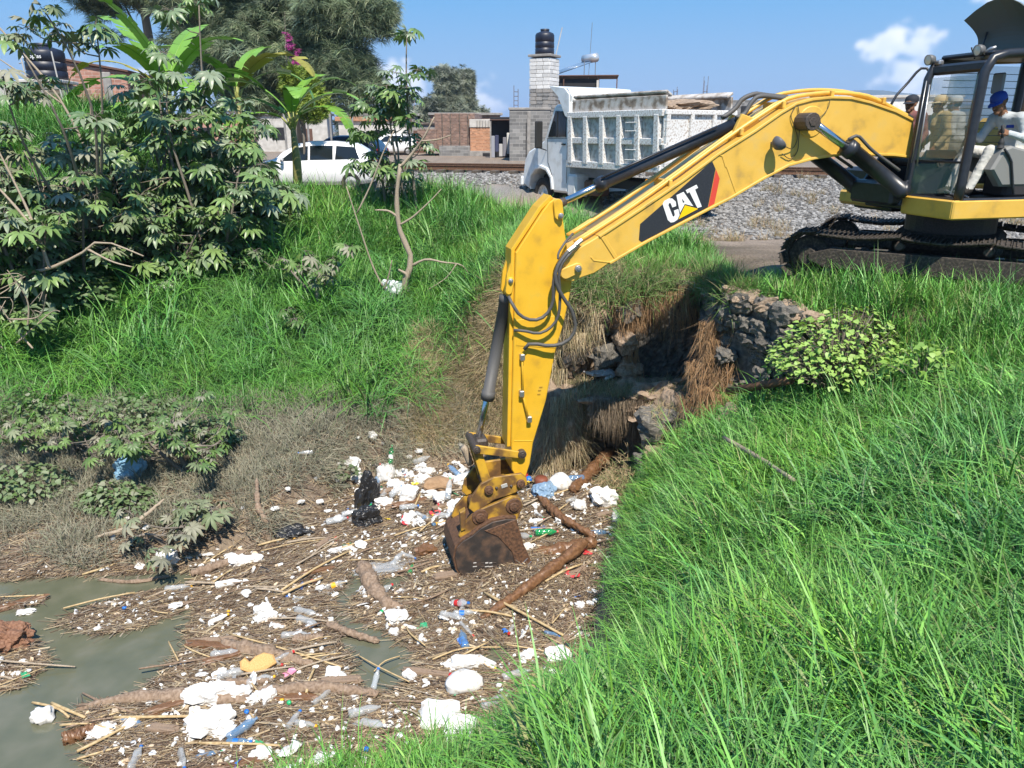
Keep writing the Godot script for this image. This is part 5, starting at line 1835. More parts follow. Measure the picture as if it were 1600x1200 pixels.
	var lp := Vector3(2.075,2.047,-0.5)
	b.lathe([Vector2(0, 0.075), Vector2(0.05, 0.07), Vector2(0.09, 0.03), Vector2(0.1, -0.01), Vector2(0.1, -0.03), Vector2(0, -0.03)], 16, lp, Basis(Vector3(0, 0, 1), -2.3))
	b.soft(false).box(lp + Vector3(0, 0.0, 0.11), Vector3(0.04, 0.04, 0.18), 0.005)
	var lamp := part("work_lamp", b, mat(Color(0.1, 0.1, 0.11), 0.5), boom)
	b = Bld.new()
	b.lathe([Vector2(0.09, 0.0), Vector2(0, 0.012)], 14, lp + Basis(Vector3(0, 0, 1), -2.3) * Vector3(0, -0.032, 0), Basis(Vector3(0, 0, 1), -2.3 + PI))
	part("lens", b, mat(Color(0.6, 0.55, 0.42), 0.2), lamp)
	var wire := mat(Color(0.1, 0.075, 0.03), 0.6)
	hose([Vector3(1.955,2.022,-0.42), Vector3(1.777,1.979,-0.36), Vector3(1.711,2.117,-0.35), Vector3(1.79,2.279,-0.35), Vector3(1.843,2.399,-0.35), Vector3(1.784,2.526,-0.35)], 0.006, wire, boom, "cable")
	hose([Vector3(1.923,1.914,-0.36), Vector3(1.783,1.847,-0.35), Vector3(1.689,1.946,-0.35), Vector3(1.698,2.117,-0.36), Vector3(1.699,2.319,-0.35), Vector3(1.753,2.511,-0.35)], 0.006, wire, boom, "cable")
	hose([Vector3(1.541,2.319,-0.4), Vector3(1.386,2.401,-0.37), Vector3(1.306,2.497,-0.36), Vector3(1.292,2.601,-0.36)], 0.005, wire, boom, "cable")
	# boom rams with their cross pin
	pin(Vector2(1.669,2.317), -0.6, -0.3, 0.115, M.grease, boom, "ram_pin")
	b = Bld.new()
	b.prism(disc(Vector2(1.519,2.32), 0.2, 24), -0.345, -0.3, 0.01)
	part("boss", b, M.boom, boom)
	pin(Vector2(1.669,2.317), 0.3, 0.6, 0.115, M.grease, boom, "ram_pin")
	for z in [-0.5, 0.5]:
		ram(Vector3(Vector2(1.628,2.318).x, Vector2(1.628,2.318).y, z), Vector3(Vector2(1.06,2.011).x, Vector2(1.06,2.011).y, z), Vector3(Vector2(0.04,1.392).x, Vector2(0.04,1.392).y, z), 0.055, 0.105, ex, "boom_ram", M.black)
		hose([Vector3(Vector2(1.073,2.093).x, Vector2(1.073,2.093).y, z - 0.05), Vector3(Vector2(0.952,2.141).x, Vector2(0.952,2.141).y, z - 0.06), Vector3(Vector2(0.671,1.943).x, Vector2(0.671,1.943).y, z - 0.06), Vector3(Vector2(0.198,1.687).x, Vector2(0.198,1.687).y, z - 0.04)], 0.022, M.rubber, ex)

	# stick and its ram --------------------------------------------------
	b = Bld.new()
	b.prism(pl([4.983,1.371,4.921,1.282,4.917,1.095,4.857,0.763,4.778,0.465,4.774,0.302,4.805,0.087,4.886,-0.305,4.98,-0.613,5.115,-1.37,5.294,-1.986,5.338,-2.296,5.394,-2.479,5.478,-2.51,5.544,-2.472,5.601,-2.367,5.61,-1.925,5.574,-0.299,5.549,0.704,5.194,1.223,5.102,1.334,5.043,1.373]), -0.21, 0.21, 0.012)
	var stick := part("stick", b, M.stick, ex)
	b = Bld.new()
	b.prism(strip(pl([5.61,-2.022,5.574,-0.299,5.55,0.729,5.195,1.239,5.043,1.381]), 0.05, -1.0), -0.16, 0.16, 0.006)
	part("edge_plate", b, M.stick, stick)
	b = Bld.new()
	b.prism(pl([5.551,0.72,5.533,0.06,5.612,0.064,5.681,0.17,5.655,0.407]), -0.15, -0.08, 0.008)
	b.prism(pl([5.551,0.72,5.533,0.06,5.612,0.064,5.681,0.17,5.655,0.407]), 0.08, 0.15, 0.008)
	part("bracket", b, M.stick, stick)
	b = Bld.new()
	b.prism(capsule(Vector2(5.61,0.334), Vector2(5.637,0.2), 0.05, 0.045), -0.19, -0.15, 0.006)
	part("pin_lock", b, M.stick, stick)
	b = Bld.new()
	b.prism(capsule(Vector2(4.983,1.166), Vector2(5.003,1.319), 0.06, 0.06), -0.255, -0.2, 0.008)
	part("pin_lock", b, M.stick, stick)
	pin(Vector2(5.615,0.338), -0.22, -0.18, 0.032, M.steel, stick, "bolt")
	pin(Vector2(4.968,1.166), -0.29, -0.25, 0.035, M.steel, stick, "bolt")
	b = Bld.new()
	b.prism(pl([5.539,-0.187,4.907,-0.153,4.989,-0.612,5.547,-0.539]), -0.216, -0.2, 0.003)
	part("reinforcing_plate", b, M.stick, stick)
	b = Bld.new()
	b.prism(strip(pl([5.573,-1.91,5.303,-1.937]), 0.012), -0.215, -0.2, 0.002)
	part("reinforcing_plate", b, M.stick, stick)
	for q in [pl([5.471,-0.638,5.46,-1.184]), pl([5.469,-1.183,5.375,-1.594])]:
		b = Bld.new().soft()
		b.tube([Vector3(q[0].x, q[0].y, -0.255), Vector3(q[1].x, q[1].y, -0.255)], [0.014], 8)
		part("steel_line", b, M.stick, stick)
	for q in pl([5.468,-0.695,5.475,-1.214,5.364,-1.598]):
		b = Bld.new()
		b.box(Vector3(q.x, q.y, -0.245), Vector3(0.065, 0.09, 0.08), 0.01)
		part("line_clamp", b, M.steel, stick)
	b = Bld.new()
	b.prism(strip(pl([5.575,-0.412,5.567,-1.054,5.586,-1.719]), 0.04), -0.1, -0.04, 0.004)
	part("guard_strip", b, M.stick, stick)
	for q in pl([5.209,-1.202,5.218,-1.258,5.191,-1.157]):
		b = Bld.new()
		b.box(Vector3(q.x, q.y, -0.2125), Vector3(0.045, 0.022, 0.004), 0.001)
		part("serial_plate", b, mat(Color(0.4, 0.22, 0.02), 0.5), stick)
	# hoses at the joint
	hose([Vector3(5.642,0.127,-0.2), Vector3(5.623,0.061,-0.3), Vector3(5.527,-0.091,-0.33), Vector3(5.369,-0.169,-0.33), Vector3(5.229,-0.151,-0.33), Vector3(5.128,-0.059,-0.34), Vector3(5.083,0.08,-0.36), Vector3(5.091,0.342,-0.4), Vector3(5.057,0.511,-0.42), Vector3(4.99,0.632,-0.42), Vector3(4.883,0.749,-0.4)], 0.023, M.rubber, stick)
	hose([Vector3(5.582,-0.317,-0.24), Vector3(5.448,-0.319,-0.3), Vector3(5.277,-0.36,-0.32), Vector3(5.138,-0.313,-0.33), Vector3(5.036,-0.212,-0.34), Vector3(5,-0.097,-0.36), Vector3(4.994,0.165,-0.38), Vector3(5.029,0.427,-0.42), Vector3(4.989,0.575,-0.42), Vector3(4.865,0.715,-0.4)], 0.02, M.rubber, stick)
	hose([Vector3(5.448,-0.583,-0.27), Vector3(5.424,-0.52,-0.28), Vector3(5.314,-0.504,-0.3), Vector3(5.141,-0.537,-0.32), Vector3(4.959,-0.526,-0.34), Vector3(4.814,-0.432,-0.36), Vector3(4.772,-0.236,-0.38), Vector3(4.837,-0.053,-0.4), Vector3(4.962,0.129,-0.42), Vector3(5.056,0.304,-0.43), Vector3(5.077,0.472,-0.43), Vector3(5.007,0.608,-0.42), Vector3(4.9,0.733,-0.4)], 0.025, M.rubber, stick)
	hose([Vector3(5.036,0.631,-0.4), Vector3(5.023,0.71,-0.38), Vector3(4.935,0.824,-0.34), Vector3(4.778,0.925,-0.2)], 0.016, M.rubber, stick)
	for q in [Vector3(4.9,0.725,-0.4), Vector3(4.835,0.75,-0.36), Vector3(4.793,0.798,-0.36)]:
		b = Bld.new()
		b.tube([q, q + Vector3(-0.09, 0.06, 0.02)], [0.034, 0.03], 6)
		part("fitting", b, M.steel, stick)
	# the stick ram above the boom
	ram(Vector3(4.916,1.288,0), Vector3(4.408,1.508,0), Vector3(2.42,2.297,0), 0.045, 0.085, ex, "stick_ram", M.black)
	b = Bld.new()
	b.prism(pl([2.623,2.034,2.451,2.419,2.234,2.354,1.95,2.24,2.033,2.115]), -0.17, -0.1, 0.01)
	b.prism(pl([2.623,2.034,2.451,2.419,2.234,2.354,1.95,2.24,2.033,2.115]), 0.1, 0.17, 0.01)
	part("ram_bracket", b, M.boom, boom)
	b = Bld.new().soft()
	b.tube([Vector3(4.368,1.619,-0.1), Vector3(3.843,1.832,-0.1), Vector3(2.773,2.255,-0.1)], [0.016], 8)
	part("ram_line", b, M.black, ex)
	# bucket ram, linkage, coupler, bucket ---------------------------------
	ram(Vector3(6.071,-2.061,0), Vector3(5.906,-1.355,0), Vector3(5.628,0.103,0), 0.045, 0.082, ex, "bucket_ram", M.rubber)
	b = Bld.new()
	for z in [-0.27, 0.23]:
		b.prism(capsule(Vector2(6.112,-1.974), Vector2(5.462,-2.128), 0.06, 0.05), z, z + 0.04, 0.008)
	part("idler_link", b, M.worn, ex)
	b = Bld.new()
	for z in [-0.2, 0.14]:
		b.prism(capsule(Vector2(6.102,-1.995), Vector2(5.944,-2.601), 0.06, 0.065), z, z + 0.06, 0.008)
	b.prism(capsule(Vector2(6.076,-2.123), Vector2(5.971,-2.478), 0.04, 0.04), -0.15, 0.15, 0.008)
	part("power_link", b, M.worn, ex)
	pin(Vector2(6.118,-1.97), -0.3, 0.3, 0.055, M.grease, ex)
	pin(Vector2(5.47,-2.105), -0.3, 0.3, 0.06, M.grease, ex)
	b = Bld.new()
	b.box(Vector3(6.033,-1.967,0) + Vector3(-0.02, 0, 0), Vector3(0.18, 0.16, 0.28), 0.03)
	part("link_knuckle", b, M.grease, ex)
	b = Bld.new()
	for z in [-0.3, 0.25]:
		b.prism(pl([6.245,-2.845,6.205,-2.661,6.065,-2.48,5.881,-2.403,5.623,-2.393,5.484,-2.389,5.408,-2.467,5.398,-2.568,5.511,-2.655,5.67,-2.706,5.884,-2.75,6.07,-2.877,6.181,-2.914]), z, z + 0.05, 0.008)
	b.prism(pl([6.074,-2.915,5.835,-2.708,5.548,-2.669,5.5,-2.809,5.789,-2.867]), -0.25, 0.25, 0.008)
	var coup := part("coupler", b, M.rusting, ex)
	for q in [[764, 766], [814, 755.6]]:
		pass
	pin(Vector2(5.961,-2.582), -0.345, 0.33, 0.065, M.rust, coup)
	pin(Vector2(5.498,-2.537), -0.345, 0.33, 0.062, M.rust, coup)
	pin(Vector2(5.848,-2.57), -0.315, -0.29, 0.022, M.grease, coup, "bolt")
	pin(Vector2(5.635,-2.565), -0.315, -0.29, 0.022, M.grease, coup, "bolt")
	b = Bld.new()
	b.box(Vector3(5.736,-2.546,-0.305), Vector3(0.09, 0.055, 0.012), 0.003, Basis(Vector3(0, 0, 1), -0.25))
	part("data_plate", b, mat(Color(0.4, 0.4, 0.38), 0.4), coup)
	b = Bld.new().soft()
	b.tube(path([Vector3(6.139,-2.344,0.1), Vector3(6.228,-2.086,0.1), Vector3(6.255,-2.064,0.1)], 4), [0.05], 8)
	part("grab_hook", b, M.pale_bark, coup)
	# bucket: two side plates, a curved shell, ears, teeth
	var prof := pl([5.588,-3.039,5.746,-3.019,5.932,-3.035,6.098,-3.114,6.229,-3.218,6.358,-3.281,6.451,-3.37,6.482,-3.529,6.45,-3.72,6.342,-3.904,6.129,-4,5.845,-4.055,5.595,-4.051,5.441,-4.032,5.266,-4.005])
	var plate := prof.duplicate()
	plate.append_array(pl([5.385,-3.688,5.482,-3.444]))
	b = Bld.new()
	b.prism(plate, -0.42, -0.39, 0.006)
	var bucket := part("bucket", b, M.bucket, ex)
	b = Bld.new()
	b.prism(plate, 0.39, 0.42, 0.006)
	part("side_plate", b, M.bucket, bucket)
	b = Bld.new()
	b.prism(strip(prof, 0.03, 1.0), -0.4, 0.4, 0.004)
	part("shell", b, M.rust, bucket)
	b = Bld.new()
	b.prism(pl([5.588,-3.029,6.053,-3.15,5.859,-3.268,5.653,-3.545,5.596,-3.795,5.595,-4.04,5.441,-4.021,5.266,-4.005,5.385,-3.688,5.482,-3.444]), -0.435, -0.415, 0.005)
	part("side_cutter", b, M.rust, bucket)
	b = Bld.new()
	for z in [-0.33, 0.27]:
		b.prism(pl([6.405,-3.243,6.337,-3.08,6.215,-2.944,6.076,-2.861,5.789,-2.767,5.631,-2.716,5.518,-2.74,5.471,-2.877,5.517,-3.023,5.564,-3.11,5.819,-3.158,6.035,-3.242,6.194,-3.313,6.334,-3.365]), z, z + 0.06, 0.008)
	var ears := part("ear", b, M.rusting, bucket)
	for q in [Vector2(6.098,-2.974), Vector2(5.606,-2.865)]:
		var ring := Bld.new()
		ring.prism(disc(q, 0.12, 20), -0.35, -0.32, 0.01)
		part("ring", ring, M.rust, ears)
		pin(q, -0.38, 0.36, 0.07, M.rust, ears)
	b = Bld.new()
	b.prism(pl([6.387,-2.862,6.305,-2.823,6.311,-3.134,6.375,-3.155]), -0.36, -0.26, 0.01)
	part("hook_plate", b, M.rusting, bucket)
	for k in 5:
		b = Bld.new()
		b.prism(pl([5.226,-4.2,5.062,-4.315,4.916,-4.428,5.081,-4.403,5.245,-4.321]), -0.41 + k * 0.185, -0.34 + k * 0.185, 0.01)
		part("tooth", b, M.rust, bucket)
	# wear-pad lattice on the cutter and what is left of the raised lettering
	var la := Vector2(5.544,-3.738)
	var lb := Vector2(5.311,-3.964)
	for k in 4:
		for s in 2:
			b = Bld.new()
			var t := (k + 0.5) / 4.0
			var c := la.lerp(lb, t)
			var d := Vector2(0.09, 0.09 if s == 0 else -0.09)
			b.tube([Vector3(c.x - d.x, c.y - d.y, -0.437), Vector3(c.x + d.x, c.y + d.y, -0.437)], [0.006], 5)
			part("weld_bead", b, M.steel, bucket)
	for k in 6:
		b = Bld.new()
		var c := Vector2(6.2,-3.647).lerp(Vector2(5.911,-3.69), k / 5.0)
		if k in [0, 2, 3, 4, 5]:
			b.box(Vector3(c.x, c.y, -0.423), Vector3(0.045, 0.014 if k % 2 == 0 else 0.02, 0.008), 0.002)
			b.box(Vector3(c.x, c.y - 0.06, -0.423), Vector3(0.06, 0.012, 0.008), 0.002)
			part("raised_mark", b, mat(Color(0.45, 0.43, 0.41), 0.6) if k in [0, 3, 4] else M.bucket, bucket)

	# upper works ------------------------------------------------------
	b = Bld.new()
	b.box(Vector3(-2.15, 1.215, -0.44), Vector3(4.1, 0.17, 1.8), 0.02)
	part("deck", b, M.black, ex)
	b = Bld.new()
	b.box(Vector3(-2.4, 1.05, 0.92), Vector3(3.6, 0.08, 0.88), 0.02)
	part("catwalk", b, M.black, ex)
	b = Bld.new()
	b.box(Vector3(-2.0, 1.22, -1.37), Vector3(4.0, 0.25, 0.05), 0.02)
	b.box(Vector3(-0.02, 1.22, -0.905), Vector3(0.05, 0.25, 0.94), 0.02)
	part("skirt", b, M.boom, ex)
	b = Bld.new()
	b.prism(disc(Vector2.ZERO, 0.62, 28), -0.24, 0.24, 0.03)
	var ring := part("slewing_ring", b, M.grease, ex)
	ring.position = Vector3(-1.3, 0.98, 0)
	ring.rotation.x = PI / 2
	b = Bld.new()
	for z in [-0.46, 0.4]:
		b.prism(pl([0.05, 1.2, 0.0, 1.5, -0.3, 1.95, -0.75, 1.95, -1.3, 1.3, -1.3, 1.2]), z, z + 0.06, 0.01)
	b.box(Vector3(0.02, 1.36, 0), Vector3(0.35, 0.32, 0.9), 0.04)
	part("boom_bracket", b, M.black, ex)
	pin(Vector2(-0.5, 1.78), -0.5, 0.5, 0.07, M.grease, ex)
	# right front box and catwalk
	b = Bld.new()
	b.box(Vector3(-0.62, 1.48, 0.92), Vector3(0.6, 0.36, 0.86), 0.05)
	part("tool_box", b, M.black, ex)
	b = Bld.new()
	b.box(Vector3(-0.62, 1.2, 0.92), Vector3(0.66, 0.24, 0.9), 0.05)
	part("step_box", b, M.boom, ex)
	b = Bld.new()
	b.box(Vector3(-0.3, 1.29, 0.95), Vector3(0.06, 0.05, 0.4), 0.015)
	part("corner_lamp", b, mat(Color(0.8, 0.4, 0.05), 0.3), ex)
	# body behind the cab
	b = Bld.new()
	b.box(Vector3(-2.9, 1.85, -0.85), Vector3(1.9, 1.1, 1.0), 0.06)
	b.box(Vector3(-3.2, 1.85, 0.4), Vector3(1.3, 1.1, 1.5), 0.06)
	part("engine_housing", b, M.boom, ex)
	b = Bld.new()
	b.box(Vector3(-4.2, 1.65, 0), Vector3(0.75, 1.25, 2.6), 0.14)
	part("counterweight", b, M.black, ex)
	b = Bld.new().soft()
	b.tube(path([Vector3(-2.9, 2.4, 0.6), Vector3(-2.9, 2.9, 0.6), Vector3(-3.05, 3.05, 0.6)], 6), [0.06], 10)
	part("exhaust", b, M.grease, ex)

	# cab ---------------------------------------------------------------
	var nb := Vector3(-0.106,1.351,-1.33)
	var nt := Vector3(-0.176,2.952,-1.33)
	var fb := Vector3(-0.069,1.279,-0.42)
	var ft := Vector3(-0.149,2.96,-0.42)
	var post := func(pts: Array, w: float, called: String, parent: Node3D) -> MeshInstance3D:
		var q := Bld.new().soft()
		q.tube(path(pts, 16), [w], 8)
		return part(called, q, M.black, parent)
	var cab: MeshInstance3D = post.call([nb, nt, Vector3(-0.257,3.056,-1.33), Vector3(-0.436,3.111,-1.33), Vector3(-0.703,3.131,-1.33), Vector3(-1.6, 3.16, -1.33)], 0.06, "cab_frame", ex)
	post.call([fb, ft, ft + Vector3(-0.07, 0.09, 0), ft + Vector3(-0.25, 0.13, 0), Vector3(-1.6, 3.14, -0.42)], 0.055, "pillar", cab)
	post.call([Vector3(-1.65, 1.3, -1.33), Vector3(-1.7, 3.12, -1.33)], 0.06, "pillar", cab)
	post.call([Vector3(-0.92, 1.3, -0.42), Vector3(-0.98, 3.12, -0.42)], 0.04, "pillar", cab)
	post.call([Vector3(-1.65, 1.3, -0.42), Vector3(-1.7, 3.12, -0.42)], 0.06, "pillar", cab)
	b = Bld.new()
	var mid: Vector3 = (nt + ft) * 0.5
	b.box(mid + Vector3(-0.06, 0.02, 0), Vector3(0.13, 0.13, 0.92), 0.03)
	b.box(Vector3(-1.02, 3.13, -0.87), Vector3(1.5, 0.06, 0.88), 0.025)
	part("roof", b, M.black, cab)
	b = Bld.new()
	b.box((nb + fb) * 0.5 + Vector3(-0.02, -0.03, 0), Vector3(0.1, 0.16, 0.95), 0.02)
	b.box(Vector3(-0.9, 1.33, -1.32), Vector3(1.6, 0.07, 0.12), 0.02)
	b.box(Vector3(-0.9, 1.33, -0.42), Vector3(1.6, 0.12, 0.08), 0.02)
	b.box(Vector3(-1.7, 1.7, -0.87), Vector3(0.06, 0.75, 0.9), 0.02)
	part("sill", b, M.black, cab)
	b = Bld.new()
	b.box(Vector3(-0.9, 1.315, -0.88), Vector3(1.55, 0.03, 0.86), 0.01)
	part("cab_floor", b, M.seat, cab)
	b = Bld.new()
	var split := 0.31
	for k in 2:
		var t := 0.3 + k * 0.03
	var pane := func(a: float, c: float) -> Bld:
		var q := Bld.new()
		var z0 := -1.275
		var z1 := -0.475
		var p0: Vector3 = nb.lerp(nt, a)
		var p1: Vector3 = fb.lerp(ft, a)
		var p2: Vector3 = fb.lerp(ft, c)
		var p3: Vector3 = nb.lerp(nt, c)
		for p in [p0, p1, p2, p3]:
			pass
		p0.z = z0
		p3.z = z0
		p1.z = z1
		p2.z = z1
		q.quad(p0, p1, p2, p3)
		return q
	part("upper_windscreen", pane.call(0.32, 0.95), M.pane, cab)
	part("lower_windscreen", pane.call(0.05, 0.29), M.pane, cab)
	b = Bld.new()
	b.box(nb.lerp(nt, 0.305).lerp(fb.lerp(ft, 0.305), 0.5), Vector3(0.03, 0.03, 0.86), 0.006)
	part("windscreen_rail", b, M.black, cab)
	b = Bld.new()
	b.quad(Vector3(-0.4, 1.5, -0.42), Vector3(-0.9, 1.5, -0.42), Vector3(-0.95, 3.05, -0.42), Vector3(-0.5, 3.05, -0.42))
	b.quad(Vector3(-1.0, 1.5, -0.42), Vector3(-1.6, 1.5, -0.42), Vector3(-1.65, 3.05, -0.42), Vector3(-1.0, 3.05, -0.42))
	part("side_window", b, M.pane, cab)
	for k in 11:
		b = Bld.new()
		b.rod(Vector3(-0.42, 2.05 + k * 0.09, -0.385), Vector3(-1.65, 2.05 + k * 0.09, -0.385), 0.005, 5)
		part("guard_bar", b, M.black, cab)
	b = Bld.new().soft()
	b.tube([fb.lerp(ft, 0.3) + Vector3(0.06, 0, -0.06), fb.lerp(ft, 0.93) + Vector3(0.06, 0, -0.04)], [0.008], 6)
	b.tube([fb.lerp(ft, 0.28) + Vector3(0.05, 0, -0.16), fb.lerp(ft, 0.9) + Vector3(0.05, 0, -0.1)], [0.011], 6)
	part("wiper", b, M.steel, cab)
	# grab rail beside the windscreen
	post.call([Vector3(0.098,2.531,-0.05), Vector3(0.028,2.666,-0.05), Vector3(-0.129,2.835,-0.05), Vector3(-0.268,3.017,-0.08), Vector3(-0.341,3.034,-0.1), Vector3(-0.381,2.982,-0.15), Vector3(-0.358,2.83,-0.2), Vector3(-0.245,2.534,-0.3)], 0.018, "grab_rail", cab)
	# lamps on the roof
	for q in [[Vector3(-0.155,3.08,-0.42), -0.42], [Vector3(-0.279,3.142,-1.1), -1.1]]:
		b = Bld.new().soft()
		var c: Vector3 = q[0] + Vector3(0.02, 0.03, 0)
		b.lathe([Vector2(0, -0.05), Vector2(0.05, -0.04), Vector2(0.065, 0.0), Vector2(0.068, 0.05), Vector2(0.06, 0.052)], 16, c, Basis(Vector3(0, 0, 1), -PI / 2 - 0.15))
		b.soft(false).box(c + Vector3(-0.06, -0.05, 0), Vector3(0.04, 0.1, 0.05), 0.01)
		var l := part("work_lamp", b, mat(Color(0.12, 0.12, 0.12), 0.5), cab)
		b = Bld.new()
		b.lathe([Vector2(0.062, 0.0), Vector2(0.0, 0.012)], 16, c + Vector3(0.045, -0.007, 0), Basis(Vector3(0, 0, 1), -PI / 2 - 0.15))
		part("lens", b, mat(Color(0.6, 0.58, 0.5), 0.15), l)
	b = Bld.new().soft()
	b.tube([Vector3(-0.274,3.123,-1.15), Vector3(-0.318,3.179,-1.2), Vector3(-0.351,3.197,-1.25)], [0.02, 0.022, 0.018], 8)
	b.soft(false).box(Vector3(-0.209,3.067,-0.5), Vector3(0.08, 0.07, 0.1), 0.02)
	part("lamp_bracket", b, M.steel, cab)
	b = Bld.new().soft()
	b.tube([Vector3(-0.386,3.086,-0.9), Vector3(-0.306,3.221,-0.9)], [0.01], 6)
	part("aerial", b, M.black, cab)
	# raised roof hatch
	b = Bld.new()
	var g := []
	for i in 13:
		var row := []
		var t := i / 12.0
		for k in 7:
			var w := k / 6.0
			var p: Vector3 = Vector3(-0.64,3.192,-0.62).lerp(Vector3(-0.374,3.571,-0.62), t)
			var q: Vector3 = Vector3(-1.052,3.127,-1.3).lerp(Vector3(-0.685,3.556,-1.3), t)
			var mix := p.lerp(q, w)
			var bow := sin(PI * w) * 0.16 * t + 0.08 * t * sin(PI * w * 0.7)
			row.append(mix + Vector3(-0.12 * sin(PI * t), bow, 0))
		g.append(row)
	for i in 12:
		for k in 6:
			b.quad(g[i][k], g[i][k + 1], g[i + 1][k + 1], g[i + 1][k])
			b.quad(g[i + 1][k] + Vector3(-0.03, 0, 0), g[i + 1][k + 1] + Vector3(-0.03, 0, 0), g[i][k + 1] + Vector3(-0.03, 0, 0), g[i][k] + Vector3(-0.03, 0, 0))
	for k in 6:
		b.quad(g[12][k], g[12][k + 1], g[12][k + 1] + Vector3(-0.03, 0, 0), g[12][k] + Vector3(-0.03, 0, 0))
	for i in 12:
		b.quad(g[i][0], g[i + 1][0], g[i + 1][0] + Vector3(-0.03, 0, 0), g[i][0] + Vector3(-0.03, 0, 0))
	var hatch := part("roof_hatch", b, mat(Color(0.11, 0.12, 0.105), 0.55), cab)
	b = Bld.new().soft()
	b.tube([g[0][1] + Vector3(0.1, -0.03, 0), g[6][1] + Vector3(0.02, 0, 0)], [0.012], 6)
	part("gas_strut", b, M.black, hatch)
	b = Bld.new().soft()
	b.tube([g[0][5] + Vector3(0.1, -0.03, 0), g[9][5] + Vector3(0.02, 0, 0)], [0.012], 6)
	part("gas_strut", b, M.black, hatch)
	# inside: seat, consoles, levers, monitor, pedals
	b = Bld.new()
	b.box(Vector3(-1.22, 1.72, -0.9), Vector3(0.5, 0.14, 0.5), 0.05)
	b.box(Vector3(-1.46, 2.08, -0.9), Vector3(0.14, 0.72, 0.48), 0.05, Basis(Vector3(0, 0, 1), 0.12))
	b.box(Vector3(-1.25, 1.5, -0.9), Vector3(0.4, 0.32, 0.4), 0.04)
	part("seat", b, M.seat, cab)
	for z in [-1.2, -0.6]:
		b = Bld.new()
		b.prism(pl([-0.6, 1.72, -0.74, 1.98, -0.86, 2.02, -1.2, 1.95, -1.2, 1.5, -0.8, 1.5]), z - 0.08, z + 0.08, 0.03)
		var con := part("console", b, M.trim, cab)
		b = Bld.new().soft()
		b.lathe([Vector2(0.05, 0), Vector2(0.04, 0.03), Vector2(0.035, 0.05), Vector2(0.04, 0.06), Vector2(0.03, 0.09), Vector2(0.02, 0.12), Vector2(0.016, 0.14)], 12, Vector3(-0.75, 1.99, z))
		b.tube([Vector3(-0.75, 2.1, z), Vector3(-0.74, 2.2, z), Vector3(-0.72, 2.27, z)], [0.018, 0.022, 0.02], 10)
		part("joystick", b, M.seat, con)
	b = Bld.new()
	b.box(Vector3(-0.973,2.809,-0.75), Vector3(0.05, 0.26, 0.2), 0.02)
	part("monitor", b, mat(Color(0.3, 0.33, 0.36), 0.5), cab)
	b = Bld.new().soft()
	b.tube(path([Vector3(-1.0, 1.4, -1.3), Vector3(-0.85, 1.85, -1.3), Vector3(-0.72, 1.98, -1.3)], 6), [0.016], 8)
	part("safety_lever", b, M.black, cab)
	b = Bld.new()
	b.box(Vector3(-0.45, 1.39, -0.8), Vector3(0.22, 0.03, 0.1), 0.01, Basis(Vector3(0, 0, 1), 0.4))
	b.box(Vector3(-0.45, 1.39, -1.0), Vector3(0.22, 0.03, 0.1), 0.01, Basis(Vector3(0, 0, 1), 0.4))
	b.rod(Vector3(-0.42, 1.38, -0.85), Vector3(-0.5, 1.85, -0.85), 0.012, 6)
	b.rod(Vector3(-0.42, 1.38, -0.95), Vector3(-0.5, 1.85, -0.95), 0.012, 6)
	part("pedals", b, M.steel, cab)

	# undercarriage -------------------------------------------------------
	b = Bld.new()
	b.box(Vector3(-1.3, 0.62, 0), Vector3(1.5, 0.3, 1.5), 0.08, Basis(Vector3.UP, deg_to_rad(-47)))
	part("undercarriage_frame", b, M.track, ex)
	for s in [-1.0, 1.0]:
		b = Bld.new()
		b.box(Vector3(0, 0.4, 0), Vector3(3.2, 0.26, 0.34), 0.04)
		b.prism(pl([-1.5, 0.26, 1.45, 0.26, 1.7, 0.36, 1.7, 0.46, 1.4, 0.55, -1.5, 0.55]), s * 0.2 - 0.03, s * 0.2 + 0.03, 0.01)
		var tr := part("track", b, M.track, ex)
		tr.transform = Transform3D(Basis(Vector3.UP, deg_to_rad(-47)), Vector3(-1.3, 0, 0) + Basis(Vector3.UP, deg_to_rad(-47)) * Vector3(0, 0, 1.19 * s))
		# the near track has z below 0
		for e in [[1.72, 0.41], [-1.72, 0.42]]:
			b = Bld.new()
			b.prism(disc(Vector2(e[0], e[1]), 0.3, 22), -0.1, 0.1, 0.03)
			b.prism(disc(Vector2(e[0], e[1]), 0.14, 16), -0.2, 0.2, 0.02)
			part("idler", b, M.track, tr)
		for k in 7:
			b = Bld.new()
			b.prism(disc(Vector2(-1.3 + k * 0.43, 0.2), 0.1, 14), -0.18, 0.18, 0.02)
			part("roller", b, M.grease, tr)
		for x in [-0.6, 0.5]:
			b = Bld.new()
			b.prism(disc(Vector2(x, 0.64), 0.07, 14), -0.14, 0.14, 0.02)
			part("carrier_roller", b, M.grease, tr)
		var shoe := Bld.new()
		shoe.box(Vector3(0, 0.035, 0), Vector3(0.182, 0.022, 0.6), 0.004)
		for x in [-0.08, -0.02, 0.045]:
			shoe.box(Vector3(x, 0.056, 0), Vector3(0.014, 0.026, 0.58), 0.004)
		shoe.box(Vector3(0, 0.0, 0.07), Vector3(0.19, 0.06, 0.03), 0.01)
		shoe.box(Vector3(0, 0.0, -0.07), Vector3(0.19, 0.06, 0.03), 0.01)
		var sm := shoe.mesh()
		# round the loop
		var loop := []
		for i in 13:
			var a := PI / 2 - PI * i / 12.0
			loop.append(Vector2(1.72 + cos(a) * 0.335, 0.41 + sin(a) * 0.335))
		for i in 13:
			var a := -PI / 2 - PI * i / 12.0
			loop.append(Vector2(-1.72 + cos(a) * 0.335, 0.41 + sin(a) * 0.335))
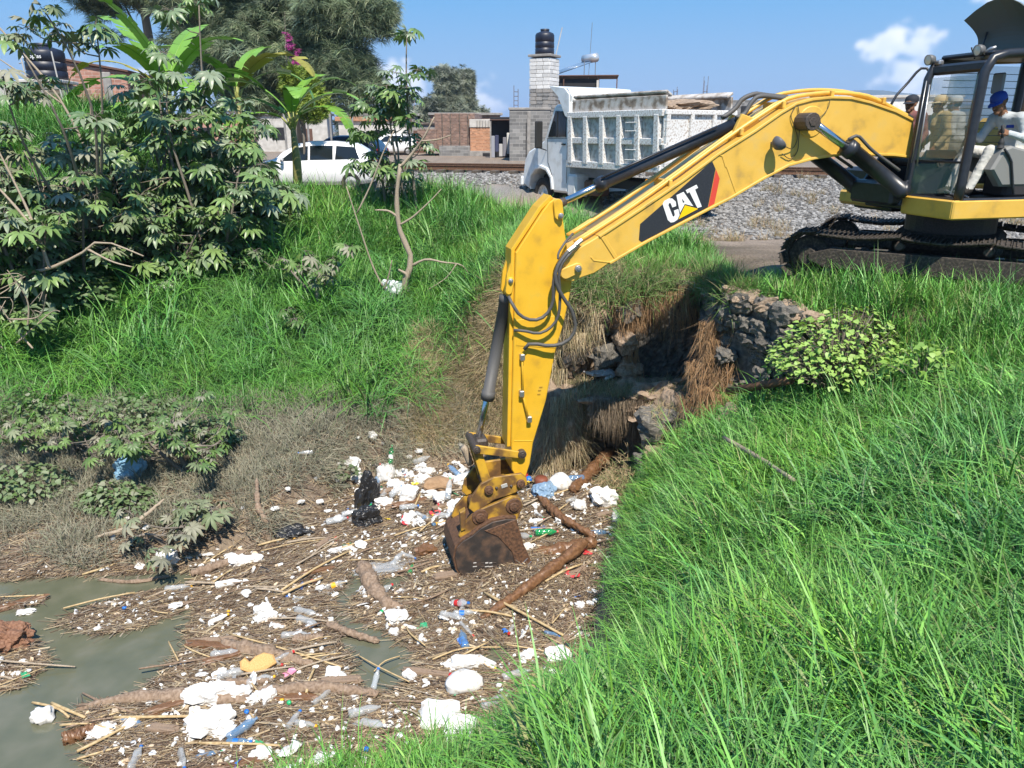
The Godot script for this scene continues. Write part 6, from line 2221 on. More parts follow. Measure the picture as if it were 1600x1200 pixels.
		for i in range(1, 12):
			var x := -1.72 + 3.44 * i / 12.0
			loop.append(Vector2(x, 0.745 - 0.05 * absf(sin(PI * (x + 0.6) / 1.15)) * (1 if absf(x) < 1.7 else 0)))
		var cv := Curve2D.new()
		for p in loop:
			cv.add_point(p)
		cv.add_point(loop[0])
		var len := cv.get_baked_length()
		var n := int(len / 0.19)
		for i in n:
			var p := cv.sample_baked(len * i / n)
			var q := cv.sample_baked(fmod(len * i / n + 0.05, len))
			var d := (q - p).normalized()
			var o := part("shoe", sm, M.track, tr)
			o.transform = Transform3D(Basis(Vector3(d.x, d.y, 0), Vector3(-d.y, d.x, 0), Vector3(0, 0, 1)), Vector3(p.x, p.y, 0))


func build_people() -> void:
	var root := Transform3D(Basis(Vector3.UP, deg_to_rad(194)).scaled(Vector3.ONE * 0.9285), Vector3(4.999,-0.143,-10.705))
	# the driver, in the machine's axes
	var seat := Vector3(-1.2, 1.3, -0.9)
	var j := {"pelvis": Vector3(-1.3, 1.9, -0.9), "waist": Vector3(-1.29, 2.03, -0.9), "chest": Vector3(-1.18, 2.25, -0.9), "neck": Vector3(-1.02, 2.43, -0.9), "head": Vector3(-0.9, 2.545, -0.9),
		"shl": Vector3(-1.1, 2.36, -1.1), "shr": Vector3(-1.06, 2.36, -0.71), "ell": Vector3(-1.14, 2.1, -1.2), "elr": Vector3(-0.96, 2.1, -0.62), "wrl": Vector3(-0.84, 2.17, -1.21), "wrr": Vector3(-0.83, 2.16, -0.61),
		"hdl": Vector3(0.9, 0.25, 0.1).normalized(), "hdr": Vector3(0.9, 0.2, 0.0).normalized(), "pdl": Vector3(0, -0.3, 1), "pdr": Vector3(0, -0.3, -1),
		"hipl": Vector3(-1.27, 1.88, -1.0), "hipr": Vector3(-1.27, 1.88, -0.8), "knl": Vector3(-0.72, 1.95, -1.08), "knr": Vector3(-0.68, 1.95, -0.74), "anl": Vector3(-0.5, 1.47, -1.06), "anr": Vector3(-0.47, 1.47, -0.76),
		"tol": Vector3(-0.32, 1.41, -1.06), "tor": Vector3(-0.29, 1.41, -0.78), "fwd": Vector3(0.88, -0.45, -0.12).normalized()}
	for k in j:
		if not k in ["hdl", "hdr", "pdl", "pdr", "fwd"]:
			j[k] = j[k] - seat
	var white := Color(0.5, 0.54, 0.57)
	var brown := Color(0.26, 0.13, 0.075)
	var dark := Color(0.015, 0.012, 0.01)
	var p := figure("seated driver in white shirt and blue cap working a lever in the cab", root * seat, j, white, Color(0.58, 0.57, 0.54), brown, dark, 0.75, deg_to_rad(194))
	p.scale = Vector3.ONE * 0.9285
	cap_on(p, j.head, j.fwd, Vector3(0.4, 0.9, 0.05), mat(Color(0.02, 0.06, 0.32), 0.7))
	var pocket := Bld.new()
	pocket.box(Vector3(-1.045, 2.27, -1.0) - seat, Vector3(0.02, 0.06, 0.09), 0.004, Basis(Vector3.UP, 0.5))
	part("blue_pocket", pocket, mat(Color(0.02, 0.05, 0.3), 0.7), p)
	# people standing on the far side of the machine
	var spots := [
		["person in dark cap and reddish shirt standing behind the boom", Vector3(-1.1, 1.09, 0.9), Color(0.2, 0.085, 0.08), Color(0.05, 0.08, 0.2), Color(0.015, 0.017, 0.025), 20.0, false],
		["person in cream clothes and straw hat seen through the cab windscreen", Vector3(-1.5, 1.09, 0.7), Color(0.55, 0.42, 0.2), Color(0.5, 0.38, 0.18), Color(0.5, 0.38, 0.2), -20.0, true],
		["person in white shirt and pale cap seen through the cab windscreen", Vector3(-1.86, 1.09, 0.78), Color(0.55, 0.57, 0.56), Color(0.25, 0.24, 0.2), Color(0.6, 0.6, 0.57), -60.0, false]]
	for s in spots:
		var u := upright(0.08)
		var q := figure(s[0], root * s[1], u, s[2], s[3], brown, dark, 0.35, deg_to_rad(194 + s[5]))
		q.scale = Vector3.ONE * 0.88
		cap_on(q, u.head, u.fwd, Vector3.UP, mat(s[4], 0.8), s[6])



# ---------------------------------------------------------------- road, railway, vehicles
func build_railway() -> void:
	var o := thing("railway_track", "rusty railway track on the gravel bank behind the truck", "railway", Vector3(10.8, 0.5, -24.8), atan2(0.2745, -0.961) + PI)
	# local x runs along the line, towards the left
	var b := Bld.new()
	var rail := pl([-0.07, 0, 0.07, 0, 0.07, 0.02, 0.012, 0.035, 0.012, 0.12, 0.036, 0.13, 0.036, 0.165, -0.036, 0.165, -0.036, 0.13, -0.012, 0.12, -0.012, 0.035, -0.07, 0.02])
	b.xf = Transform3D(Basis(Vector3(0, 0, 1), Vector3.UP, Vector3(-1, 0, 0)), Vector3.ZERO)
	b.prism(rail, -34.0, 24.0)
	var m := b.mesh()
	for z in [-0.72, 0.72]:
		part("rail", m, M.rust, o).position = Vector3(0, 0.12, z)
	var s := Bld.new()
	s.box(Vector3.ZERO, Vector3(0.22, 0.16, 2.5), 0.015)
	var sm := s.mesh()
	var wood := grained([[0.0, Color(0.05, 0.04, 0.033)], [1.0, Color(0.15, 0.125, 0.1)]], 0.03, 1.0, 0.9, 3.0, 92)
	for k in 70:
		part("sleeper", sm, wood, o).position = Vector3(-20 + k * 0.65, 0.06, 0)
	var r := RandomNumberGenerator.new()
	r.seed = 5
	var xs := []
	var cs := []
	var st := Bld.new()
	blob(st, Vector3.ZERO, Vector3.ONE, 1, 0.5, 0.12, 3, 2.5)
	for k in 60000:
		var x := r.randf_range(-16, 17)
		var t := r.randf_range(-1.8, 7.4) if r.randf() < 0.85 else r.randf_range(5, 8.5)
		# t metres in front of the rails
		var z := -24.8 - (x - 10.8) * -0.2745 / 0.961 + t / 0.961
		if x < 2.6 and t > 3.0 + 0.3 * sin(x * 3):
			continue
		if x < -8 and t > 1.6:
			continue
		if z > -16.3:
			continue
		var g := ground(x, z)
		var w := r.randf_range(0.022, 0.055)
		xs.append(Transform3D(Basis.from_euler(Vector3(r.randf() * 6, r.randf() * 6, r.randf() * 6)).scaled(Vector3(w, w * 0.75, w)), Vector3(x, g + w * 0.3, z)))
		var c := r.randf_range(0.07, 0.34)
		cs.append(Color(c, c * 0.97, c * 0.93))
	tag(scatter("gravel", st.mesh(), vmat(0.9), xs, cs), "pale grey broken stone of the railway bank", "gravel", "", "stuff")


func wheel(parent: Node3D, at: Vector3, r: float, w: float, rim: Material) -> void:
	var b := Bld.new().soft()
	b.lathe([Vector2(r * 0.58, -w * 0.5), Vector2(r * 0.9, -w * 0.5), Vector2(r, -w * 0.36), Vector2(r, w * 0.36), Vector2(r * 0.9, w * 0.5), Vector2(r * 0.58, w * 0.5), Vector2(r * 0.55, 0), Vector2(r * 0.58, -w * 0.5)], 24, at, Basis(Vector3(1, 0, 0), PI / 2))
	var t := part("wheel", b, M.tyre, parent)
	b = Bld.new()
	b.lathe([Vector2(r * 0.58, -w * 0.4), Vector2(r * 0.5, -w * 0.2), Vector2(r * 0.25, -w * 0.25), Vector2(r * 0.2, -w * 0.45), Vector2(0, -w * 0.45)], 18, at, Basis(Vector3(1, 0, 0), PI / 2))
	b.lathe([Vector2(0, w * 0.45), Vector2(r * 0.2, w * 0.45), Vector2(r * 0.25, w * 0.25), Vector2(r * 0.5, w * 0.2), Vector2(r * 0.58, w * 0.4)], 18, at, Basis(Vector3(1, 0, 0), PI / 2))
	part("rim", b, rim, t)


func build_truck() -> void:
	M.tyre = grained([[0.0, Color(0.012, 0.012, 0.012)], [1.0, Color(0.04, 0.037, 0.033)]], 0.03, 2.0, 0.85, 2.0, 93)
	var dirty := grained([[0.0, Color(0.22, 0.14, 0.09)], [0.3, Color(0.48, 0.44, 0.4)], [0.45, Color(0.66, 0.65, 0.63)], [1.0, Color(0.74, 0.75, 0.75)]], 0.03, 0.9, 0.55, 0.0, 94, 6)
	var worn := grained([[0.0, Color(0.12, 0.085, 0.06)], [0.36, Color(0.3, 0.25, 0.2)], [0.55, Color(0.48, 0.44, 0.4)], [1.0, Color(0.6, 0.58, 0.55)]], 0.008, 0.8, 0.8, 2.0, 95, 7)
	var inset := grained([[0.0, Color(0.22, 0.2, 0.17)], [0.5, Color(0.44, 0.45, 0.44)], [1.0, Color(0.56, 0.58, 0.57)]], 0.012, 0.9, 0.6, 0.0, 96, 5)
	var paint := grained([[0.0, Color(0.6, 0.6, 0.59)], [0.5, Color(0.74, 0.76, 0.77)], [1.0, Color(0.78, 0.8, 0.81)]], 0.01, 0.5, 0.35, 0.0, 97)
	var glass := mat(Color(0.02, 0.025, 0.03), 0.05)
	var dark := mat(Color(0.02, 0.02, 0.02), 0.7)
	var o := thing("dump_truck", "white weathered dump truck parked on the road behind the excavator boom", "truck", Vector3(3.5, -0.4, -19.0), deg_to_rad(121.7))
	var b := Bld.new()
	for z in [0.62, 1.72]:
		b = Bld.new()
		b.box(Vector3(2.8, 0.95, z), Vector3(6.4, 0.22, 0.1), 0.01)
		part("chassis_rail", b, dark, o)
	# body of the tipper
	var L := 3.78
	var y0 := 1.36
	var y1 := 2.78
	b = Bld.new()
	b.box(Vector3(L / 2, y0 + 0.05, 1.2), Vector3(L, 0.1, 2.3), 0.02)
	var bed := part("tipper_body", b, dirty, o)
	for s in [0.0, 1.0]:
		var zz: float = 0.0 if s == 0.0 else 2.4
		var into := 1.0 if s == 0.0 else -1.0
		b = Bld.new()
		b.box(Vector3(L / 2, (y0 + y1) / 2, zz + into * 0.13), Vector3(L, y1 - y0, 0.04), 0.0)
		part("side_panel", b, inset, bed)
		for q in [[y1 - 0.07, 0.16, 0.14], [2.06, 0.16, 0.1], [y0 + 0.08, 0.18, 0.13]]:
			b = Bld.new()
			b.box(Vector3(L / 2, q[0], zz + into * 0.06), Vector3(L + 0.04, q[1], q[2]), 0.015)
			part("side_rail", b, dirty, bed)
		for k in 6:
			b = Bld.new()
			var x := 0.14 + k * (L - 0.3) / 5.0
			b.prism(pl([x - 0.1, y0 + 0.1, x + 0.1, y0 + 0.1, x + 0.14, y1 - 0.1, x - 0.03, y1 - 0.1]) if s == 0.0 else pl([x - 0.1, y0 + 0.1, x + 0.1, y0 + 0.1, x + 0.1, y1 - 0.1, x - 0.1, y1 - 0.1]), min(zz - into * 0.02, zz + into * 0.12), max(zz - into * 0.02, zz + into * 0.12), 0.015)
			part("rib", b, dirty, bed)
		# weathered boards that raise the sides
		b = Bld.new()
		b.box(Vector3(L / 2 - 0.05, y1 + 0.16, zz + into * 0.13), Vector3(L - 0.1, 0.32, 0.06), 0.01)
		part("side_board", b, worn, bed)
		b = Bld.new()
		b.box(Vector3(L / 2 - 0.05, y1 + 0.36, zz + into * 0.2), Vector3(L - 0.1, 0.07, 0.22), 0.02, Basis(Vector3(1, 0, 0), into * 0.5))
		part("top_board", b, worn, bed)
	for q in [[1.75, 1.62, 0.3], [1.75, 1.86, 0.3], [1.78, 2.3, 0.3], [1.78, 2.5, 0.3]]:
		b = Bld.new()
		b.rod(Vector3(q[0] - 0.9, q[1], -0.02), Vector3(q[0] - 0.5, q[1], -0.02), 0.014, 6)
		part("step_rung", b, dirty, bed)
	b = Bld.new()
	b.box(Vector3(L - 0.03, 2.2, 1.2), Vector3(0.08, 1.7, 2.3), 0.015)
	b.prism(pl([L - 0.05, 2.75, L - 0.05, 3.2, L + 0.15, 3.42, L + 0.95, 3.5, L + 0.98, 3.44, L + 0.3, 3.25, L + 0.12, 3.05, L + 0.06, 2.75]), 0.1, 2.3, 0.01)
	part("cab_guard", b, paint, bed)
	b = Bld.new()
	b.prism(pl([L - 0.06, 2.6, L - 0.02, 3.25, L + 0.2, 3.42, L + 0.95, 3.5, L + 0.5, 3.2, L + 0.16, 2.7]), 0.02, 0.07, 0.01)
	part("guard_side", b, paint, bed)
	b = Bld.new()
	b.box(Vector3(-0.02, 2.05, 1.2), Vector3(0.06, 1.36, 2.3), 0.01)
	var gate := part("tailgate", b, dirty, o)
	for z in [0.12, 0.88, 1.62, 2.3]:
		b = Bld.new()
		b.box(Vector3(-0.08, 2.05, z), Vector3(0.1, 1.38, 0.12), 0.02)
		part("rib", b, dirty, gate)
	for y in [1.42, 1.95, 2.72]:
		b = Bld.new()
		b.box(Vector3(-0.08, y, 1.2), Vector3(0.09, 0.12, 2.34), 0.02)
		part("rail", b, dirty, gate)
	# a load of broken rubble showing over the sides
	b = Bld.new()
	blob(b, Vector3(1.9, 2.75, 1.2), Vector3(1.75, 0.3, 0.95), 4, 0.35, 0.15, 8, 3.0)
	tag(part("rubble_load", b, M.earth), "rusty brown rubble heaped in the truck bed", "rubble")
	get_node("rubble_load").transform = o.transform
	# cab
	b = Bld.new()
	b.prism(pl([3.86, 0.62, 3.86, 2.85, 3.98, 3.0, 4.5, 3.02, 4.62, 2.95, 5.12, 2.05, 5.3, 1.96, 5.95, 1.72, 6.14, 1.5, 6.22, 1.1, 6.22, 0.75, 5.86, 0.62, 5.84, 0.8, 5.7, 1.07, 5.48, 1.22, 5.22, 1.26, 4.95, 1.2, 4.74, 1.03, 4.64, 0.8, 4.62, 0.62]), 0.12, 2.28, 0.06)
	var cab := part("cab", b, paint, o)
	for z in [[0.09, 0.13], [2.27, 2.31]]:
		b = Bld.new()
		b.prism(pl([3.98, 2.14, 3.98, 2.82, 4.5, 2.84, 4.86, 2.14]), z[0], z[1], 0.01)
		part("door_window", b, glass, cab)
		b = Bld.new()
		b.prism(pl([4.36, 2.14, 4.36, 2.83, 4.4, 2.83, 4.4, 2.14]), z[0] - 0.01, z[1] + 0.01, 0.004)
		part("window_bar", b, dark, cab)
		b = Bld.new()
		b.prism(strip(pl([3.93, 0.9, 3.93, 2.1, 4.9, 2.1, 4.86, 1.45, 4.62, 1.05]), 0.012), z[0] + 0.02, z[1] - 0.004, 0.002)
		part("door_seam", b, dark, cab)
		b = Bld.new()
		b.box(Vector3(4.08, 1.95, (z[0] + z[1]) / 2), Vector3(0.16, 0.04, 0.08), 0.01)
		part("door_handle", b, dark, cab)
		b = Bld.new()
		b.prism(strip(pl([4.55, 0.7, 4.62, 1.05, 4.88, 1.29, 5.22, 1.36, 5.55, 1.29, 5.8, 1.08, 5.92, 0.75]), 0.1, -1.0), z[0] - 0.02, z[1] + 0.03, 0.02)
		part("wheel_arch", b, paint, cab)
	b = Bld.new()
	b.quad(Vector3(4.66, 2.9, 0.25), Vector3(5.12, 2.09, 0.25), Vector3(5.12, 2.09, 2.15), Vector3(4.66, 2.9, 2.15))
	part("windscreen", b, glass, cab)
	b = Bld.new()
	b.box(Vector3(6.26, 0.85, 1.2), Vector3(0.14, 0.3, 2.25), 0.05)
	part("bumper", b, paint, cab)
	b = Bld.new()
	b.box(Vector3(6.2, 1.25, 1.2), Vector3(0.06, 0.34, 1.4), 0.02)
	part("grille", b, dark, cab)
	for z in [0.35, 2.05]:
		b = Bld.new()
		b.prism(disc(Vector2(0, 0), 0.12, 16), -0.03, 0.03, 0.01)
		var l := part("headlight", b, mat(Color(0.6, 0.6, 0.58), 0.1), cab)
		l.transform = Transform3D(Basis(Vector3.UP, PI / 2), Vector3(6.2, 1.2, z))
	for z in [-0.14, 2.54]:
		b = Bld.new()
		b.box(Vector3(4.98, 2.2, z), Vector3(0.1, 0.75, 0.24), 0.03)
		b.rod(Vector3(4.98, 1.85, z), Vector3(4.95, 1.75, 0.2 if z < 0 else 2.2), 0.016, 6)
		part("mirror", b, dark, cab)
	b = Bld.new()
	b.box(Vector3(3.68, 0.85, 0.35), Vector3(0.42, 0.62, 0.5), 0.06)
	part("fuel_tank", b, paint, o)
	b = Bld.new()
	b.box(Vector3(2.9, 0.82, 0.4), Vector3(0.7, 0.4, 0.4), 0.05)
	part("battery_box", b, M.rust, o)
	wheel(o, Vector3(5.22, 0.5, 0.32), 0.5, 0.28, dirty)
	wheel(o, Vector3(5.22, 0.5, 2.08), 0.5, 0.28, dirty)
	for z in [0.24, 0.56, 1.84, 2.16]:
		wheel(o, Vector3(0.95, 0.5, z), 0.5, 0.27, dirty)
	for z in [0.4, 2.0]:
		b = Bld.new()
		b.box(Vector3(0.2, 0.72, z), Vector3(0.03, 0.6, 0.6), 0.008)
		part("mud_flap", b, dark, o)
	b = Bld.new()
	b.box(Vector3(-0.1, 0.95, 1.2), Vector3(0.12, 0.2, 2.1), 0.02)
	part("rear_bar", b, dark, o)
	b = Bld.new()
	b.prism(disc(Vector2(0.45, 1.12), 0.07, 14), 0.02, 0.1, 0.015)
	part("marker_lamp", b, mat(Color(0.85, 0.3, 0.02), 0.3), o)


func build_car(label: String, at: Vector3, turn: float, paint: Material) -> void:
	var o := thing("parked_car", label, "car", at, turn, "cars parked by the road")
	# stations along x (forward): bottom, belt, roof, half width, half width of the roof
	var st := [[-1.98, 0.45, 0.72, 0.74, 0.62, 0.5], [-1.93, 0.3, 0.9, 0.98, 0.78, 0.6], [-1.75, 0.25, 0.96, 1.25, 0.82, 0.6], [-1.45, 0.22, 0.95, 1.43, 0.84, 0.62], [-0.7, 0.2, 0.93, 1.5, 0.85, 0.63], [0.0, 0.2, 0.92, 1.5, 0.85, 0.63], [0.45, 0.2, 0.91, 1.42, 0.85, 0.62], [0.85, 0.2, 0.91, 1.2, 0.85, 0.66], [1.15, 0.2, 0.9, 0.98, 0.84, 0.72], [1.6, 0.24, 0.82, 0.86, 0.81, 0.7], [1.9, 0.3, 0.7, 0.74, 0.72, 0.6], [2.0, 0.42, 0.6, 0.62, 0.58, 0.5]]
	var sec := []
	for s in st:
		var row := []
		for k in [-1.0, 1.0]:
			var half := [Vector3(s[0], s[1], k * s[4] * 0.9), Vector3(s[0], s[1] + 0.14, k * s[4]), Vector3(s[0], (s[1] + s[2]) * 0.55, k * s[4] * 1.01), Vector3(s[0], s[2], k * s[4] * 0.97), Vector3(s[0], lerpf(s[2], s[3], 0.85), k * lerpf(s[4] * 0.97, s[5], 0.85)), Vector3(s[0], s[3], k * s[5] * 0.86), Vector3(s[0], s[3] + 0.02, k * s[5] * 0.4)]
			if k > 0:
				half.reverse()
			row.append_array(half)
		sec.append(row)
	var b := Bld.new().soft()
	var m: int = sec[0].size()
	for i in sec.size() - 1:
		for k in m:
			var l := (k + 1) % m
			b.quad(sec[i][k], sec[i + 1][k], sec[i + 1][l], sec[i][l])
	for e in [0, sec.size() - 1]:
		for k in range(1, m - 1):
			b.out(sec[e][0], sec[e][k], sec[e][k + 1], Vector3(0, 0.6, 0))
	var body := part("body", b, paint, o)
	var glass := mat(Color(0.015, 0.02, 0.025), 0.04)
	for k in [-1.0, 1.0]:
		var n := 0
		for w in [[-1.5, -0.75, -1.38, -0.8], [-0.68, 0.02, -0.7, 0.0], [0.08, 0.95, 0.06, 0.42]]:
			b = Bld.new()
			var at_ := func(x: float, t: float) -> Vector3:
				var i := 0
				while i < st.size() - 2 and st[i + 1][0] < x:
					i += 1
				var f: float = (x - st[i][0]) / (st[i + 1][0] - st[i][0])
				var belt := lerpf(st[i][2], st[i + 1][2], f)
				var roof := lerpf(st[i][3], st[i + 1][3], f)
				return Vector3(x, lerpf(belt, roof, t), k * (lerpf(lerpf(st[i][4], st[i + 1][4], f) * 0.97, lerpf(st[i][5], st[i + 1][5], f), t) + 0.012))
			var p := [at_.call(w[0], 0.08), at_.call(w[1], 0.08), at_.call(w[3], 0.8), at_.call(w[2], 0.8)]
			b.quad(p[0], p[1], p[2], p[3])
			var q := []
			for v in p:
				q.append(v - Vector3(0, 0, k * 0.02))
			for e in 4:
				b.quad(p[e], p[(e + 1) % 4], q[(e + 1) % 4], q[e])
			part("side_window", b, glass, body)
			n += 1
		b = Bld.new()
		b.box(Vector3(0.85, 1.0, k * 0.97), Vector3(0.1, 0.14, 0.2), 0.04)
		part("mirror", b, paint, body)
		b = Bld.new()
		b.box(Vector3(-1.86, 0.82, k * 0.68), Vector3(0.2, 0.3, 0.2), 0.05)
		part("tail_lamp", b, mat(Color(0.35, 0.02, 0.02), 0.2), body)
		b = Bld.new()
		b.box(Vector3(1.78, 0.68, k * 0.62), Vector3(0.28, 0.14, 0.24), 0.05)
		part("headlight", b, mat(Color(0.6, 0.6, 0.6), 0.1), body)
		for x in [-1.2, 1.25]:
			wheel(o, Vector3(x, 0.3, k * 0.76), 0.3, 0.2, M.steel)
	b = Bld.new()
	b.quad(Vector3(0.52, 1.39, -0.55), Vector3(1.12, 1.0, -0.66), Vector3(1.12, 1.0, 0.66), Vector3(0.52, 1.39, 0.55))
	part("windscreen", b, glass, body)
	b = Bld.new()
	b.quad(Vector3(-1.56, 1.38, -0.52), Vector3(-1.78, 1.02, -0.6), Vector3(-1.78, 1.02, 0.6), Vector3(-1.56, 1.38, 0.52))
	part("rear_window", b, glass, body)


func build_vehicles() -> void:
	build_truck()
	var white := mat(Color(0.78, 0.79, 0.8), 0.25)
	white.clearcoat_enabled = true
	var w := Vector3(-6.352,1.215,-25.7)
	build_car("white hatchback parked side-on behind the castor plants", Vector3(w.x, ground(w.x, w.z), w.z), deg_to_rad(186), white)
	var blue := mat(Color(0.02, 0.05, 0.12), 0.25)
	blue.clearcoat_enabled = true
	w = Vector3(-7.788,0.914,-37)
	build_car("dark blue car whose roof shows behind the white hatchback", Vector3(w.x, 0.2, w.z), deg_to_rad(172), blue)
	w = Vector3(-9.015,-0.159,-60)
	build_car("small distant white car beyond the railway behind the pruned tree", Vector3(w.x, 0.2, w.z), deg_to_rad(190), white)



# ---------------------------------------------------------------- the buildings beyond the railway
func masonry(brick: Array, mortar: Color, rows: int, cols: int, size_: float, seed_: int) -> StandardMaterial3D:
	# courses too far away to tell apart; size_ metres per repeat
	var r := RandomNumberGenerator.new()
	r.seed = seed_
	var n := 256
	var im := Image.create(n, n, false, Image.FORMAT_RGB8)
	im.fill(mortar.linear_to_srgb())
	var h := float(n) / rows
	var w := float(n) / cols
	for j in rows:
		for i in cols + 1:
			var c: Color = brick[r.randi() % brick.size()] * r.randf_range(0.8, 1.2)
			var x := i * w - (w / 2 if j % 2 else 0.0)
			im.fill_rect(Rect2i(int(x) + 1, int(j * h) + 1, int(w) - 1, int(h) - 2), Color(c.r, c.g, c.b).linear_to_srgb())
	for k in 5000:
		var x := r.randi() % n
		var y := r.randi() % n
		im.set_pixel(x, y, im.get_pixel(x, y) * r.randf_range(0.75, 1.1))
	var m := mat(Color(1, 1, 1), 0.9)
	m.albedo_texture = ImageTexture.create_from_image(im)
	m.uv1_triplanar = true
	m.uv1_triplanar_sharpness = 8.0
	m.uv1_scale = Vector3.ONE / size_
	return m


func block(called: String, mid: Vector3, size: Vector3, m: Material, o: Node3D, bev := 0.02) -> MeshInstance3D:
	var b := Bld.new()
	b.box(mid, size, bev)
	return part(called, b, m, o)


func tank_on(label: String, at: Vector3, r: float, h: float, text: String) -> void:
	var o := thing("water_tank", label, "water tank", at)
	var b := Bld.new().soft()
	var p := [Vector2(0, 0), Vector2(r, 0.0), Vector2(r, h * 0.24), Vector2(r * 0.965, h * 0.25), Vector2(r * 0.965, h * 0.27), Vector2(r, h * 0.28), Vector2(r, h * 0.48), Vector2(r * 0.965, h * 0.49), Vector2(r * 0.965, h * 0.51), Vector2(r, h * 0.52), Vector2(r, h * 0.76), Vector2(r * 0.9, h * 0.84), Vector2(r * 0.5, h * 0.91), Vector2(r * 0.44, h * 0.92), Vector2(r * 0.44, h * 0.99), Vector2(r * 0.4, h), Vector2(0, h)]
	b.lathe(p, 28)
	part("shell", b, mat(Color(0.014, 0.018, 0.035), 0.45), o)
	b = Bld.new().soft()
	b.lathe([Vector2(r * 0.47, h * 0.95), Vector2(r * 0.47, h * 1.01), Vector2(0, h * 1.02)], 20)
	part("lid", b, mat(Color(0.02, 0.024, 0.04), 0.5), o)
	if text:
		var t := TextMesh.new()
		t.text = text
		var f := SystemFont.new()
		f.font_names = PackedStringArray(["Droid Sans"])
		f.font_weight = 700
		t.font = f
		t.font_size = 40
		t.pixel_size = 0.0038
		t.depth = 0.01
		t.curve_step = 1.0
		# bent round the shell letter by letter is not needed at this size: the flat word stands just proud of it
		var w := part("lettering", t, mat(Color(0.75, 0.76, 0.77), 0.6), o)
		w.position = Vector3(-0.08, h * 0.62, r + 0.005)


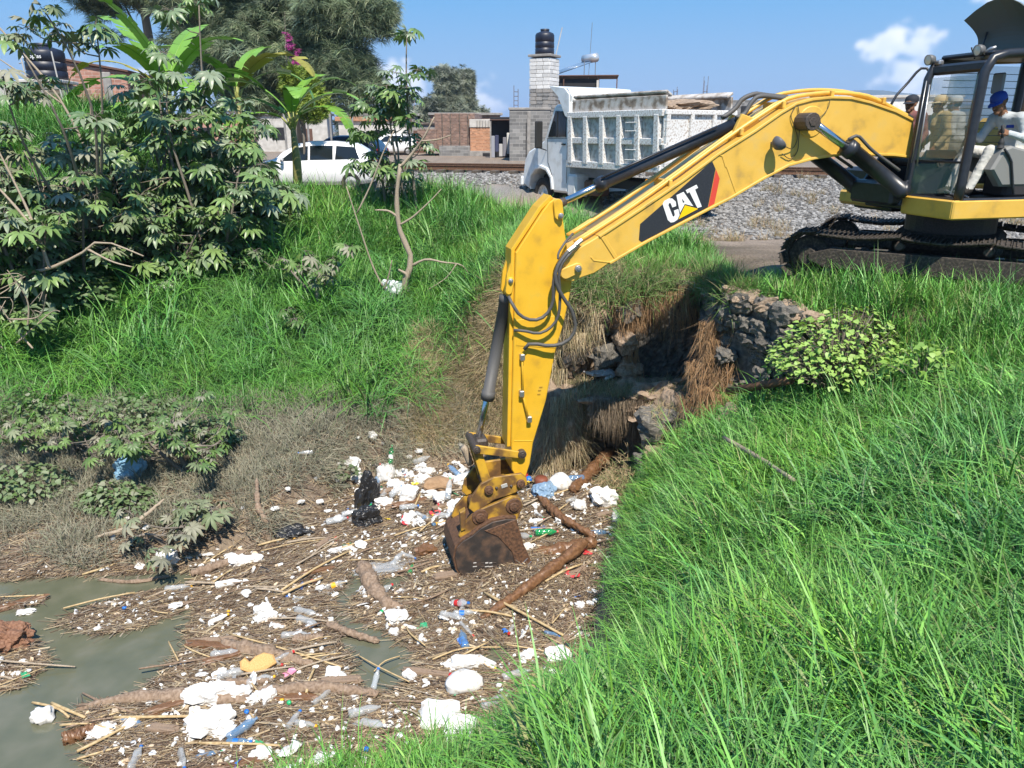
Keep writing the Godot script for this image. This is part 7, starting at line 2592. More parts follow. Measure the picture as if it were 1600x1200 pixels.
func build_town() -> void:
	var grey := masonry([Color(0.2, 0.2, 0.2), Color(0.25, 0.245, 0.24), Color(0.16, 0.16, 0.16)], Color(0.34, 0.33, 0.32), 12, 6, 2.4, 1)
	var brown := masonry([Color(0.2, 0.12, 0.09), Color(0.25, 0.155, 0.12), Color(0.16, 0.1, 0.08)], Color(0.33, 0.29, 0.26), 16, 8, 1.6, 2)
	var orange := masonry([Color(0.46, 0.22, 0.12), Color(0.5, 0.25, 0.14), Color(0.4, 0.19, 0.1)], Color(0.5, 0.4, 0.32), 16, 8, 1.6, 3)
	var pink := masonry([Color(0.4, 0.2, 0.15), Color(0.46, 0.24, 0.18), Color(0.33, 0.17, 0.13)], Color(0.45, 0.38, 0.34), 12, 6, 1.5, 4)
	var render := grained([[0.0, Color(0.4, 0.38, 0.35)], [1.0, Color(0.62, 0.6, 0.57)]], 0.01, 0.3, 0.9, 0.0, 61)
	var concrete := grained([[0.0, Color(0.2, 0.19, 0.18)], [1.0, Color(0.38, 0.36, 0.34)]], 0.01, 0.4, 0.9, 0.0, 62)
	var stone := masonry([Color(0.13, 0.1, 0.085), Color(0.19, 0.15, 0.12), Color(0.1, 0.08, 0.07)], Color(0.2, 0.18, 0.16), 10, 7, 2.4, 5)
	var dark := mat(Color(0.015, 0.015, 0.018), 0.6)
	var iron := mat(Color(0.12, 0.06, 0.04), 0.7)
	var r := RandomNumberGenerator.new()
	r.seed = 12

	# block column that carries the tall tank
	var w := Vector3(1.956,0.376,-50)
	var o := thing("block_column", "tall white block column carrying the black water tank", "tower", Vector3(w.x, -0.75, w.z), deg_to_rad(-28))
	block("core", Vector3(0, 3.4, 0), Vector3(1.22, 6.8, 1.22), concrete, o)
	var whites := []
	for k in 4:
		var c := 0.6 + 0.07 * k
		whites.append(grained([[0.0, Color(c * 0.8, c * 0.8, c * 0.8)], [1.0, Color(c, c, c * 0.99)]], 0.02, 0.7, 0.9, 0.0, 63 + k))
	var bl := Bld.new()
	bl.box(Vector3.ZERO, Vector3(0.405, 0.195, 0.13), 0.012)
	var bm := bl.mesh()
	for j in 21:
		var y := 2.35 + j * 0.216
		for f in 4:
			for k in 3:
				var x := -0.43 + k * 0.43 + (0.0 if j % 2 else 0.0)
				var q := part("block", bm, whites[r.randi() % 4] if j > 12 else [concrete, grey][r.randi() % 2], o)
				var turn := Basis(Vector3.UP, f * PI / 2)
				q.transform = Transform3D(turn, turn * Vector3(x + (0.03 if j % 2 else -0.03), y, 0.62) + Vector3(0, 0, 0))
	block("cap_slab", Vector3(0, 6.92, 0), Vector3(1.5, 0.14, 1.5), concrete, o)
	tank_on("tall black water tank standing on the white block column", Vector3(w.x, 6.24, w.z), 0.57, 1.4, "")

	# grey block house and what stands on its roof
	w = Vector3(0.844,0.326,-48)
	o = thing("block_house", "grey bare block house left of the truck cab", "house", Vector3(w.x, 0, w.z), deg_to_rad(-3))
	block("wall", Vector3(0.2, 1.55, -2.5), Vector3(2.4, 3.1, 5.0), grey, o)
	block("pier", Vector3(0.15, 1.5, 0.02), Vector3(0.2, 3.0, 0.1), concrete, o)
	block("crack_joint", Vector3(0.0, 1.4, 0.01), Vector3(0.04, 2.0, 0.06), dark, o)
	block("parapet", Vector3(0.2, 3.15, -2.5), Vector3(2.5, 0.14, 5.1), concrete, o)
	w = Vector3(2.742,0.195,-52)
	o = thing("stone_house", "brown stone house with an iron roof frame behind the truck", "house", Vector3(w.x, -0.5, w.z), deg_to_rad(-6))
	block("wall", Vector3(1.7, 2.15, -2.4), Vector3(4.6, 4.3, 4.4), stone, o)
	block("dark_screen", Vector3(1.1, 5.0, -0.5), Vector3(3.3, 1.1, 0.08), dark, o)
	block("dark_screen", Vector3(-0.5, 5.0, -2.0), Vector3(0.08, 1.1, 3.0), dark, o)
	block("roof_sheet", Vector3(1.6, 5.72, -1.8), Vector3(4.7, 0.07, 3.2), iron, o)
	for x in [-0.6, 0.5, 2.7, 3.85]:
		block("post", Vector3(x, 5.0, -0.35), Vector3(0.07, 1.4, 0.07), iron, o, 0.0)
	block("white_post", Vector3(2.65, 4.95, -0.3), Vector3(0.14, 1.0, 0.14), render, o, 0.0)
	block("white_post", Vector3(-0.35, 4.85, -0.28), Vector3(0.16, 1.2, 0.12), render, o, 0.0)
	block("window", Vector3(0.4, 3.1, -0.19), Vector3(0.9, 0.9, 0.06), dark, o)
	# solar water heater on that roof
	o = thing("solar_heater", "solar water heater with shiny tank on the iron roof", "solar heater", Vector3(w.x + 1.4, 5.28, w.z - 1.2), deg_to_rad(-6))
	var b := Bld.new().soft()
	b.rod(Vector3(0.45, 1.0, -0.35), Vector3(1.25, 1.05, 0.35), 0.27, 16)
	part("tank", b, mat(Color(0.62, 0.64, 0.66), 0.3, 0.6), o)
	for k in 7:
		b = Bld.new().soft()
		b.rod(Vector3(0.5 + k * 0.1, 0.85, -0.3 + k * 0.09), Vector3(-1.7 + k * 0.1, 0.12, -0.1 + k * 0.09), 0.04, 8)
		part("tube", b, mat(Color(0.12, 0.2, 0.32), 0.2), o)
	for x in [0.5, 1.2]:
		b = Bld.new()
		b.rod(Vector3(x, 0.0, 0.3), Vector3(x, 0.85, 0.3), 0.03, 6)
		part("leg", b, M.steel, o)
	b = Bld.new()
	b.rod(Vector3(0, 0, 0), Vector3(0.45, 1.95, 0), 0.03, 6)
	tag(part("vent_pipe", b, render), "white vent pipe leaning beside the tall water tank", "pipe")
	get_node("vent_pipe").position = Vector3(2.531,6.374,-50)
	get_node("vent_pipe").position.y = 5.8
	b = Bld.new()
	b.rod(Vector3(0, -2.4, 0), Vector3(0.22, 2.6, 0), 0.018, 5)
	tag(part("radio_mast", b, M.steel), "thin radio mast rising behind the solar heater", "mast")
	get_node("radio_mast").position = Vector3(4.824,5.776,-53)
	# rebar left standing on unfinished roofs
	var says := ["bare rebar column on the roof left of the block column", "bare rebar column above the truck tailgate", "tall bare rebar column right of the other one above the tailgate"]
	var at := [Vector3(0.115,3.169,-49), Vector3(11.787,3.676,-60), Vector3(13.947,3.676,-60)]
	var hh := [1.3, 1.3, 2.0]
	for k in 3:
		o = thing("rebar_column", says[k], "rebar", at[k])
		for i in 4:
			b = Bld.new()
			b.rod(Vector3((i % 2) * 0.25, -0.4, (i / 2) * 0.25), Vector3((i % 2) * 0.25, hh[k] * (0.7 + 0.3 * ((i * 7 + k) % 3) / 2.0), (i / 2) * 0.25), 0.02, 4)
			part("bar", b, iron, o)
		for i in 4:
			block("tie", Vector3(0.125, 0.2 + i * 0.25, 0.125), Vector3(0.28, 0.02, 0.28), iron, o, 0.0)

	# the row behind the truck
	w = Vector3(13.858,0.01,-62)
	o = thing("low_house", "long low pale house showing above the truck tailgate", "house", Vector3(w.x, 0, w.z), deg_to_rad(-8))
	block("wall", Vector3(0, 1.6, -3), Vector3(9, 3.2, 6), render, o)
	block("roof_slab", Vector3(0, 3.3, -3), Vector3(9.4, 0.2, 6.4), concrete, o)
	for x in [-3.2, -0.8, 1.8]:
		block("window", Vector3(x, 1.7, 0.02), Vector3(1.1, 1.0, 0.08), dark, o)
	w = Vector3(16.482,0.132,-58)
	o = thing("block_house", "grey block upper storey standing behind the excavator boom hoses", "house", Vector3(w.x, 0, w.z), deg_to_rad(-10))
	block("wall", Vector3(0, 2.0, -2), Vector3(2.6, 4.0, 4), grey, o)
	block("frame", Vector3(-1.2, 2.0, 0.0), Vector3(0.14, 4.1, 0.14), concrete, o)
	block("window", Vector3(0.2, 3.2, 0.02), Vector3(0.8, 0.8, 0.08), dark, o)
	w = Vector3(31.291,-0.234,-70)
	o = thing("white_house", "low white house behind the thick end of the boom", "house", Vector3(w.x, 0, w.z), deg_to_rad(-12))
	block("wall", Vector3(0, 2.3, -3), Vector3(13, 4.6, 6), grained([[0.0, Color(0.6, 0.58, 0.55)], [1.0, Color(0.75, 0.74, 0.72)]], 0.01, 0.3, 0.8, 0.0, 69), o)
	block("roof_slab", Vector3(0, 4.7, -3), Vector3(13.4, 0.22, 6.4), render, o)
	for x in [-4.5, -1.5, 1.5, 4.5]:
		block("window", Vector3(x, 2.6, 0.02), Vector3(1.3, 1.2, 0.08), dark, o)
	w = Vector3(19.259,-0.365,-52)
	o = thing("orange_wall", "low orange brick garden wall seen under the boom", "wall", Vector3(w.x, 0, w.z), deg_to_rad(-10))
	block("wall", Vector3(0, 0.55, 0), Vector3(3.2, 1.1, 0.2), orange, o)
	block("coping", Vector3(0, 1.13, 0), Vector3(3.3, 0.08, 0.28), concrete, o)

	# brick walls left of the grey house
	w = Vector3(-3.894,-0.09,-58)
	o = thing("brick_building", "brown brick building with dark piers and grey block base", "building", Vector3(w.x, 0, w.z), deg_to_rad(-4))
	block("wall", Vector3(-0.2, 1.85, -2.5), Vector3(2.9, 2.5, 5), brown, o)
	block("wall", Vector3(-2.2, 1.3, -2.3), Vector3(1.4, 1.5, 5), brown, o)
	block("base_wall", Vector3(-0.15, 0.4, 0.05), Vector3(2.4, 1.0, 0.3), grey, o)
	for x in [-1.1, -0.5, 0.15, 0.75]:
		block("pier", Vector3(x, 1.9, 0.02), Vector3(0.07, 2.4, 0.12), stone, o)
	w = Vector3(-2.068,-0.073,-57.5)
	o = thing("brick_building", "orange brick room with a white panelled top and dark kennel", "building", Vector3(w.x, 0, w.z), deg_to_rad(-4))
	block("wall", Vector3(0, 1.3, -2), Vector3(1.85, 1.7, 4), orange, o)
	block("white_top", Vector3(0.02, 2.42, -2), Vector3(1.95, 0.55, 4.1), render, o)
	for k in 7:
		block("slat", Vector3(-0.4 + k * 0.2, 2.4, 0.08), Vector3(0.05, 0.42, 0.05), concrete, o, 0.0)
	block("base_wall", Vector3(-0.1, 0.25, 0.1), Vector3(1.7, 0.6, 0.3), concrete, o)
	block("kennel", Vector3(0.55, 0.05, 0.5), Vector3(1.0, 0.75, 0.6), dark, o)
	# dark yard with hanging sheets between the buildings
	w = Vector3(-0.518,0.047,-54)
	o = thing("shed", "dark cluttered shed hung with cloths between the buildings", "shed", Vector3(w.x, 0, w.z), 0.0)
	block("back_wall", Vector3(0, 1.4, -0.6), Vector3(1.9, 2.8, 0.1), dark, o)
	block("roof_sheet", Vector3(0, 2.6, 0), Vector3(1.9, 0.05, 1.2), iron, o)
	for k in 7:
		var c: Color = [Color(0.3, 0.32, 0.38), Color(0.05, 0.06, 0.12), Color(0.45, 0.45, 0.46), Color(0.2, 0.2, 0.23), Color(0.6, 0.6, 0.58), Color(0.1, 0.12, 0.2), Color(0.35, 0.3, 0.28)][k]
		block("cloth", Vector3(-0.75 + k * 0.26, 0.9 + 0.25 * sin(k * 2.1), 0.1 + 0.1 * (k % 2)), Vector3(0.24, 1.1 + 0.3 * cos(k * 1.7), 0.05), mat(c, 0.9), o)
	block("post", Vector3(-0.9, 1.3, 0.5), Vector3(0.1, 2.6, 0.1), concrete, o, 0.0)
	# a pale house and wall far left of the brick building
	w = Vector3(-8.436,-0.264,-66)
	o = thing("low_house", "low pale house half hidden behind the pruned tree", "house", Vector3(w.x, 0, w.z), deg_to_rad(6))
	block("wall", Vector3(0, 1.2, -2), Vector3(5.5, 2.4, 4), concrete, o)
	block("roof_slab", Vector3(0, 2.48, -2), Vector3(5.8, 0.16, 4.3), stone, o)
	block("window", Vector3(-1, 1.4, 0.02), Vector3(0.9, 0.8, 0.08), dark, o)
	block("gate", Vector3(1.2, 1.0, 0.04), Vector3(1.6, 1.9, 0.08), iron, o)
	w = Vector3(-10.31,-0.159,-60)
	o = thing("low_house", "low orange-roofed house behind the dark blue car", "house", Vector3(w.x, 0, w.z), deg_to_rad(4))
	block("wall", Vector3(0, 1.3, -2), Vector3(5, 2.6, 4), render, o)
	block("roof_slab", Vector3(0, 2.75, -2), Vector3(5.4, 0.3, 4.4), orange, o)
	block("window", Vector3(0.5, 1.5, 0.02), Vector3(1.0, 0.9, 0.08), dark, o)

	# left: tank on a block pillar, brick house, slatted fence, poles
	w = Vector3(-15.159,2.996,-27)
	o = thing("block_pillar", "square block pillar behind the grassy ridge carrying a water tank", "pillar", Vector3(w.x, 0, w.z), deg_to_rad(8))
	block("pillar", Vector3(0, 1.68, 0), Vector3(1.12, 3.36, 1.12), concrete, o, 0.03)
	var rows := Bld.new()
	rows.box(Vector3.ZERO, Vector3(0.36, 0.17, 0.1), 0.015)
	var rm := rows.mesh()
	for j in 6:
		for f in [0, 1, 3]:
			for k in 3:
				var turn := Basis(Vector3.UP, f * PI / 2)
				var q := part("block", rm, [concrete, stone, grey][r.randi() % 3], o)
				q.transform = Transform3D(turn, turn * Vector3(-0.38 + k * 0.38, 2.3 + j * 0.19, 0.57))
	block("slab", Vector3(0, 3.42, 0), Vector3(1.35, 0.1, 1.35), render, o)
	tank_on("black water tank with white lettering on the short block pillar at the left", Vector3(w.x, 3.47, w.z), 0.6, 1.1, "Rotoplas")
	says = ["white steel pole left of the lettered water tank", "white steel pole in front of the lettered water tank"]
	at = [Vector3(-15.398,2.972,-26.4), Vector3(-14.117,2.951,-25.9)]
	for k in 2:
		b = Bld.new()
		b.rod(Vector3(0, -1.5, 0), Vector3(-0.18, 1.3, 0), 0.022, 6)
		b.rod(Vector3(-0.16, 1.0, 0), Vector3(-0.5 + k * 0.3, 1.0, -0.4), 0.018, 6)
		var q := part("steel_pole", b, render)
		q.position = at[k]
		tag(q, says[k], "pole")
	w = Vector3(-15.732,3.045,-31)
	o = thing("brick_house", "pink brick house behind the grassy ridge right of the tank", "house", Vector3(w.x, 0, w.z), deg_to_rad(10))
	b = Bld.new()
	b.prism(pl([-1.1, 0, 1.2, 0, 1.2, 4.0, -1.1, 4.4]), -4.0, 0.0, 0.02)
	part("wall", b, pink, o)
	b = Bld.new()
	b.prism(pl([-1.2, 4.43, 1.3, 4.0, 1.3, 4.08, -1.2, 4.52]), -4.1, 0.12, 0.01)
	part("roof", b, iron, o)
	block("pier", Vector3(0.5, 2.0, 0.02), Vector3(0.3, 4.0, 0.1), concrete, o)
	w = Vector3(-14.934,2.874,-24)
	o = thing("pale_wall", "pale sloping wall end at the left edge behind the ridge", "wall", Vector3(w.x, 0, w.z), deg_to_rad(20))
	b = Bld.new()
	b.prism(pl([-1.5, 0, 0.5, 0, 0.35, 3.2, -0.35, 4.2, -1.5, 4.6]), -0.3, 0.0, 0.02)
	part("wall", b, render, o)
	block("coping", Vector3(-0.9, 4.55, -0.15), Vector3(1.3, 0.1, 0.4), concrete, o)
	w = Vector3(-11.83,1.424,-25)
	o = thing("slatted_fence", "white slatted metal fence glimpsed through the castor leaves", "fence", Vector3(w.x, 0.8, w.z), deg_to_rad(8))
	for k in 9:
		block("slat", Vector3(0, 0.1 + k * 0.17, 0), Vector3(2.6, 0.09, 0.03), render, o, 0.005)
	for x in [-1.2, 0.0, 1.2]:
		block("post", Vector3(x, 0.2, -0.05), Vector3(0.07, 2.6, 0.07), concrete, o, 0.0)
	# chain-link posts behind the white car
	for k in 4:
		w = Vector3(-6.824,1.677,-29)
		b = Bld.new()
		b.rod(Vector3(0, 0, 0), Vector3(0, 2.3, 0), 0.04, 8)
		var q := part("fence_post", b, concrete)
		q.position = Vector3(w.x - 1.3 + k * 0.75, 0.3, w.z - 0.3 * k)
		tag(q, ["grey fence post nearest the banana stem behind the white car", "grey fence post above the roof of the white car", "grey fence post above the rear window of the white car", "grey fence post behind the tail of the white car"][k], "fence post", "fence posts behind the white car")
	# fill of houses far along the line, seen through gaps
	for k in 5:
		w = Vector3(-34.0 + k * 7.5, 0, -70.0 - 3 * (k % 2))
		o = thing("low_house", ["distant grey house leftmost behind the thicket", "distant brick house behind the left banana plant", "distant pale house behind the dark feathery tree", "distant grey house behind the white car", "distant brick house behind the blue car"][k], "house", w, 0.1)
		block("wall", Vector3(0, 1.6, -2), Vector3(6, 3.2, 4), [grey, pink, render, concrete, brown][k], o)
		block("roof_slab", Vector3(0, 3.3, -2), Vector3(6.4, 0.2, 4.4), concrete, o)
		block("window", Vector3(-1.2, 1.7, 0.02), Vector3(1.1, 1.0, 0.08), dark, o)
		block("door", Vector3(1.2, 1.05, 0.02), Vector3(1.0, 2.1, 0.08), iron, o)



# ---------------------------------------------------------------- the floating litter
var open_water := []
var mat_noise: FastNoiseLite


func afloat(p: Vector2) -> float:
	# how far inside the floating mat (positive) a place on the water is
	var d := 1e9
	var q := p + Vector2(mat_noise.get_noise_2d(p.x, p.y), mat_noise.get_noise_2d(p.y + 40, p.x)) * 0.22
	for w in open_water:
		var ring: PackedVector2Array = w
		var a := 1e9
		for i in ring.size():
			var c := Geometry2D.get_closest_point_to_segment(q, ring[i], ring[(i + 1) % ring.size()])
			a = min(a, c.distance_squared_to(q))
		a = sqrt(a)
		if Geometry2D.is_point_in_polygon(q, ring):
			a = -a
		d = min(d, a)
	for w in rafts:
		var ring: PackedVector2Array = w
		if Geometry2D.is_point_in_polygon(q, ring):
			d = max(d, 0.15)
	return d


var rafts := []


func flow(p: Vector2) -> float:
	# the way sticks have drifted together, as a turn about y
	return 0.1 + 0.55 * smooth(6.6, 9.6, -p.y) + 0.35 * mat_noise.get_noise_2d(p.x * 0.7, p.y * 0.7)


func build_litter() -> void:
	mat_noise = noise(0.55, 71, 4)
	open_water = [
		pl([-5.384,-5.531,-7.963,-9.078,-6.846,-8.953,-5.626,-9.078,-4.788,-9.142,-4.334,-9.094,-4.116,-9.206,-4.309,-8.816,-4.434,-8.712,-4.84,-8.595,-5.314,-8.314,-5.587,-7.945,-4.891,-7.795,-4.412,-7.92,-4.108,-8.219,-4.038,-7.857,-3.875,-7.555,-3.844,-7.216,-3.839,-6.801,-4.193,-6.683,-4.466,-6.56,-4.427,-6.244,-4.146,-6.074,-3.892,-5.531]),
		pl([-2.13,-9.174,-1.894,-8.969,-1.986,-8.595,-2.04,-8.246,-1.87,-7.983,-1.538,-7.857,-1.32,-7.673,-1.097,-7.382,-1.123,-7.003,-1.257,-6.722,-1.474,-6.801,-1.81,-7.108,-1.952,-7.555,-2.119,-7.983,-2.204,-8.452,-2.154,-8.816]),
		pl([-0.331,-7.439,0,-7.382,-0.143,-7.162,-0.395,-7.216]),
		pl([-1.807,-9.015,-1.367,-8.938,-1.458,-8.668,-1.72,-8.741]),
		pl([-1.189,-8.152,-1.043,-8.126,-1.053,-7.996,-1.173,-8.022])]
	rafts = [pl([-6.942,-7.673,-5.923,-7.734,-5.626,-7.555,-5.204,-7.271,-5.192,-7.003,-5.378,-6.85,-6.236,-6.703]), pl([-7.591,-8.566,-6.336,-8.537,-5.99,-8.509,-6.007,-8.397,-7.448,-8.369])]
	var r := RandomNumberGenerator.new()
	r.seed = 2024
	var lumps := noise(1.3, 72, 4)
	# the brown mat of rotted plants
	var x0 := -8.2
	var z0 := -13.4
	var st := 0.06
	var nx := int(10.8 / st)
	var nz := int(8.3 / st)
	var m := Bld.new().soft()
	var hs := []
	var on := []
	for j in nz:
		for i in nx:
			var p := Vector2(x0 + i * st, z0 + j * st)
			var d := -1.0
			if ground(p.x, p.y) < WL + 0.25:
				d = afloat(p)
			var pile := 0.22 * exp(-pow((p.x + 1.2) / 1.3, 2) - pow((p.y + 11.2) / 0.9, 2)) + 0.18 * exp(-pow((p.x - 1.0) / 0.9, 2) - pow((p.y + 11.3) / 0.8, 2)) + 0.16 * exp(-pow((p.x + 0.1) / 0.8, 2) - pow((p.y + 9.3) / 0.5, 2))
			hs.append(WL - 0.05 + (0.075 + 0.035 * lumps.get_noise_2d(p.x * 2, p.y * 2) + 0.02 * lumps.get_noise_2d(p.x * 7, p.y * 7) + pile) * smooth(-0.05, 0.14, d))
			on.append(d > -0.06)
	var level := func(p: Vector2) -> float:
		var i := clampi(int((p.x - x0) / st), 0, nx - 1)
		var j := clampi(int((p.y - z0) / st), 0, nz - 1)
		return max(hs[j * nx + i], WL)
	var g := func(i: int, j: int) -> Vector3: return Vector3(x0 + i * st, hs[j * nx + i], z0 + j * st)
	for j in nz - 1:
		for i in nx - 1:
			if on[j * nx + i] or on[j * nx + i + 1] or on[(j + 1) * nx + i] or on[(j + 1) * nx + i + 1]:
				m.quad(g.call(i, j), g.call(i, j + 1), g.call(i + 1, j + 1), g.call(i + 1, j))
	var sludge := part("debris_mat", m, grained([[0.0, Color(0.06, 0.04, 0.025)], [0.45, Color(0.125, 0.088, 0.06)], [0.7, Color(0.19, 0.14, 0.1)], [1.0, Color(0.27, 0.215, 0.16)]], 0.03, 1.3, 0.5, 8.0, 73, 6))
	tag(sludge, "brown floating mat of rotted plant debris covering the channel", "debris", "", "stuff")

	# straw, twigs and bits too many to count
	var straw := Bld.new()
	straw.tube([Vector3(-0.5, 0, 0), Vector3(-0.1, 0.02, 0.015), Vector3(0.5, 0.0, -0.01)], [1.0, 1.0, 0.8], 4)
	straw = Bld.new()
	straw.box(Vector3.ZERO, Vector3(1, 1, 1), 0.0)
	var sm := straw.mesh()
	var xs := []
	var cs := []
	var tones := [Color(0.38, 0.28, 0.16), Color(0.22, 0.15, 0.09), Color(0.15, 0.095, 0.06), Color(0.3, 0.25, 0.19), Color(0.46, 0.37, 0.24), Color(0.19, 0.13, 0.085), Color(0.24, 0.19, 0.145), Color(0.09, 0.058, 0.036)]
	var tries := 0
	while xs.size() < 105000 and tries < 340000:
		tries += 1
		var p := Vector2(r.randf_range(-7.5, 2.3), r.randf_range(-13.0, -5.0))
		if r.randf() > 1.15 - absf(p.y + 5.0) / 14.0 or ground(p.x, p.y) > WL + 0.12:
			continue
		var d := afloat(p)
		if d < -0.02 or (d < 0.0 and r.randf() < 0.8):
			continue
		var l := r.randf_range(0.03, 0.16) if r.randf() < 0.8 else r.randf_range(0.15, 0.5)
		var w := r.randf_range(0.0016, 0.0045) * (1.0 if l < 0.16 else 1.4)
		var yaw: float = flow(p) + r.randfn() * (0.5 if l > 0.16 else 0.85)
		var flat := r.randf() < 0.16
		if flat:
			w *= 4.0
			l *= 0.6
		if p.distance_to(Vector2(-0.2, -8.8)) < 1.3:
			yaw = r.randf() * TAU
		xs.append(Transform3D(Basis(Vector3.UP, yaw) * Basis(Vector3(0, 0, 1), r.randfn() * 0.12) * Basis.from_scale(Vector3(l, w * (0.2 if flat else 0.8), w)), Vector3(p.x, level.call(p) + r.randf_range(0.0, 0.03), p.y)))
		cs.append(tones[r.randi() % tones.size()] * r.randf_range(0.75, 1.25))
	tag(scatter("straw_debris", sm, M.straw, xs, cs), "thousands of straws, twigs and bark bits drifting together", "debris")
	# crumbs of white foam
	var crumb := Bld.new()
	blob(crumb, Vector3.ZERO, Vector3.ONE, 1, 0.7, 0.2, 9, 4.0)
	var cm := crumb.mesh()
	M.foam = grained([[0.0, Color(0.34, 0.28, 0.21)], [0.32, Color(0.56, 0.53, 0.48)], [0.45, Color(0.7, 0.69, 0.67)], [1.0, Color(0.76, 0.76, 0.75)]], 0.012, 1.7, 0.8, 0.8, 101)
	M.foam.uv1_world_triplanar = true
	xs = []
	cs = []
	while xs.size() < 4800:
		var p := Vector2(r.randf_range(-7.0, 2.2), r.randf_range(-12.8, -5.0))
		if ground(p.x, p.y) > WL + 0.1 or afloat(p) < 0.02:
			continue
		if lumps.get_noise_2d(p.x * 1.5, p.y * 1.5) < r.randf_range(-0.5, 0.25):
			continue
		var w := 0.006 + 0.024 * pow(r.randf(), 2.5)
		xs.append(Transform3D(Basis.from_euler(Vector3(r.randf() * 6, r.randf() * 6, 0)).scaled_local(Vector3(w * r.randf_range(0.8, 1.7), w * 0.45, w * r.randf_range(0.6, 1.1))), Vector3(p.x, level.call(p) + w * 0.7 + r.randf() * 0.015, p.y)))
		var c := r.randf_range(0.6, 0.84)
		cs.append(Color(c, c, c * 0.97) if r.randf() < 0.8 else Color(c * 0.8, c * 0.62, c * 0.42))
	tag(scatter("foam_crumbs", cm, vmat(0.8), xs, cs), "crumbs of white foam and husk scattered over the floating debris", "debris")
	# litter and straw caught on the muddy bank
	xs = []
	cs = []
	while xs.size() < 9000:
		var p := Vector2(r.randf_range(-10.0, 1.8), r.randf_range(-12.8, -8.8))
		var h := ground(p.x, p.y)
		if h < WL + 0.05 or h > -2.9:
			continue
		var l := r.randf_range(0.05, 0.3)
		var w := r.randf_range(0.003, 0.008)
		var b := Basis(Vector3.UP, r.randfn() * 0.7 + 0.2)
		xs.append(Transform3D(downhill(p.x, p.y, 0.5) * b * Basis.from_scale(Vector3(l, w, w)), Vector3(p.x, h + r.randf_range(0.0, 0.07), p.y)))
		cs.append(tones[r.randi() % tones.size()] * r.randf_range(0.9, 1.3))
	tag(scatter("bank_straw", sm, M.straw, xs, cs), "muddy straw and stalks stranded on the lower far bank", "debris")

	M.reed = grained([[0.0, Color(0.28, 0.19, 0.09)], [0.5, Color(0.48, 0.35, 0.18)], [1.0, Color(0.62, 0.5, 0.3)]], 0.02, 1.5, 0.6, 1.0, 102)
	M.wood = grained([[0.0, Color(0.1, 0.065, 0.042)], [0.5, Color(0.25, 0.175, 0.12)], [1.0, Color(0.4, 0.31, 0.24)]], 0.025, 1.6, 0.9, 6.0, 103)
	M.wet = grained([[0.0, Color(0.06, 0.03, 0.015)], [0.5, Color(0.17, 0.085, 0.04)], [1.0, Color(0.3, 0.17, 0.09)]], 0.025, 1.2, 0.4, 4.0, 104)
	M.clear = mat(Color(0.72, 0.76, 0.78), 0.1)
	M.clear.transparency = BaseMaterial3D.TRANSPARENCY_ALPHA
	M.clear.albedo_color.a = 0.3
	M.clear_blue = M.clear.duplicate()
	M.clear_blue.albedo_color = Color(0.45, 0.62, 0.78, 0.42)
	M.green_plastic = M.clear.duplicate()
	M.green_plastic.albedo_color = Color(0.1, 0.62, 0.36, 0.6)
	M.milk = mat(Color(0.72, 0.72, 0.7), 0.4)
	M.bag = grained([[0.0, Color(0.012, 0.012, 0.013)], [1.0, Color(0.035, 0.035, 0.036)]], 0.03, 3.0, 0.3, 6.0, 105)
	var caps := [mat(Color(0.02, 0.16, 0.55), 0.4), mat(Color(0.55, 0.03, 0.03), 0.4), mat(Color(0.7, 0.7, 0.7), 0.4), mat(Color(0.03, 0.4, 0.15), 0.4), mat(Color(0.75, 0.4, 0.02), 0.4)]

	# shapes shared by the loose pieces
	var chunk := []
	for k in 10:
		var b := Bld.new()
		if k in [6, 8]:
			b.soft()
		blob(b, Vector3.ZERO, Vector3(0.5, 0.5, 0.5), 2, [0.55, 0.4, 0.7, 0.25, 0.5, 0.5, 0.4, 0.5, 0.25, 0.6][k], [0.13, 0.1, 0.16, 0.08, 0.2, 0.12, 0.12, 0.14, 0.08, 0.12][k], 120 + k, [3.6, 6.0, 3.4, 8.0, 4.5, 6.0, 2.6, 4.0, 2.4, 7.0][k])
		chunk.append(b.mesh())

	# ---- the pieces one can name
	var foam := func(u: Vector2, size: Vector3, yaw: float, k: int, label: String, m2: Material, tilt := 0.0, up := 0.0, called := "foam_piece", cat := "foam") -> void:
		var o := part(called, chunk[k], m2)
		o.transform = Transform3D((Basis(Vector3.UP, yaw) * Basis(Vector3(1, 0, 0), tilt)).scaled_local(size), Vector3(u.x, level.call(u) + size.y * 0.35 + up, u.y))
		tag(o, label, cat)
	var F: Material = M.foam
	foam.call(Vector2(-0.731,-6.385), Vector3(0.4, 0.12, 0.34), 0.05, 3, "large square white foam block near the bottom grass", F, 0.1)
	foam.call(Vector2(-0.522,-6.82), Vector3(0.4, 0.24, 0.26), 0.3, 8, "large rounded white foam lump above the square block", F)
	foam.call(Vector2(-0.518,-6.116), Vector3(0.3, 0.16, 0.34), -0.15, 3, "white foam slab at the bottom half hidden by grass", F, 0.15)
	foam.call(Vector2(-0.528,-7.162), Vector3(0.3, 0.12, 0.15), 0.1, 3, "white foam brick right above the large rounded lump", F, 0.2)
	foam.call(Vector2(-0.31,-7.238), Vector3(0.28, 0.07, 0.1), -0.6, 3, "narrow white foam strip beside the white foam brick", F)
	foam.call(Vector2(0.524,-7.326), Vector3(0.26, 0.1, 0.2), 0.2, 1, "stepped white foam block beside the right-hand grass", F, 0.3)
	foam.call(Vector2(0.174,-7.315), Vector3(0.18, 0.1, 0.12), 0.5, 4, "jagged white foam piece left of the stepped block", F)
	foam.call(Vector2(-1.408,-8.022), Vector3(0.26, 0.14, 0.2), 0.3, 0, "cauliflower-shaped white foam at the corner of the water hole", F)
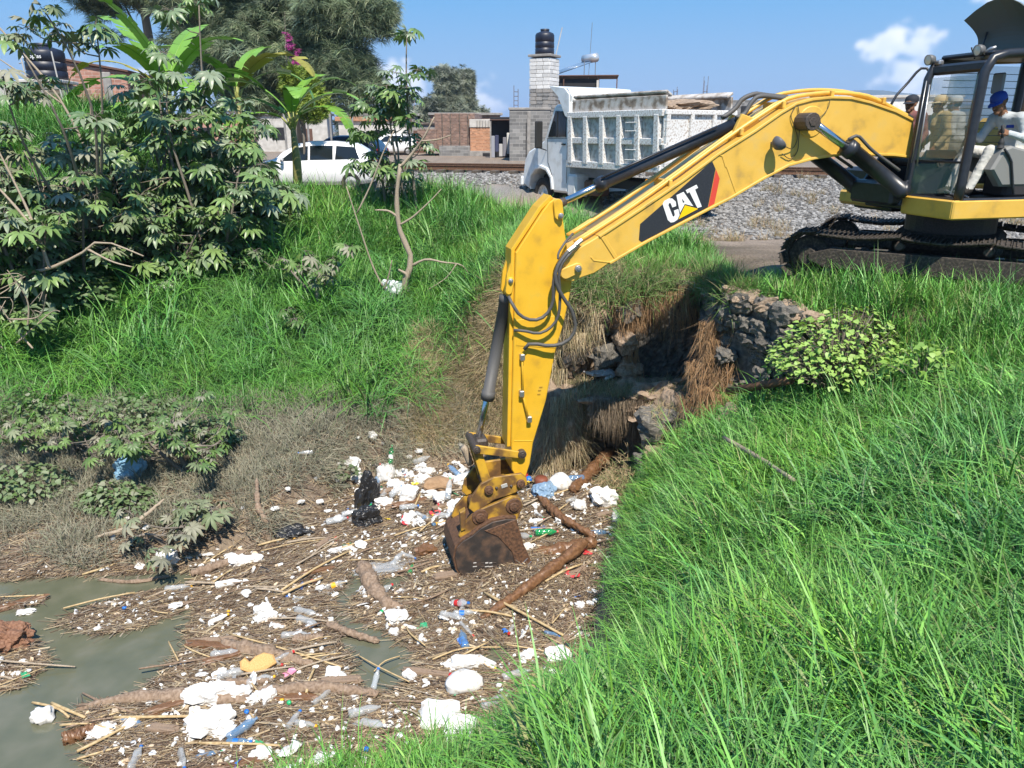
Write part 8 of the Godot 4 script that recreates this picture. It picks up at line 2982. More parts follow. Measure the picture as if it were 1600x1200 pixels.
	foam.call(Vector2(-1.406,-7.795), Vector3(0.13, 0.08, 0.1), 0.1, 6, "small round white foam touching the cauliflower-shaped one", F)
	foam.call(Vector2(-1.96,-7.014), Vector3(0.16, 0.1, 0.13), 0.05, 3, "square white foam tile left of the water hole", F, 0.3)
	foam.call(Vector2(-1.124,-7.014), Vector3(0.16, 0.08, 0.1), -0.7, 3, "small white foam brick on the right edge of the water hole", F, 0.2)
	foam.call(Vector2(-3.157,-6.626), Vector3(0.44, 0.2, 0.2), 0.35, 2, "long jagged white foam heap on the pale log", F, 0.2)
	foam.call(Vector2(-3.376,-6.635), Vector3(0.16, 0.14, 0.14), 0.1, 7, "white foam lump at the left end of the jagged heap", F)
	foam.call(Vector2(-2.874,-6.683), Vector3(0.22, 0.12, 0.16), 0.3, 0, "white foam lump right of the jagged heap", F)
	foam.call(Vector2(-2.556,-6.635), Vector3(0.16, 0.12, 0.14), 0.8, 5, "white foam lump at the end of the row on the pale log", F)
	foam.call(Vector2(-2.684,-6.616), Vector3(0.16, 0.1, 0.12), 0.8, 4, "small white foam lump in the row on the pale log", F)
	foam.call(Vector2(-3.015,-6.244), Vector3(0.4, 0.18, 0.26), 0.7, 2, "large torn white foam sheet below the jagged heap", F, 0.25)
	foam.call(Vector2(-2.844,-6.158), Vector3(0.2, 0.08, 0.16), 0.9, 4, "torn white foam flap at the lower right of the sheet", F)
	foam.call(Vector2(-4.088,-6.184), Vector3(0.26, 0.1, 0.18), 0.2, 4, "broken curved white foam tray in the lower left debris", F)
	foam.call(Vector2(-4.778,-6.385), Vector3(0.21, 0.15, 0.18), 0.2, 6, "round white foam ball floating alone on the open water", F)
	foam.call(Vector2(-4.753,-9.304), Vector3(0.28, 0.22, 0.2), 0.2, 3, "white foam box stranded at the edge of the far bank", F, 0.35)
	foam.call(Vector2(-3.763,-9.304), Vector3(0.24, 0.14, 0.16), 0.3, 2, "white crumpled foam in the upper left of the debris", F)
	foam.call(Vector2(-3.59,-9.37), Vector3(0.24, 0.08, 0.14), 0.4, 1, "flat white foam right of the crumpled foam", F)
	foam.call(Vector2(-2.439,-9.643), Vector3(0.36, 0.05, 0.11), 0.5, 3, "long thin white foam plank below the black bag", F)
	foam.call(Vector2(-3.939,-9.454), Vector3(0.14, 0.08, 0.1), 0.5, 1, "small white foam above the crumpled foam", F)
	foam.call(Vector2(-6.054,-8.206), Vector3(0.2, 0.05, 0.1), 0.2, 4, "flat white foam scrap floating at the left edge", F)
	foam.call(Vector2(-3.083,-8.179), Vector3(0.2, 0.12, 0.16), 0.3, 7, "white foam lump among clear bottles right of the open water", F, 0.0, 0.0)
	foam.call(Vector2(-3.015,-7.983), Vector3(0.18, 0.07, 0.07), 0.6, 3, "short white foam stick under the grey bottle", F)
	var heart := Bld.new()
	heart.prism(pl([0.2, -0.02, 0.16, 0.08, 0.05, 0.12, -0.04, 0.08, -0.09, 0.02, -0.15, 0.08, -0.2, 0.03, -0.18, -0.06, -0.06, -0.12, 0.08, -0.1]), -0.03, 0.03, 0.02)
	var hs_ := part("foam_sponge", heart, grained([[0.0, Color(0.5, 0.27, 0.09)], [1.0, Color(0.72, 0.46, 0.19)]], 0.05, 2.0, 0.9, 3.0, 109))
	hs_.transform = Transform3D(Basis(Vector3.UP, 0.15) * Basis(Vector3(1, 0, 0), -1.2), Vector3(Vector2(-2.804,-7.108).x, WL + 0.12, Vector2(-2.804,-7.108).y))
	tag(hs_, "heart-shaped orange foam sponge in the middle of the debris", "foam")
	foam.call(Vector2(-1.218,-9.539), Vector3(0.26, 0.14, 0.2), 0.5, 7, "matted brown furry lump left of the bucket", M.wet)
	# heap of rubbish left of and behind the bucket, lying on the bank foot
	var heap := [[603,757,0.34,0.3,0.26,6,"large white plastic sack of foam above the black bag"],[640,798,0.34,0.24,0.22,3,"white foam box among bottles left of the coupler"],[720,775,0.22,0.16,0.2,0,"crumpled white foam touching the coupler"],[690,800,0.24,0.1,0.14,1,"white foam slab below the cardboard"],[582,684,0.22,0.12,0.16,8,"white bowl lying highest on the matted grass"],[628,748,0.2,0.12,0.14,4,"torn white foam right of the white sack"],[655,775,0.16,0.1,0.12,7,"small white foam beside the cardboard"],[875,780,0.36,0.3,0.3,8,"big white polystyrene lump right of the bucket"],[942,800,0.36,0.28,0.3,2,"big white plastic bundle beside the right grass"],[905,808,0.2,0.16,0.18,6,"white foam between the two big white bundles"],[880,826,0.24,0.12,0.12,4,"white foam scrap in front of the big polystyrene lump"],[966,820,0.2,0.14,0.16,7,"white scrap tucked under the grass edge"],[708,820,0.18,0.12,0.14,5,"white scrap left of the bucket ears"]]
	for h in heap:
		var o := part("foam_piece", chunk[h[5]], F)
		var at := heap_spot(h[0], h[1], level)
		o.transform = Transform3D((Basis(Vector3.UP, 0.3 + h[0] * 0.1) * Basis(Vector3(1, 0, 0), 0.3)).scaled_local(Vector3(h[2], h[3], h[4])), at + Vector3(0, h[3] * 0.35, 0))
		tag(o, h[6], "foam")
	var hp := func(u: float, v: float) -> Vector3: return heap_spot(u, v, level)
	var card := Bld.new()
	blob(card, Vector3.ZERO, Vector3(0.22, 0.1, 0.15), 2, 0.3, 0.1, 4, 4.0)
	var co := part("cardboard", card, grained([[0.0, Color(0.25, 0.15, 0.08)], [1.0, Color(0.4, 0.26, 0.15)]], 0.02, 1.0, 0.9, 2.0, 106))
	co.position = hp.call(685, 785) + Vector3(0, 0.08, 0)
	tag(co, "soggy brown cardboard lump left of the coupler", "cardboard")
	# bags
	var sack := func(at: Vector3, size: Vector3, m2: Material, label: String, seed_: int, turn: Basis) -> void:
		var b := Bld.new()
		blob(b, Vector3.ZERO, size, 4, 0.55, 0.1, seed_, 2.2)
		var o := part("plastic_bag", b, m2)
		o.transform = Transform3D(turn, at)
		tag(o, label, "bag")
	sack.call(hp.call(574, 800) + Vector3(0, 0.18, 0), Vector3(0.16, 0.34, 0.15), M.bag, "shiny black plastic bag standing upright on the heap", 5, Basis(Vector3(0, 0, 1), -0.25))
	sack.call(hp.call(575, 822) + Vector3(0, 0.05, 0.05), Vector3(0.2, 0.18, 0.16), M.bag, "lower bulge of black plastic bag below the upright one", 6, Basis.IDENTITY)
	sack.call(hp.call(453, 840) + Vector3(0, 0.06, 0), Vector3(0.26, 0.1, 0.16), M.bag, "flat black plastic bag at the foot of the muddy bank", 7, Basis(Vector3.UP, 0.2))
	var skyblue := mat(Color(0.22, 0.4, 0.55), 0.35)
	sack.call(Vector3(-5.935,-3.197,-11.01) + Vector3(0, 0.12, 0.1), Vector3(0.24, 0.2, 0.12), skyblue, "crumpled light blue plastic bag caught in the muddy plants", 8, Basis(Vector3(0, 0, 1), 0.4))
	sack.call(Vector3(-2.358,-1.374,-15.499) + Vector3(0, 0.18, 0.15), Vector3(0.27, 0.22, 0.16), mat(Color(0.62, 0.64, 0.66), 0.5), "white bag of rubbish at the foot of the pruned tree", 9, Basis(Vector3(0, 0, 1), -0.5))
	sack.call(hp.call(850, 790) + Vector3(0, 0.08, 0), Vector3(0.18, 0.12, 0.2), mat(Color(0.2, 0.3, 0.42), 0.35), "blue-grey plastic bag squeezed right of the coupler", 10, Basis.IDENTITY)
	sack.call(Vector3(1.612,-2.2,-13.015) + Vector3(0.0, 0.06, 0.1), Vector3(0.2, 0.06, 0.1), mat(Color(0.7, 0.7, 0.7), 0.5), "crumpled white plastic on the earth ledge over the culvert", 11, Basis.IDENTITY)
	sack.call(Vector3(Vector2(-1.751,-9.206).x, WL + 0.03, Vector2(-1.751,-9.206).y), Vector3(0.36, 0.05, 0.16), M.clear, "clear plastic sheet floating left of the bucket", 12, Basis(Vector3.UP, 0.3))
	# logs and posts
	var log_ := func(pts: Array, rads: Array, m2: Material, label: String, called := "log", sides := 16) -> void:
		var b := Bld.new().soft()
		var line := path(pts, 44)
		var q := []
		for i in 45:
			var t := i / 44.0 * (rads.size() - 1)
			var k := int(min(t, rads.size() - 2))
			q.append(lerpf(rads[k], rads[k + 1], t - k) * (1 + 0.12 * sin(i * 0.6 + pts[0].x * 7) + 0.05 * sin(i * 1.3)) * (1.0 - 0.35 * pow(absf(i / 22.0 - 1.0), 8)))
		b.tube(line, q, sides)
		var o := part(called, roughen(b.mesh(), 0.36 * rads[0], pts[0].x), m2)
		tag(o, label, "driftwood")
	var wp := func(u: Vector2, up: float) -> Vector3: return Vector3(u.x, WL + up, u.y)
	log_.call([wp.call(Vector2(-0.375,-8.022), 0.04), wp.call(Vector2(0.25,-8.668), 0.12), wp.call(Vector2(1.037,-9.539), 0.24)], [0.045, 0.07, 0.085], M.wet, "long wet red-brown post leaning across the debris right of the bucket")
	log_.call([wp.call(Vector2(-2.073,-9.287), 0.04), wp.call(Vector2(-1.791,-8.668), 0.06), wp.call(Vector2(-1.546,-8.314), 0.05), wp.call(Vector2(-1.329,-8.314), 0.02)], [0.085, 0.11, 0.09, 0.04], M.wood, "thick grey log with peeling bark beside the water hole")
	log_.call([wp.call(Vector2(-4.494,-6.513), 0.02), wp.call(Vector2(-4.031,-6.626), 0.05), wp.call(Vector2(-3.434,-6.645), 0.06), wp.call(Vector2(-2.681,-6.607), 0.04)], [0.03, 0.07, 0.09, 0.06], M.wood, "long pale driftwood log in the lower left of the debris")
	log_.call([wp.call(Vector2(-3.345,-7.531), 0.05), wp.call(Vector2(-2.77,-7.349), 0.06), wp.call(Vector2(-2.178,-7.162), 0.03)], [0.07, 0.09, 0.04], M.wood, "long brown log above the heart-shaped sponge")
	log_.call([wp.call(Vector2(-2.229,-7.92), 0.05), wp.call(Vector2(-1.898,-7.734), 0.05), wp.call(Vector2(-1.558,-7.602), 0.03)], [0.05, 0.045, 0.03], M.wood, "ribbed brown branch lying into the water hole")
	log_.call([wp.call(Vector2(-4.397,-6.074), 0.03), wp.call(Vector2(-4.148,-6.201), 0.06)], [0.07, 0.05], M.wet, "short thick red-brown log at the lower left waterline")
	log_.call([wp.call(Vector2(-2.684,-6.722), 0.06), wp.call(Vector2(-2.05,-6.771), 0.07), wp.call(Vector2(-1.423,-6.703), 0.04)], [0.05, 0.07, 0.04], M.wood, "wide driftwood slab between the sponge and the square foam tile")
	log_.call([wp.call(Vector2(-3.137,-6.85), 0.05), wp.call(Vector2(-2.635,-6.901), 0.05)], [0.05, 0.04], M.wood, "split brown wood directly below the heart-shaped sponge")
	log_.call([wp.call(Vector2(-2.561,-7.602), 0.05), wp.call(Vector2(-2.218,-7.637), 0.05)], [0.06, 0.05], M.wood, "short light brown log right of the two grey bottles")
	log_.call([wp.call(Vector2(0.178,-9.37), 0.1), wp.call(Vector2(0.63,-9.505), 0.12), wp.call(Vector2(1.187,-9.678), 0.16)], [0.07, 0.1, 0.09], M.wet, "thick wet brown log behind the leaning post")
	log_.call([wp.call(Vector2(0.39,-11.099), 0.22), wp.call(Vector2(0.726,-10.367), 0.2), wp.call(Vector2(1.209,-9.893), 0.12)], [0.07, 0.065, 0.045], M.wet, "wet brown branch right of the bucket ears")
	log_.call([hp.call(895, 800) + Vector3(0, 0.1, -0.2), hp.call(960, 760) + Vector3(0, 0.3, -0.6)], [0.09, 0.1], M.wet, "brown log sticking out of the culvert mouth")
	log_.call([Vector3(-1.761,-3.8,-12.054) + Vector3(0, 0.1, 0), Vector3(-1.053,-3.8,-11.45) + Vector3(0, 0.12, 0), hp.call(725, 800) + Vector3(0, 0.1, 0)], [0.035, 0.045, 0.03], M.wood, "brown branch lying over the heap left of the coupler")
	log_.call([Vector3(-3.863,-3.333,-10.621) + Vector3(0, 0.25, 0), Vector3(-3.708,-3.505,-10.129) + Vector3(0, 0.15, 0), Vector3(-3.509,-3.653,-10.012) + Vector3(0, 0.05, 0)], [0.02, 0.04, 0.05], M.wood, "upright broken branch at the foot of the matted grass")
	log_.call([Vector3(-5.868,-3.629,-9.604) + Vector3(0, 0.1, 0), Vector3(-5.412,-3.59,-9.801) + Vector3(0, 0.18, 0.1), Vector3(-5.081,-3.462,-10.251) + Vector3(0, 0.25, 0.1)], [0.025, 0.03, 0.02], M.pale_bark, "pale bent pole lying on the mud beside the drooping plant")
	log_.call([wp.call(Vector2(-5.511,-8.938), 0.015), wp.call(Vector2(-5.013,-8.877), 0.02), wp.call(Vector2(-4.604,-9.015), 0.02)], [0.02, 0.03, 0.02], M.wood, "thin grey branch floating along the far bank")
	log_.call([wp.call(Vector2(-4.303,-9.015), 0.05), wp.call(Vector2(-3.881,-9.287), 0.08)], [0.05, 0.06], M.wood, "brown log by the crumpled foam in the upper left debris")
	var rusty := Bld.new()
	blob(rusty, Vector3.ZERO, Vector3(0.3, 0.18, 0.22), 4, 0.4, 0.16, 77, 2.6)
	var ro := part("rock", rusty, grained([[0.0, Color(0.1, 0.045, 0.025)], [0.5, Color(0.24, 0.12, 0.07)], [1.0, Color(0.36, 0.22, 0.14)]], 0.03, 1.5, 0.9, 6.0, 107))
	ro.position = Vector3(Vector2(-5.902,-7.555).x, WL + 0.1, Vector2(-5.902,-7.555).y)
	tag(ro, "red-brown rock on the small raft at the left edge", "rock")
	# reeds and canes that stand out
	var cane := [[100,956,212,934,0.011,"pale straight cane along the top of the debris tongue"],[0,938,70,936,0.01,"thin brown cane floating at the left edge"],[52,1104,110,1128,0.014,"pale broken cane left of the driftwood log"],[82,1105,135,1130,0.018,"thick pale cane beside the broken one"],[440,930,545,870,0.016,"long golden cane below the white foam plank"],[442,938,505,912,0.018,"short golden cane beside the long golden one"],[360,998,535,1050,0.012,"long thin cane crossing above the heart-shaped sponge"],[757,935,880,1005,0.018,"jointed yellow cane under the leaning post"],[676,1040,782,1018,0.01,"thin pale cane above the white foam brick"],[795,1145,850,1085,0.018,"orange-tan cane near the bottom right grass"],[722,960,800,973,0.015,"brown stick lying at the foot of the leaning post"],[310,1168,440,1175,0.014,"golden cane at the bottom left below the foam sheet"],[480,1092,492,1055,0.016,"upright brown stick between sponge and square foam tile"],[264,1008,280,1040,0.01,"short twig at the edge of the open water"],[560,1030,640,1075,0.009,"thin curved twig across the water hole"],[585,1055,625,1032,0.008,"short twig crossing the thin curved one"],[635,985,665,1020,0.01,"brown stick right of the cauliflower-shaped foam"],[180,1130,330,1128,0.016,"long light cane over the lower left debris"],[95,1140,180,1150,0.01,"grey cane at the lower left waterline"],[850,1000,910,1040,0.009,"thin twig left of the right-hand grass"]]
	for c in cane:
		var a: Vector2 = spot(c[0], c[1])
		var e: Vector2 = spot(c[2], c[3])
		var b := Bld.new().soft()
		var p0 := Vector3(a.x, level.call(a) + 0.05, a.y)
		var p1 := Vector3(e.x, level.call(e) + 0.06, e.y)
		b.tube(path([p0, (p0 + p1) * 0.5 + Vector3(r.randfn() * 0.02, 0.02, r.randfn() * 0.03), p1], 6), [c[4], c[4] * 1.05, c[4] * 0.95, c[4], c[4] * 0.9], 6)
		tag(part("cane", b, M.reed), c[5], "cane")

	# ---- bottles
	var kinds := []
	var forms := [[0.05, 0.33, 0.4], [0.034, 0.24, 0.45], [0.045, 0.29, 0.3], [0.03, 0.2, 0.5]]
	for k in 4:
		var rad: float = forms[k][0]
		var l: float = forms[k][1]
		var root := Node3D.new()
		root.name = "plastic_bottle"
		var b := Bld.new().soft()
		var prof := [Vector2(0, 0.01), Vector2(rad * 0.7, 0.0), Vector2(rad, 0.02), Vector2(rad, l * 0.2), Vector2(rad * 0.92, l * 0.25), Vector2(rad * 0.92, l * 0.5), Vector2(rad, l * 0.55), Vector2(rad * 0.97, l * 0.68), Vector2(rad * 0.6, l * 0.84), Vector2(0.014, l * 0.92), Vector2(0.014, l)]
		b.lathe(prof, 14)
		var mesh := b.mesh()
		# crumple it
		var mdt := MeshDataTool.new()
		mdt.create_from_surface(mesh, 0)
		for i in mdt.get_vertex_count():
			var v := mdt.get_vertex(i)
			if v.y < l * 0.85:
				var f: float = 1.0 + [0.12, 0.05, 0.4, 0.25][k] * mat_noise.get_noise_3d(v.x * 60 + k * 9, v.y * 22, v.z * 60)
				v.x *= f
				v.z *= f * [0.95, 1.0, 0.6, 0.8][k]
			mdt.set_vertex(i, v)
		var am := ArrayMesh.new()
		mdt.commit_to_surface(am)
		var sf := SurfaceTool.new()
		sf.create_from(am, 0)
		sf.generate_normals()
		part("shell", sf.commit(), M.clear, root)
		b = Bld.new()
		b.lathe([Vector2(0, l + 0.012), Vector2(0.017, l + 0.01), Vector2(0.018, l - 0.012), Vector2(0.015, l - 0.014)].duplicate(), 10)
		part("cap", b, caps[0], root)
		b = Bld.new().soft()
		b.lathe([Vector2(rad * 0.95, l * 0.27), Vector2(rad * 0.95, l * 0.48)], 14)
		part("label_band", b, caps[2], root)
		kinds.append(root)
	var bottle := func(k: int, at: Vector3, yaw: float, shell: Material, cap: int, band: int, label: String, tilt := 0.0) -> Node3D:
		var o: Node3D = kinds[k].duplicate()
		o.name = numbered("plastic_bottle")
		add_child(o)
		o.transform = Transform3D(Basis(Vector3.UP, yaw) * Basis(Vector3(0, 0, 1), -PI / 2 + tilt) * Basis(Vector3.UP, at.x * 9), at)
		o.get_node("shell").material_override = shell
		if cap < 0:
			o.get_node("cap").free()
		else:
			o.get_node("cap").material_override = caps[cap]
		if band < 0:
			o.get_node("label_band").free()
		else:
			o.get_node("label_band").material_override = caps[band]
		tag(o, label, "bottle", "plastic bottles in the litter")
		return o
	var on_mat := func(u: Vector2) -> Vector3: return Vector3(u.x, level.call(u) + 0.035, u.y)
	bottle.call(0, on_mat.call(Vector2(-2.693,-8.206)), -0.35, M.clear, 2, -1, "large clear bottle lying right of the white foam lump, upper of two")
	bottle.call(0, on_mat.call(Vector2(-2.62,-8.022)), -0.45, M.clear, -1, -1, "large crushed clear bottle, lower of the two right of the foam lump")
	bottle.call(1, on_mat.call(Vector2(-1.484,-6.781)), 1.45, M.clear, 0, -1, "clear bottle standing tilted in the lower end of the water hole", 0.4)
	bottle.call(0, on_mat.call(Vector2(-0.53,-7.439)), 1.8, M.clear_blue, -1, -1, "bluish bottle pointing up above the white foam brick")
	bottle.call(0, on_mat.call(Vector2(-0.884,-8.113)), -0.3, M.clear, -1, -1, "clear bottle lying left of the tip of the leaning post")
	bottle.call(0, on_mat.call(Vector2(-1.663,-6.376)), 0.35, M.clear, -1, -1, "long clear bottle left of the square white foam block")
	bottle.call(1, on_mat.call(Vector2(-2.234,-6.201)), 1.3, M.clear, 0, -1, "slim clear bottle with blue cap lying upright below the pale log")
	bottle.call(0, on_mat.call(Vector2(0.337,-9.966)) + Vector3(0, 0.06, 0), 0.1, M.green_plastic, 1, -1, "green soda bottle with red cap right of the bucket")
	bottle.call(1, on_mat.call(Vector2(-1.381,-9.047)), 1.5, M.green_plastic, 4, -1, "small green bottle floating left of the bucket")
	bottle.call(1, on_mat.call(Vector2(-1.547,-9.505)), -0.5, M.clear, 0, -1, "clear bottle with blue cap below the heap")
	bottle.call(0, hp.call(610, 735) + Vector3(0, 0.1, 0), 1.5, M.green_plastic, 3, 2, "green-topped bottle standing above the white sack", 0.9)
	bottle.call(1, Vector3(-3.198,-3.068,-11.418) + Vector3(0, 0.06, 0), 3.3, M.clear, 0, 2, "bottle with bright blue cap on the matted grass")
	bottle.call(1, Vector3(-2.221,-3.259,-12.211) + Vector3(0, 0.06, 0), 1.6, M.clear, -1, -1, "thin clear bottle right of the white bowl on the bank")
	bottle.call(1, Vector3(-3.124,-3.39,-11.091) + Vector3(0, 0.05, 0), 1.3, M.clear, -1, -1, "thin clear bottle beside the dusty weed clump")
	bottle.call(1, Vector3(-2.861,-3.555,-11.367) + Vector3(0, 0.06, 0), 0.8, M.milk, 0, -1, "white bottle with blue cap under the dusty weed clump")
	bottle.call(0, hp.call(700, 808) + Vector3(0, 0.1, 0), 1.4, M.clear, 3, 2, "green-capped clear bottle touching the bucket ears", 0.9)
	bottle.call(0, hp.call(912, 778) + Vector3(0, 0.15, 0), 3.2, M.clear_blue, 0, -1, "blue water bottle beside the big polystyrene lump")
	bottle.call(0, hp.call(510, 828) + Vector3(0, 0.08, 0), 0.4, M.clear, 1, -1, "clear bottle with red cap left of the black bag")
	bottle.call(2, hp.call(535, 820) + Vector3(0, 0.12, 0), 0.5, M.clear, -1, -1, "crushed clear bottle just left of the black bag")
	bottle.call(0, hp.call(612, 800) + Vector3(0, 0.1, 0), 1.2, M.clear, 0, -1, "clear bottle with blue cap right of the black bag")
	bottle.call(2, hp.call(625, 815) + Vector3(0, 0.08, 0), 0.2, M.clear, 0, -1, "crushed blue-capped bottle below the white foam box")
	bottle.call(0, hp.call(592, 790) + Vector3(0, 0.12, 0), 1.9, M.clear_blue, -1, -1, "bluish bottle squeezed between black bag and white foam box")
	bottle.call(1, Vector3(-5.616,-3.629,-9.605) + Vector3(0, 0.05, 0), 2.1, M.clear, -1, 2, "clear bottle stuck in the mud on the far bank")
	bottle.call(1, Vector3(-5.016,-3.478,-10.207) + Vector3(0, 0.05, 0), -0.2, M.clear, -1, -1, "clear bottle lying on the mud below the blue bag")
	bottle.call(0, on_mat.call(Vector2(-4.509,-8.653)), 0.2, M.clear, 4, -1, "clear bottle with orange end at the tip of the debris tongue")
	bottle.call(0, on_mat.call(Vector2(-3.209,-6.952)), 0.4, M.clear, 3, -1, "clear bottle with bright green cap left of the orange sponge")
	bottle.call(1, on_mat.call(Vector2(-2.775,-6.016)), 0.0, M.clear_blue, 0, 0, "small blue bottle below the torn foam sheet")
	bottle.call(1, on_mat.call(Vector2(-0.194,-6.288)), -1.2, M.milk, 0, -1, "white bottle with blue cap near the orange-tan cane")
	bottle.call(0, on_mat.call(Vector2(-0.317,-6.495)), 0.6, M.clear, -1, -1, "clear crushed bottle right of the square white foam block")
	bottle.call(1, on_mat.call(Vector2(-1.078,-7.531)), 1.5, M.milk, 2, -1, "white tub-like bottle right of the water hole")
	bottle.call(3, on_mat.call(Vector2(0.38,-7.734)), -0.4, M.clear_blue, 0, -1, "small bluish bottle near the jointed yellow cane")
	bottle.call(0, on_mat.call(Vector2(-2.716,-7.673)), 0.1, M.clear, 2, -1, "clear bottle left of the short light brown log")
	bottle.call(0, on_mat.call(Vector2(-3.413,-7.315)), 0.2, M.clear, 1, -1, "clear bottle with red cap at the edge of the open water")
	bottle.call(2, on_mat.call(Vector2(-2.059,-6.532)), 1.0, M.clear, -1, -1, "crushed clear bottle leaning on the upright brown stick")
	bottle.call(0, on_mat.call(Vector2(-0.105,-6.942)), 0.4, M.clear, -1, -1, "clear bottle in the wet patch right of the rounded foam lump")
	bottle.call(1, Vector3(1.6,-2.16,-12.631) + Vector3(0, 0.03, 0.1), 0.8, M.milk, 2, -1, "white bottle on the earth ledge, front one")
	bottle.call(1, Vector3(1.845,-2.16,-13.078) + Vector3(0, 0.03, 0.05), 0.3, M.milk, 2, -1, "white bottle on the earth ledge, right one")
	bottle.call(1, Vector3(1.431,-2.16,-12.814) + Vector3(0, 0.03, 0.05), 2.3, M.milk, 2, -1, "white bottle on the earth ledge, left one")
	for c in [[820,757,1,"red plastic ball floating in the dark culvert pool"],[826,764,0,"blue plastic cap in the dark culvert pool"]]:
		var b := Bld.new().soft()
		blob(b, Vector3.ZERO, Vector3(0.06, 0.06, 0.06), 2, 0.05, 0.1, 3, 2.0)
		var o := part("plastic_ball", b, caps[c[2]])
		o.position = hp.call(c[0], c[1]) + Vector3(0, 0.05, 0)
		tag(o, c[3], "ball")
	var pot := Bld.new().soft()
	pot.lathe([Vector2(0, 0), Vector2(0.09, 0), Vector2(0.11, 0.05), Vector2(0.11, 0.14), Vector2(0.09, 0.17), Vector2(0.0, 0.17)], 16)
	var po := part("clay_pot", pot, mat(Color(0.2, 0.06, 0.03), 0.6))
	po.position = hp.call(845, 780) + Vector3(0, 0.02, 0)
	tag(po, "rust-red pot lying between coupler and polystyrene lump", "pot")

	marks = [["the bucket", Vector3(-0.3, WL, -8.7)]]
	for q in [["the orange sponge", Vector2(-2.804,-7.108)], ["the square foam block", Vector2(-0.731,-6.385)], ["the rounded foam lump", Vector2(-0.522,-6.82)], ["the water hole", Vector2(-1.546,-7.439)], ["the bark log", Vector2(-1.75,-8.668)], ["the leaning post", Vector2(0.165,-8.595)], ["the jagged foam heap", Vector2(-3.09,-6.626)], ["the torn foam sheet", Vector2(-3.015,-6.244)], ["the two grey bottles", Vector2(-2.66,-8.113)], ["the foam plank", Vector2(-2.439,-9.643)], ["the black bag", Vector2(-2.222,-10.568)], ["the white sack", Vector2(-2.11,-11.678)], ["the cardboard", Vector2(-1.179,-11.099)], ["the stepped foam block", Vector2(0.524,-7.326)], ["the foam tray", Vector2(-4.088,-6.184)], ["the crumpled foam", Vector2(-3.763,-9.304)], ["the debris tongue", Vector2(-4.847,-8.179)], ["the long bottle", Vector2(-1.663,-6.376)], ["the polystyrene lump", Vector2(0.806,-10.881)], ["the square foam tile", Vector2(-1.96,-7.014)]]:
		marks.append([q[0], Vector3(q[1].x, WL, q[1].y)])

	# ---- loose pieces strewn over the mat, labelled by what lies nearest
	var place := func(band := 0.03) -> Vector2:
		while true:
			var p := Vector2(r.randf_range(-6.5, 1.8), r.randf_range(-12.4, -5.4))
			if ground(p.x, p.y) < WL + 0.05 and afloat(p) > band and p.distance_to(Vector2(-0.1, -8.75)) > 0.75 and r.randf() < 1.2 - absf(p.y + 7) / 9.0:
				return p
		return Vector2.ZERO
	for k in 190:
		var p: Vector2 = place.call()
		var w := 0.045 + 0.1 * pow(r.randf(), 2.0)
		var c := r.randi() % 10
		var o := part("foam_piece", chunk[c], F if k % 9 else M.milk)
		o.transform = Transform3D((Basis(Vector3.UP, r.randf() * TAU) * Basis(Vector3(1, 0, 0), r.randfn() * 0.4)).scaled_local(Vector3(w * r.randf_range(0.8, 1.7), w * r.randf_range(0.22, 0.55), w)), Vector3(p.x, level.call(p) + w * 0.3, p.y))
		var say: String = ["lumpy", "blocky", "jagged", "square", "torn", "angular", "round", "knobbly", "smooth", "ragged"][c]
		made.append([o, ("tiny " if w < 0.06 else ("small " if w < 0.09 else "")) + say + " white foam", p, "foam", "foam pieces in the litter"])
	for k in 62:
		var p: Vector2 = place.call(0.06)
		var shell: Material = [M.clear, M.clear, M.clear, M.milk, M.clear_blue, M.clear, M.green_plastic if k % 5 == 0 else M.clear][k % 7]
		var kind := r.randi() % 4
		var cap := r.randi_range(-1, 4)
		var o = bottle.call(kind, Vector3(p.x, level.call(p) + 0.025, p.y), flow(p) + r.randfn() * 0.8, shell, cap, -1 if r.randf() < 0.75 else r.randi() % 5, "", r.randfn() * 0.15)
		var hue := "clear"
		if shell == M.milk: hue = "white"
		elif shell == M.clear_blue: hue = "bluish"
		elif shell == M.green_plastic: hue = "green"
		made.append([o, ["big ", "slim ", "crushed ", "small "][kind] + hue + " bottle" + (["", " with blue cap", " with red cap", " with white cap", " with green cap", " with orange cap"][cap + 1]), p, "bottle", "plastic bottles in the litter"])
	for k in 120:
		var p: Vector2 = place.call(0.05)
		var l := r.randf_range(0.25, 0.95)
		var th := r.randf_range(0.005, 0.016)
		var b := Bld.new().soft()
		var bow := r.randfn() * 0.05 * l
		b.tube(path([Vector3(-l / 2, 0, 0), Vector3(0, 0.01, bow), Vector3(l / 2, 0, 0)], 5), [th, th * 1.05, th, th * 0.9, th * 0.95, th * 0.7], 6)
		var mk := r.randi() % 3
		var o := part("stick", b, [M.reed, M.wood, M.pale_bark][mk])
		o.transform = Transform3D(Basis(Vector3.UP, flow(p) + r.randfn() * 0.35) * Basis(Vector3(0, 0, 1), r.randfn() * 0.06), Vector3(p.x, level.call(p) + 0.03 + th, p.y))
		made.append([o, ("short " if l < 0.5 else "long ") + ("thin " if th < 0.009 else "") + ["golden reed", "brown stick", "pale stick"][mk], p, "stick", "sticks and reeds in the litter"])
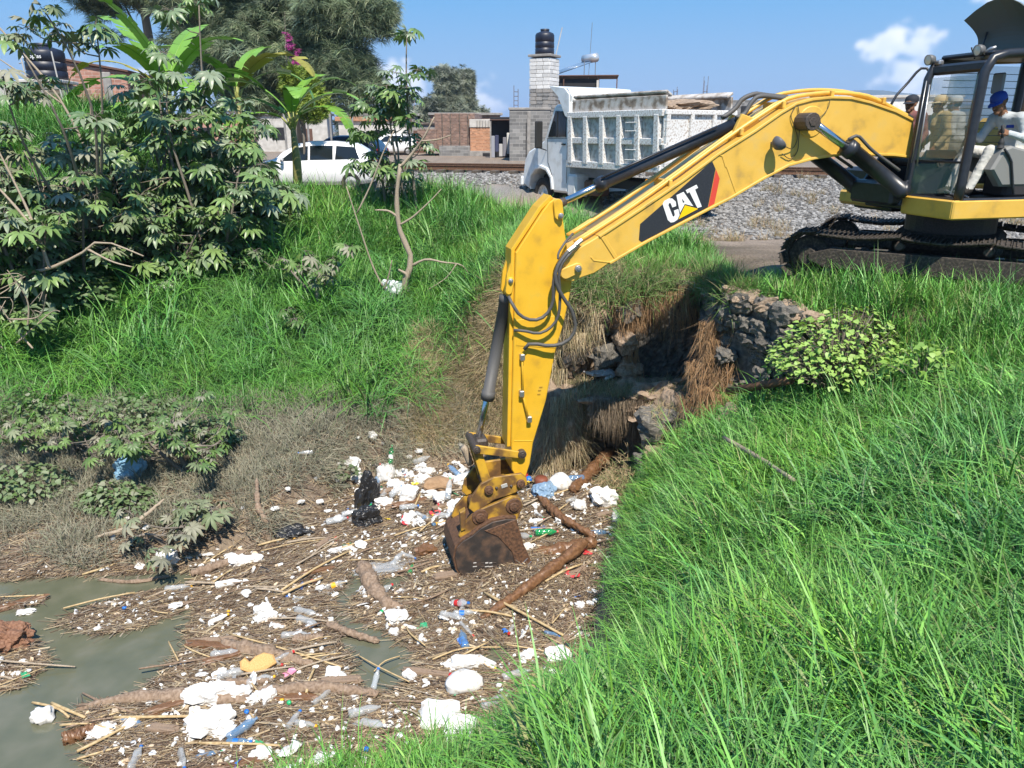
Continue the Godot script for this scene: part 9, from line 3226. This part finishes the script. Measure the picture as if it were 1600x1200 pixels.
	for k in 46:
		# and more of it piled up the foot of the bank
		var g3 := on_land(r.randf_range(550, 735), r.randf_range(725, 835) )
		var p := Vector2(g3.x, g3.z)
		var at: Vector3 = Vector3(p.x, max(g3.y, level.call(p)) + 0.05, p.y)
		if k % 3 == 0:
			var cap := r.randi_range(-1, 4)
			var o = bottle.call(r.randi() % 4, at, r.randf() * TAU, [M.clear, M.clear_blue, M.milk][r.randi() % 3], cap, -1 if r.randf() < 0.6 else r.randi() % 5, "", r.randfn() * 0.3)
			made.append([o, "heaped bottle" + ["", " with blue cap", " with red cap", " with white cap", " with green cap", " with orange cap"][cap + 1], p, "bottle", "plastic bottles in the litter"])
			continue
		var w := 0.07 + 0.12 * r.randf()
		var c := r.randi() % 10
		var o := part("foam_piece", chunk[c], F)
		o.transform = Transform3D(Basis.from_euler(Vector3(r.randfn() * 0.5, r.randf() * 6, 0)).scaled_local(Vector3(w * 1.3, w * 0.7, w)), at)
		made.append([o, "heaped " + ["lumpy", "blocky", "jagged", "square", "torn", "angular", "round", "knobbly", "smooth", "ragged"][c] + " white foam", p, "foam", "foam pieces in the litter"])
	for k in 26:
		# slabs of drifted wood and bark
		var p: Vector2 = place.call(0.1)
		var l := r.randf_range(0.25, 0.7)
		var o := part("driftwood", chunk[[1, 3, 5][k % 3]], M.wood if k % 3 else M.wet)
		o.transform = Transform3D((Basis(Vector3.UP, flow(p) + r.randfn() * 0.3)).scaled_local(Vector3(l, 0.07, r.randf_range(0.06, 0.13))), Vector3(p.x, level.call(p) + 0.02, p.y))
		made.append([o, ("short " if l < 0.45 else "long ") + ("brown wood slab" if k % 3 else "wet dark wood slab"), p, "driftwood", "driftwood in the litter"])
	var films := []
	for c in [Color(0.04, 0.16, 0.5), Color(0.6, 0.05, 0.06), Color(0.7, 0.25, 0.35), Color(0.75, 0.55, 0.05), Color(0.55, 0.56, 0.57), Color(0.05, 0.35, 0.16), Color(0.6, 0.58, 0.52), Color(0.03, 0.03, 0.035)]:
		films.append(mat(c, 0.35))
	for k in 70:
		# torn wrappers and film, each a crumpled sheet
		var p: Vector2 = place.call() if k % 3 else Vector2(r.randf_range(-2.6, -0.7), r.randf_range(-11.6, -10.4))
		var b := Bld.new()
		var wd := r.randf_range(0.04, 0.12)
		var g3 := []
		for i in 4:
			var row := []
			for j in 4:
				row.append(Vector3((i - 1.5) * wd * 0.6 + r.randfn() * wd * 0.08, r.randfn() * wd * 0.14, (j - 1.5) * wd * 0.4 + r.randfn() * wd * 0.08))
			g3.append(row)
		for i in 3:
			for j in 3:
				b.quad(g3[i][j], g3[i][j + 1], g3[i + 1][j + 1], g3[i + 1][j])
		var ck := r.randi() % 8
		var o := part("wrapper", b, films[ck] if k % 4 else M.clear)
		o.transform = Transform3D(Basis(Vector3.UP, r.randf() * TAU) * Basis(Vector3(1, 0, 0), r.randfn() * 0.3), Vector3(p.x, max(level.call(p), ground(p.x, p.y)) + 0.035, p.y))
		made.append([o, ("crumpled " if wd < 0.08 else "wide ") + (["blue", "red", "pink", "yellow", "silver", "green", "cream", "black"][ck] if k % 4 else "clear film") + " wrapper", p, "wrapper", "wrappers in the litter"])
	for k in 26:
		var p: Vector2 = place.call()
		var b := Bld.new().soft()
		b.lathe([Vector2(0, 0), Vector2(0.017, 0), Vector2(0.018, 0.016), Vector2(0.0, 0.018)], 10)
		var ck := r.randi() % 5
		var o := part("bottle_cap", b, caps[ck])
		o.transform = Transform3D(Basis(Vector3(1, 0, 0), r.randfn() * 0.6).scaled(Vector3.ONE * r.randf_range(1.0, 1.7)), Vector3(p.x, level.call(p) + 0.03, p.y))
		made.append([o, ["blue", "red", "white", "green", "orange"][ck] + " bottle cap", p, "cap", "bottle caps in the litter"])
	name_litter()

	# and on the bank: scraps caught in the matted grass
	var spots := [[640,640],[560,690],[690,690],[655,710],[700,745],[450,770],[345,645],[470,790],[560,740],[575,770],[690,760],[380,800],[640,720],[500,790],[530,730],[720,700],[430,800],[230,830],[200,815],[310,820],[760,610],[150,790]]
	for k in spots.size():
		var g3 := on_land(spots[k][0], spots[k][1])
		var w := 0.05 + 0.06 * r.randf()
		var o := part("scrap", chunk[k % 10], F)
		o.transform = Transform3D(Basis(Vector3.UP, k).scaled_local(Vector3(w * 1.3, w * 0.5, w)), g3 + Vector3(0, 0.06, 0))
		made.append([o, ["lumpy", "blocky", "jagged", "square", "torn", "angular", "round", "knobbly", "smooth", "ragged"][k % 10] + " white scrap on the muddy bank", Vector2(g3.x, g3.z), "scrap", "white scraps on the muddy bank"])
	name_litter()


func roughen(m: ArrayMesh, amp: float, shift: float) -> ArrayMesh:
	# bark: ridges that run along the wood, knots and splits
	var mdt := MeshDataTool.new()
	mdt.create_from_surface(m, 0)
	for i in mdt.get_vertex_count():
		var v := mdt.get_vertex(i)
		var n := mdt.get_vertex_normal(i)
		var f := mat_noise.get_noise_3d(v.x * 9 + shift, v.y * 60, v.z * 40) + 0.8 * mat_noise.get_noise_3d(v.x * 26, v.y * 30 + shift, v.z * 26)
		mdt.set_vertex(i, v + n * f * amp * 1.3)
	var am := ArrayMesh.new()
	mdt.commit_to_surface(am)
	var st := SurfaceTool.new()
	st.create_from(am, 0)
	st.generate_normals()
	return st.commit()


func sight(u: float, v: float) -> Vector3:
	# direction of a point of the survey photograph
	var p := deg_to_rad(-18.2)
	return Basis(Vector3(1, 0, 0), p) * Vector3((u - 800.0) / 1202.0, (600.0 - v) / 1202.0, -1.0)


func spot(u: float, v: float) -> Vector2:
	# where that sight line meets the water
	var d := sight(u, v)
	var t := (WL - EYE.y) / d.y
	return Vector2(d.x * t, d.z * t)


func on_land(u: float, v: float) -> Vector3:
	var d := sight(u, v)
	var t := 3.0
	while t < 60:
		var p := EYE + d * t
		var g: float = max(ground(p.x, p.z), WL)
		if p.y <= g:
			return Vector3(p.x, g, p.z)
		t += max(0.01, (p.y - g) * 0.3)
	return EYE + d * t


func heap_spot(u: float, v: float, level: Callable) -> Vector3:
	var p := on_land(u, v)
	var q := Vector2(p.x, p.z)
	return Vector3(p.x, max(p.y, level.call(q)), p.z)


func name_litter() -> void:
	var rows := {}
	for q in made:
		if str(q[0].get_meta("label", "")) != "":
			continue
		var best = null
		var bd := 1e9
		for l in marks:
			var d: float = Vector2(l[1].x, l[1].z).distance_to(q[2])
			if d < bd:
				bd = d
				best = l
		var dx: float = q[2].x - best[1].x
		var dz: float = q[2].y - best[1].z
		var rel := "beyond"
		if absf(dx) > absf(dz):
			rel = "left of" if dx < 0 else "right of"
		elif dz > 0:
			rel = "in front of"
		var key: String = q[1] + "|" + rel + "|" + best[0]
		if not rows.has(key):
			rows[key] = []
		rows[key].append([bd, q, rel, best[0]])
	var nth := ["nearest", "second", "third", "fourth", "fifth", "sixth", "seventh", "eighth", "ninth", "tenth", "eleventh", "twelfth"]
	for key in rows:
		var list: Array = rows[key]
		list.sort_custom(func(a, b): return a[0] < b[0])
		for i in list.size():
			var q = list[i][1]
			var say: String = q[1] + ((", " + nth[min(i, 11)] + " one ") if list.size() > 1 else " ") + list[i][2] + " " + list[i][3]
			tag(q[0], say, q[3], q[4])
	made.clear()



func _ready() -> void:
	build_light()
	build_land()
	build_grass()
	build_plants()
	build_excavator()
	build_people()
	build_walls()
	build_railway()
	build_vehicles()
	build_town()
	build_litter()
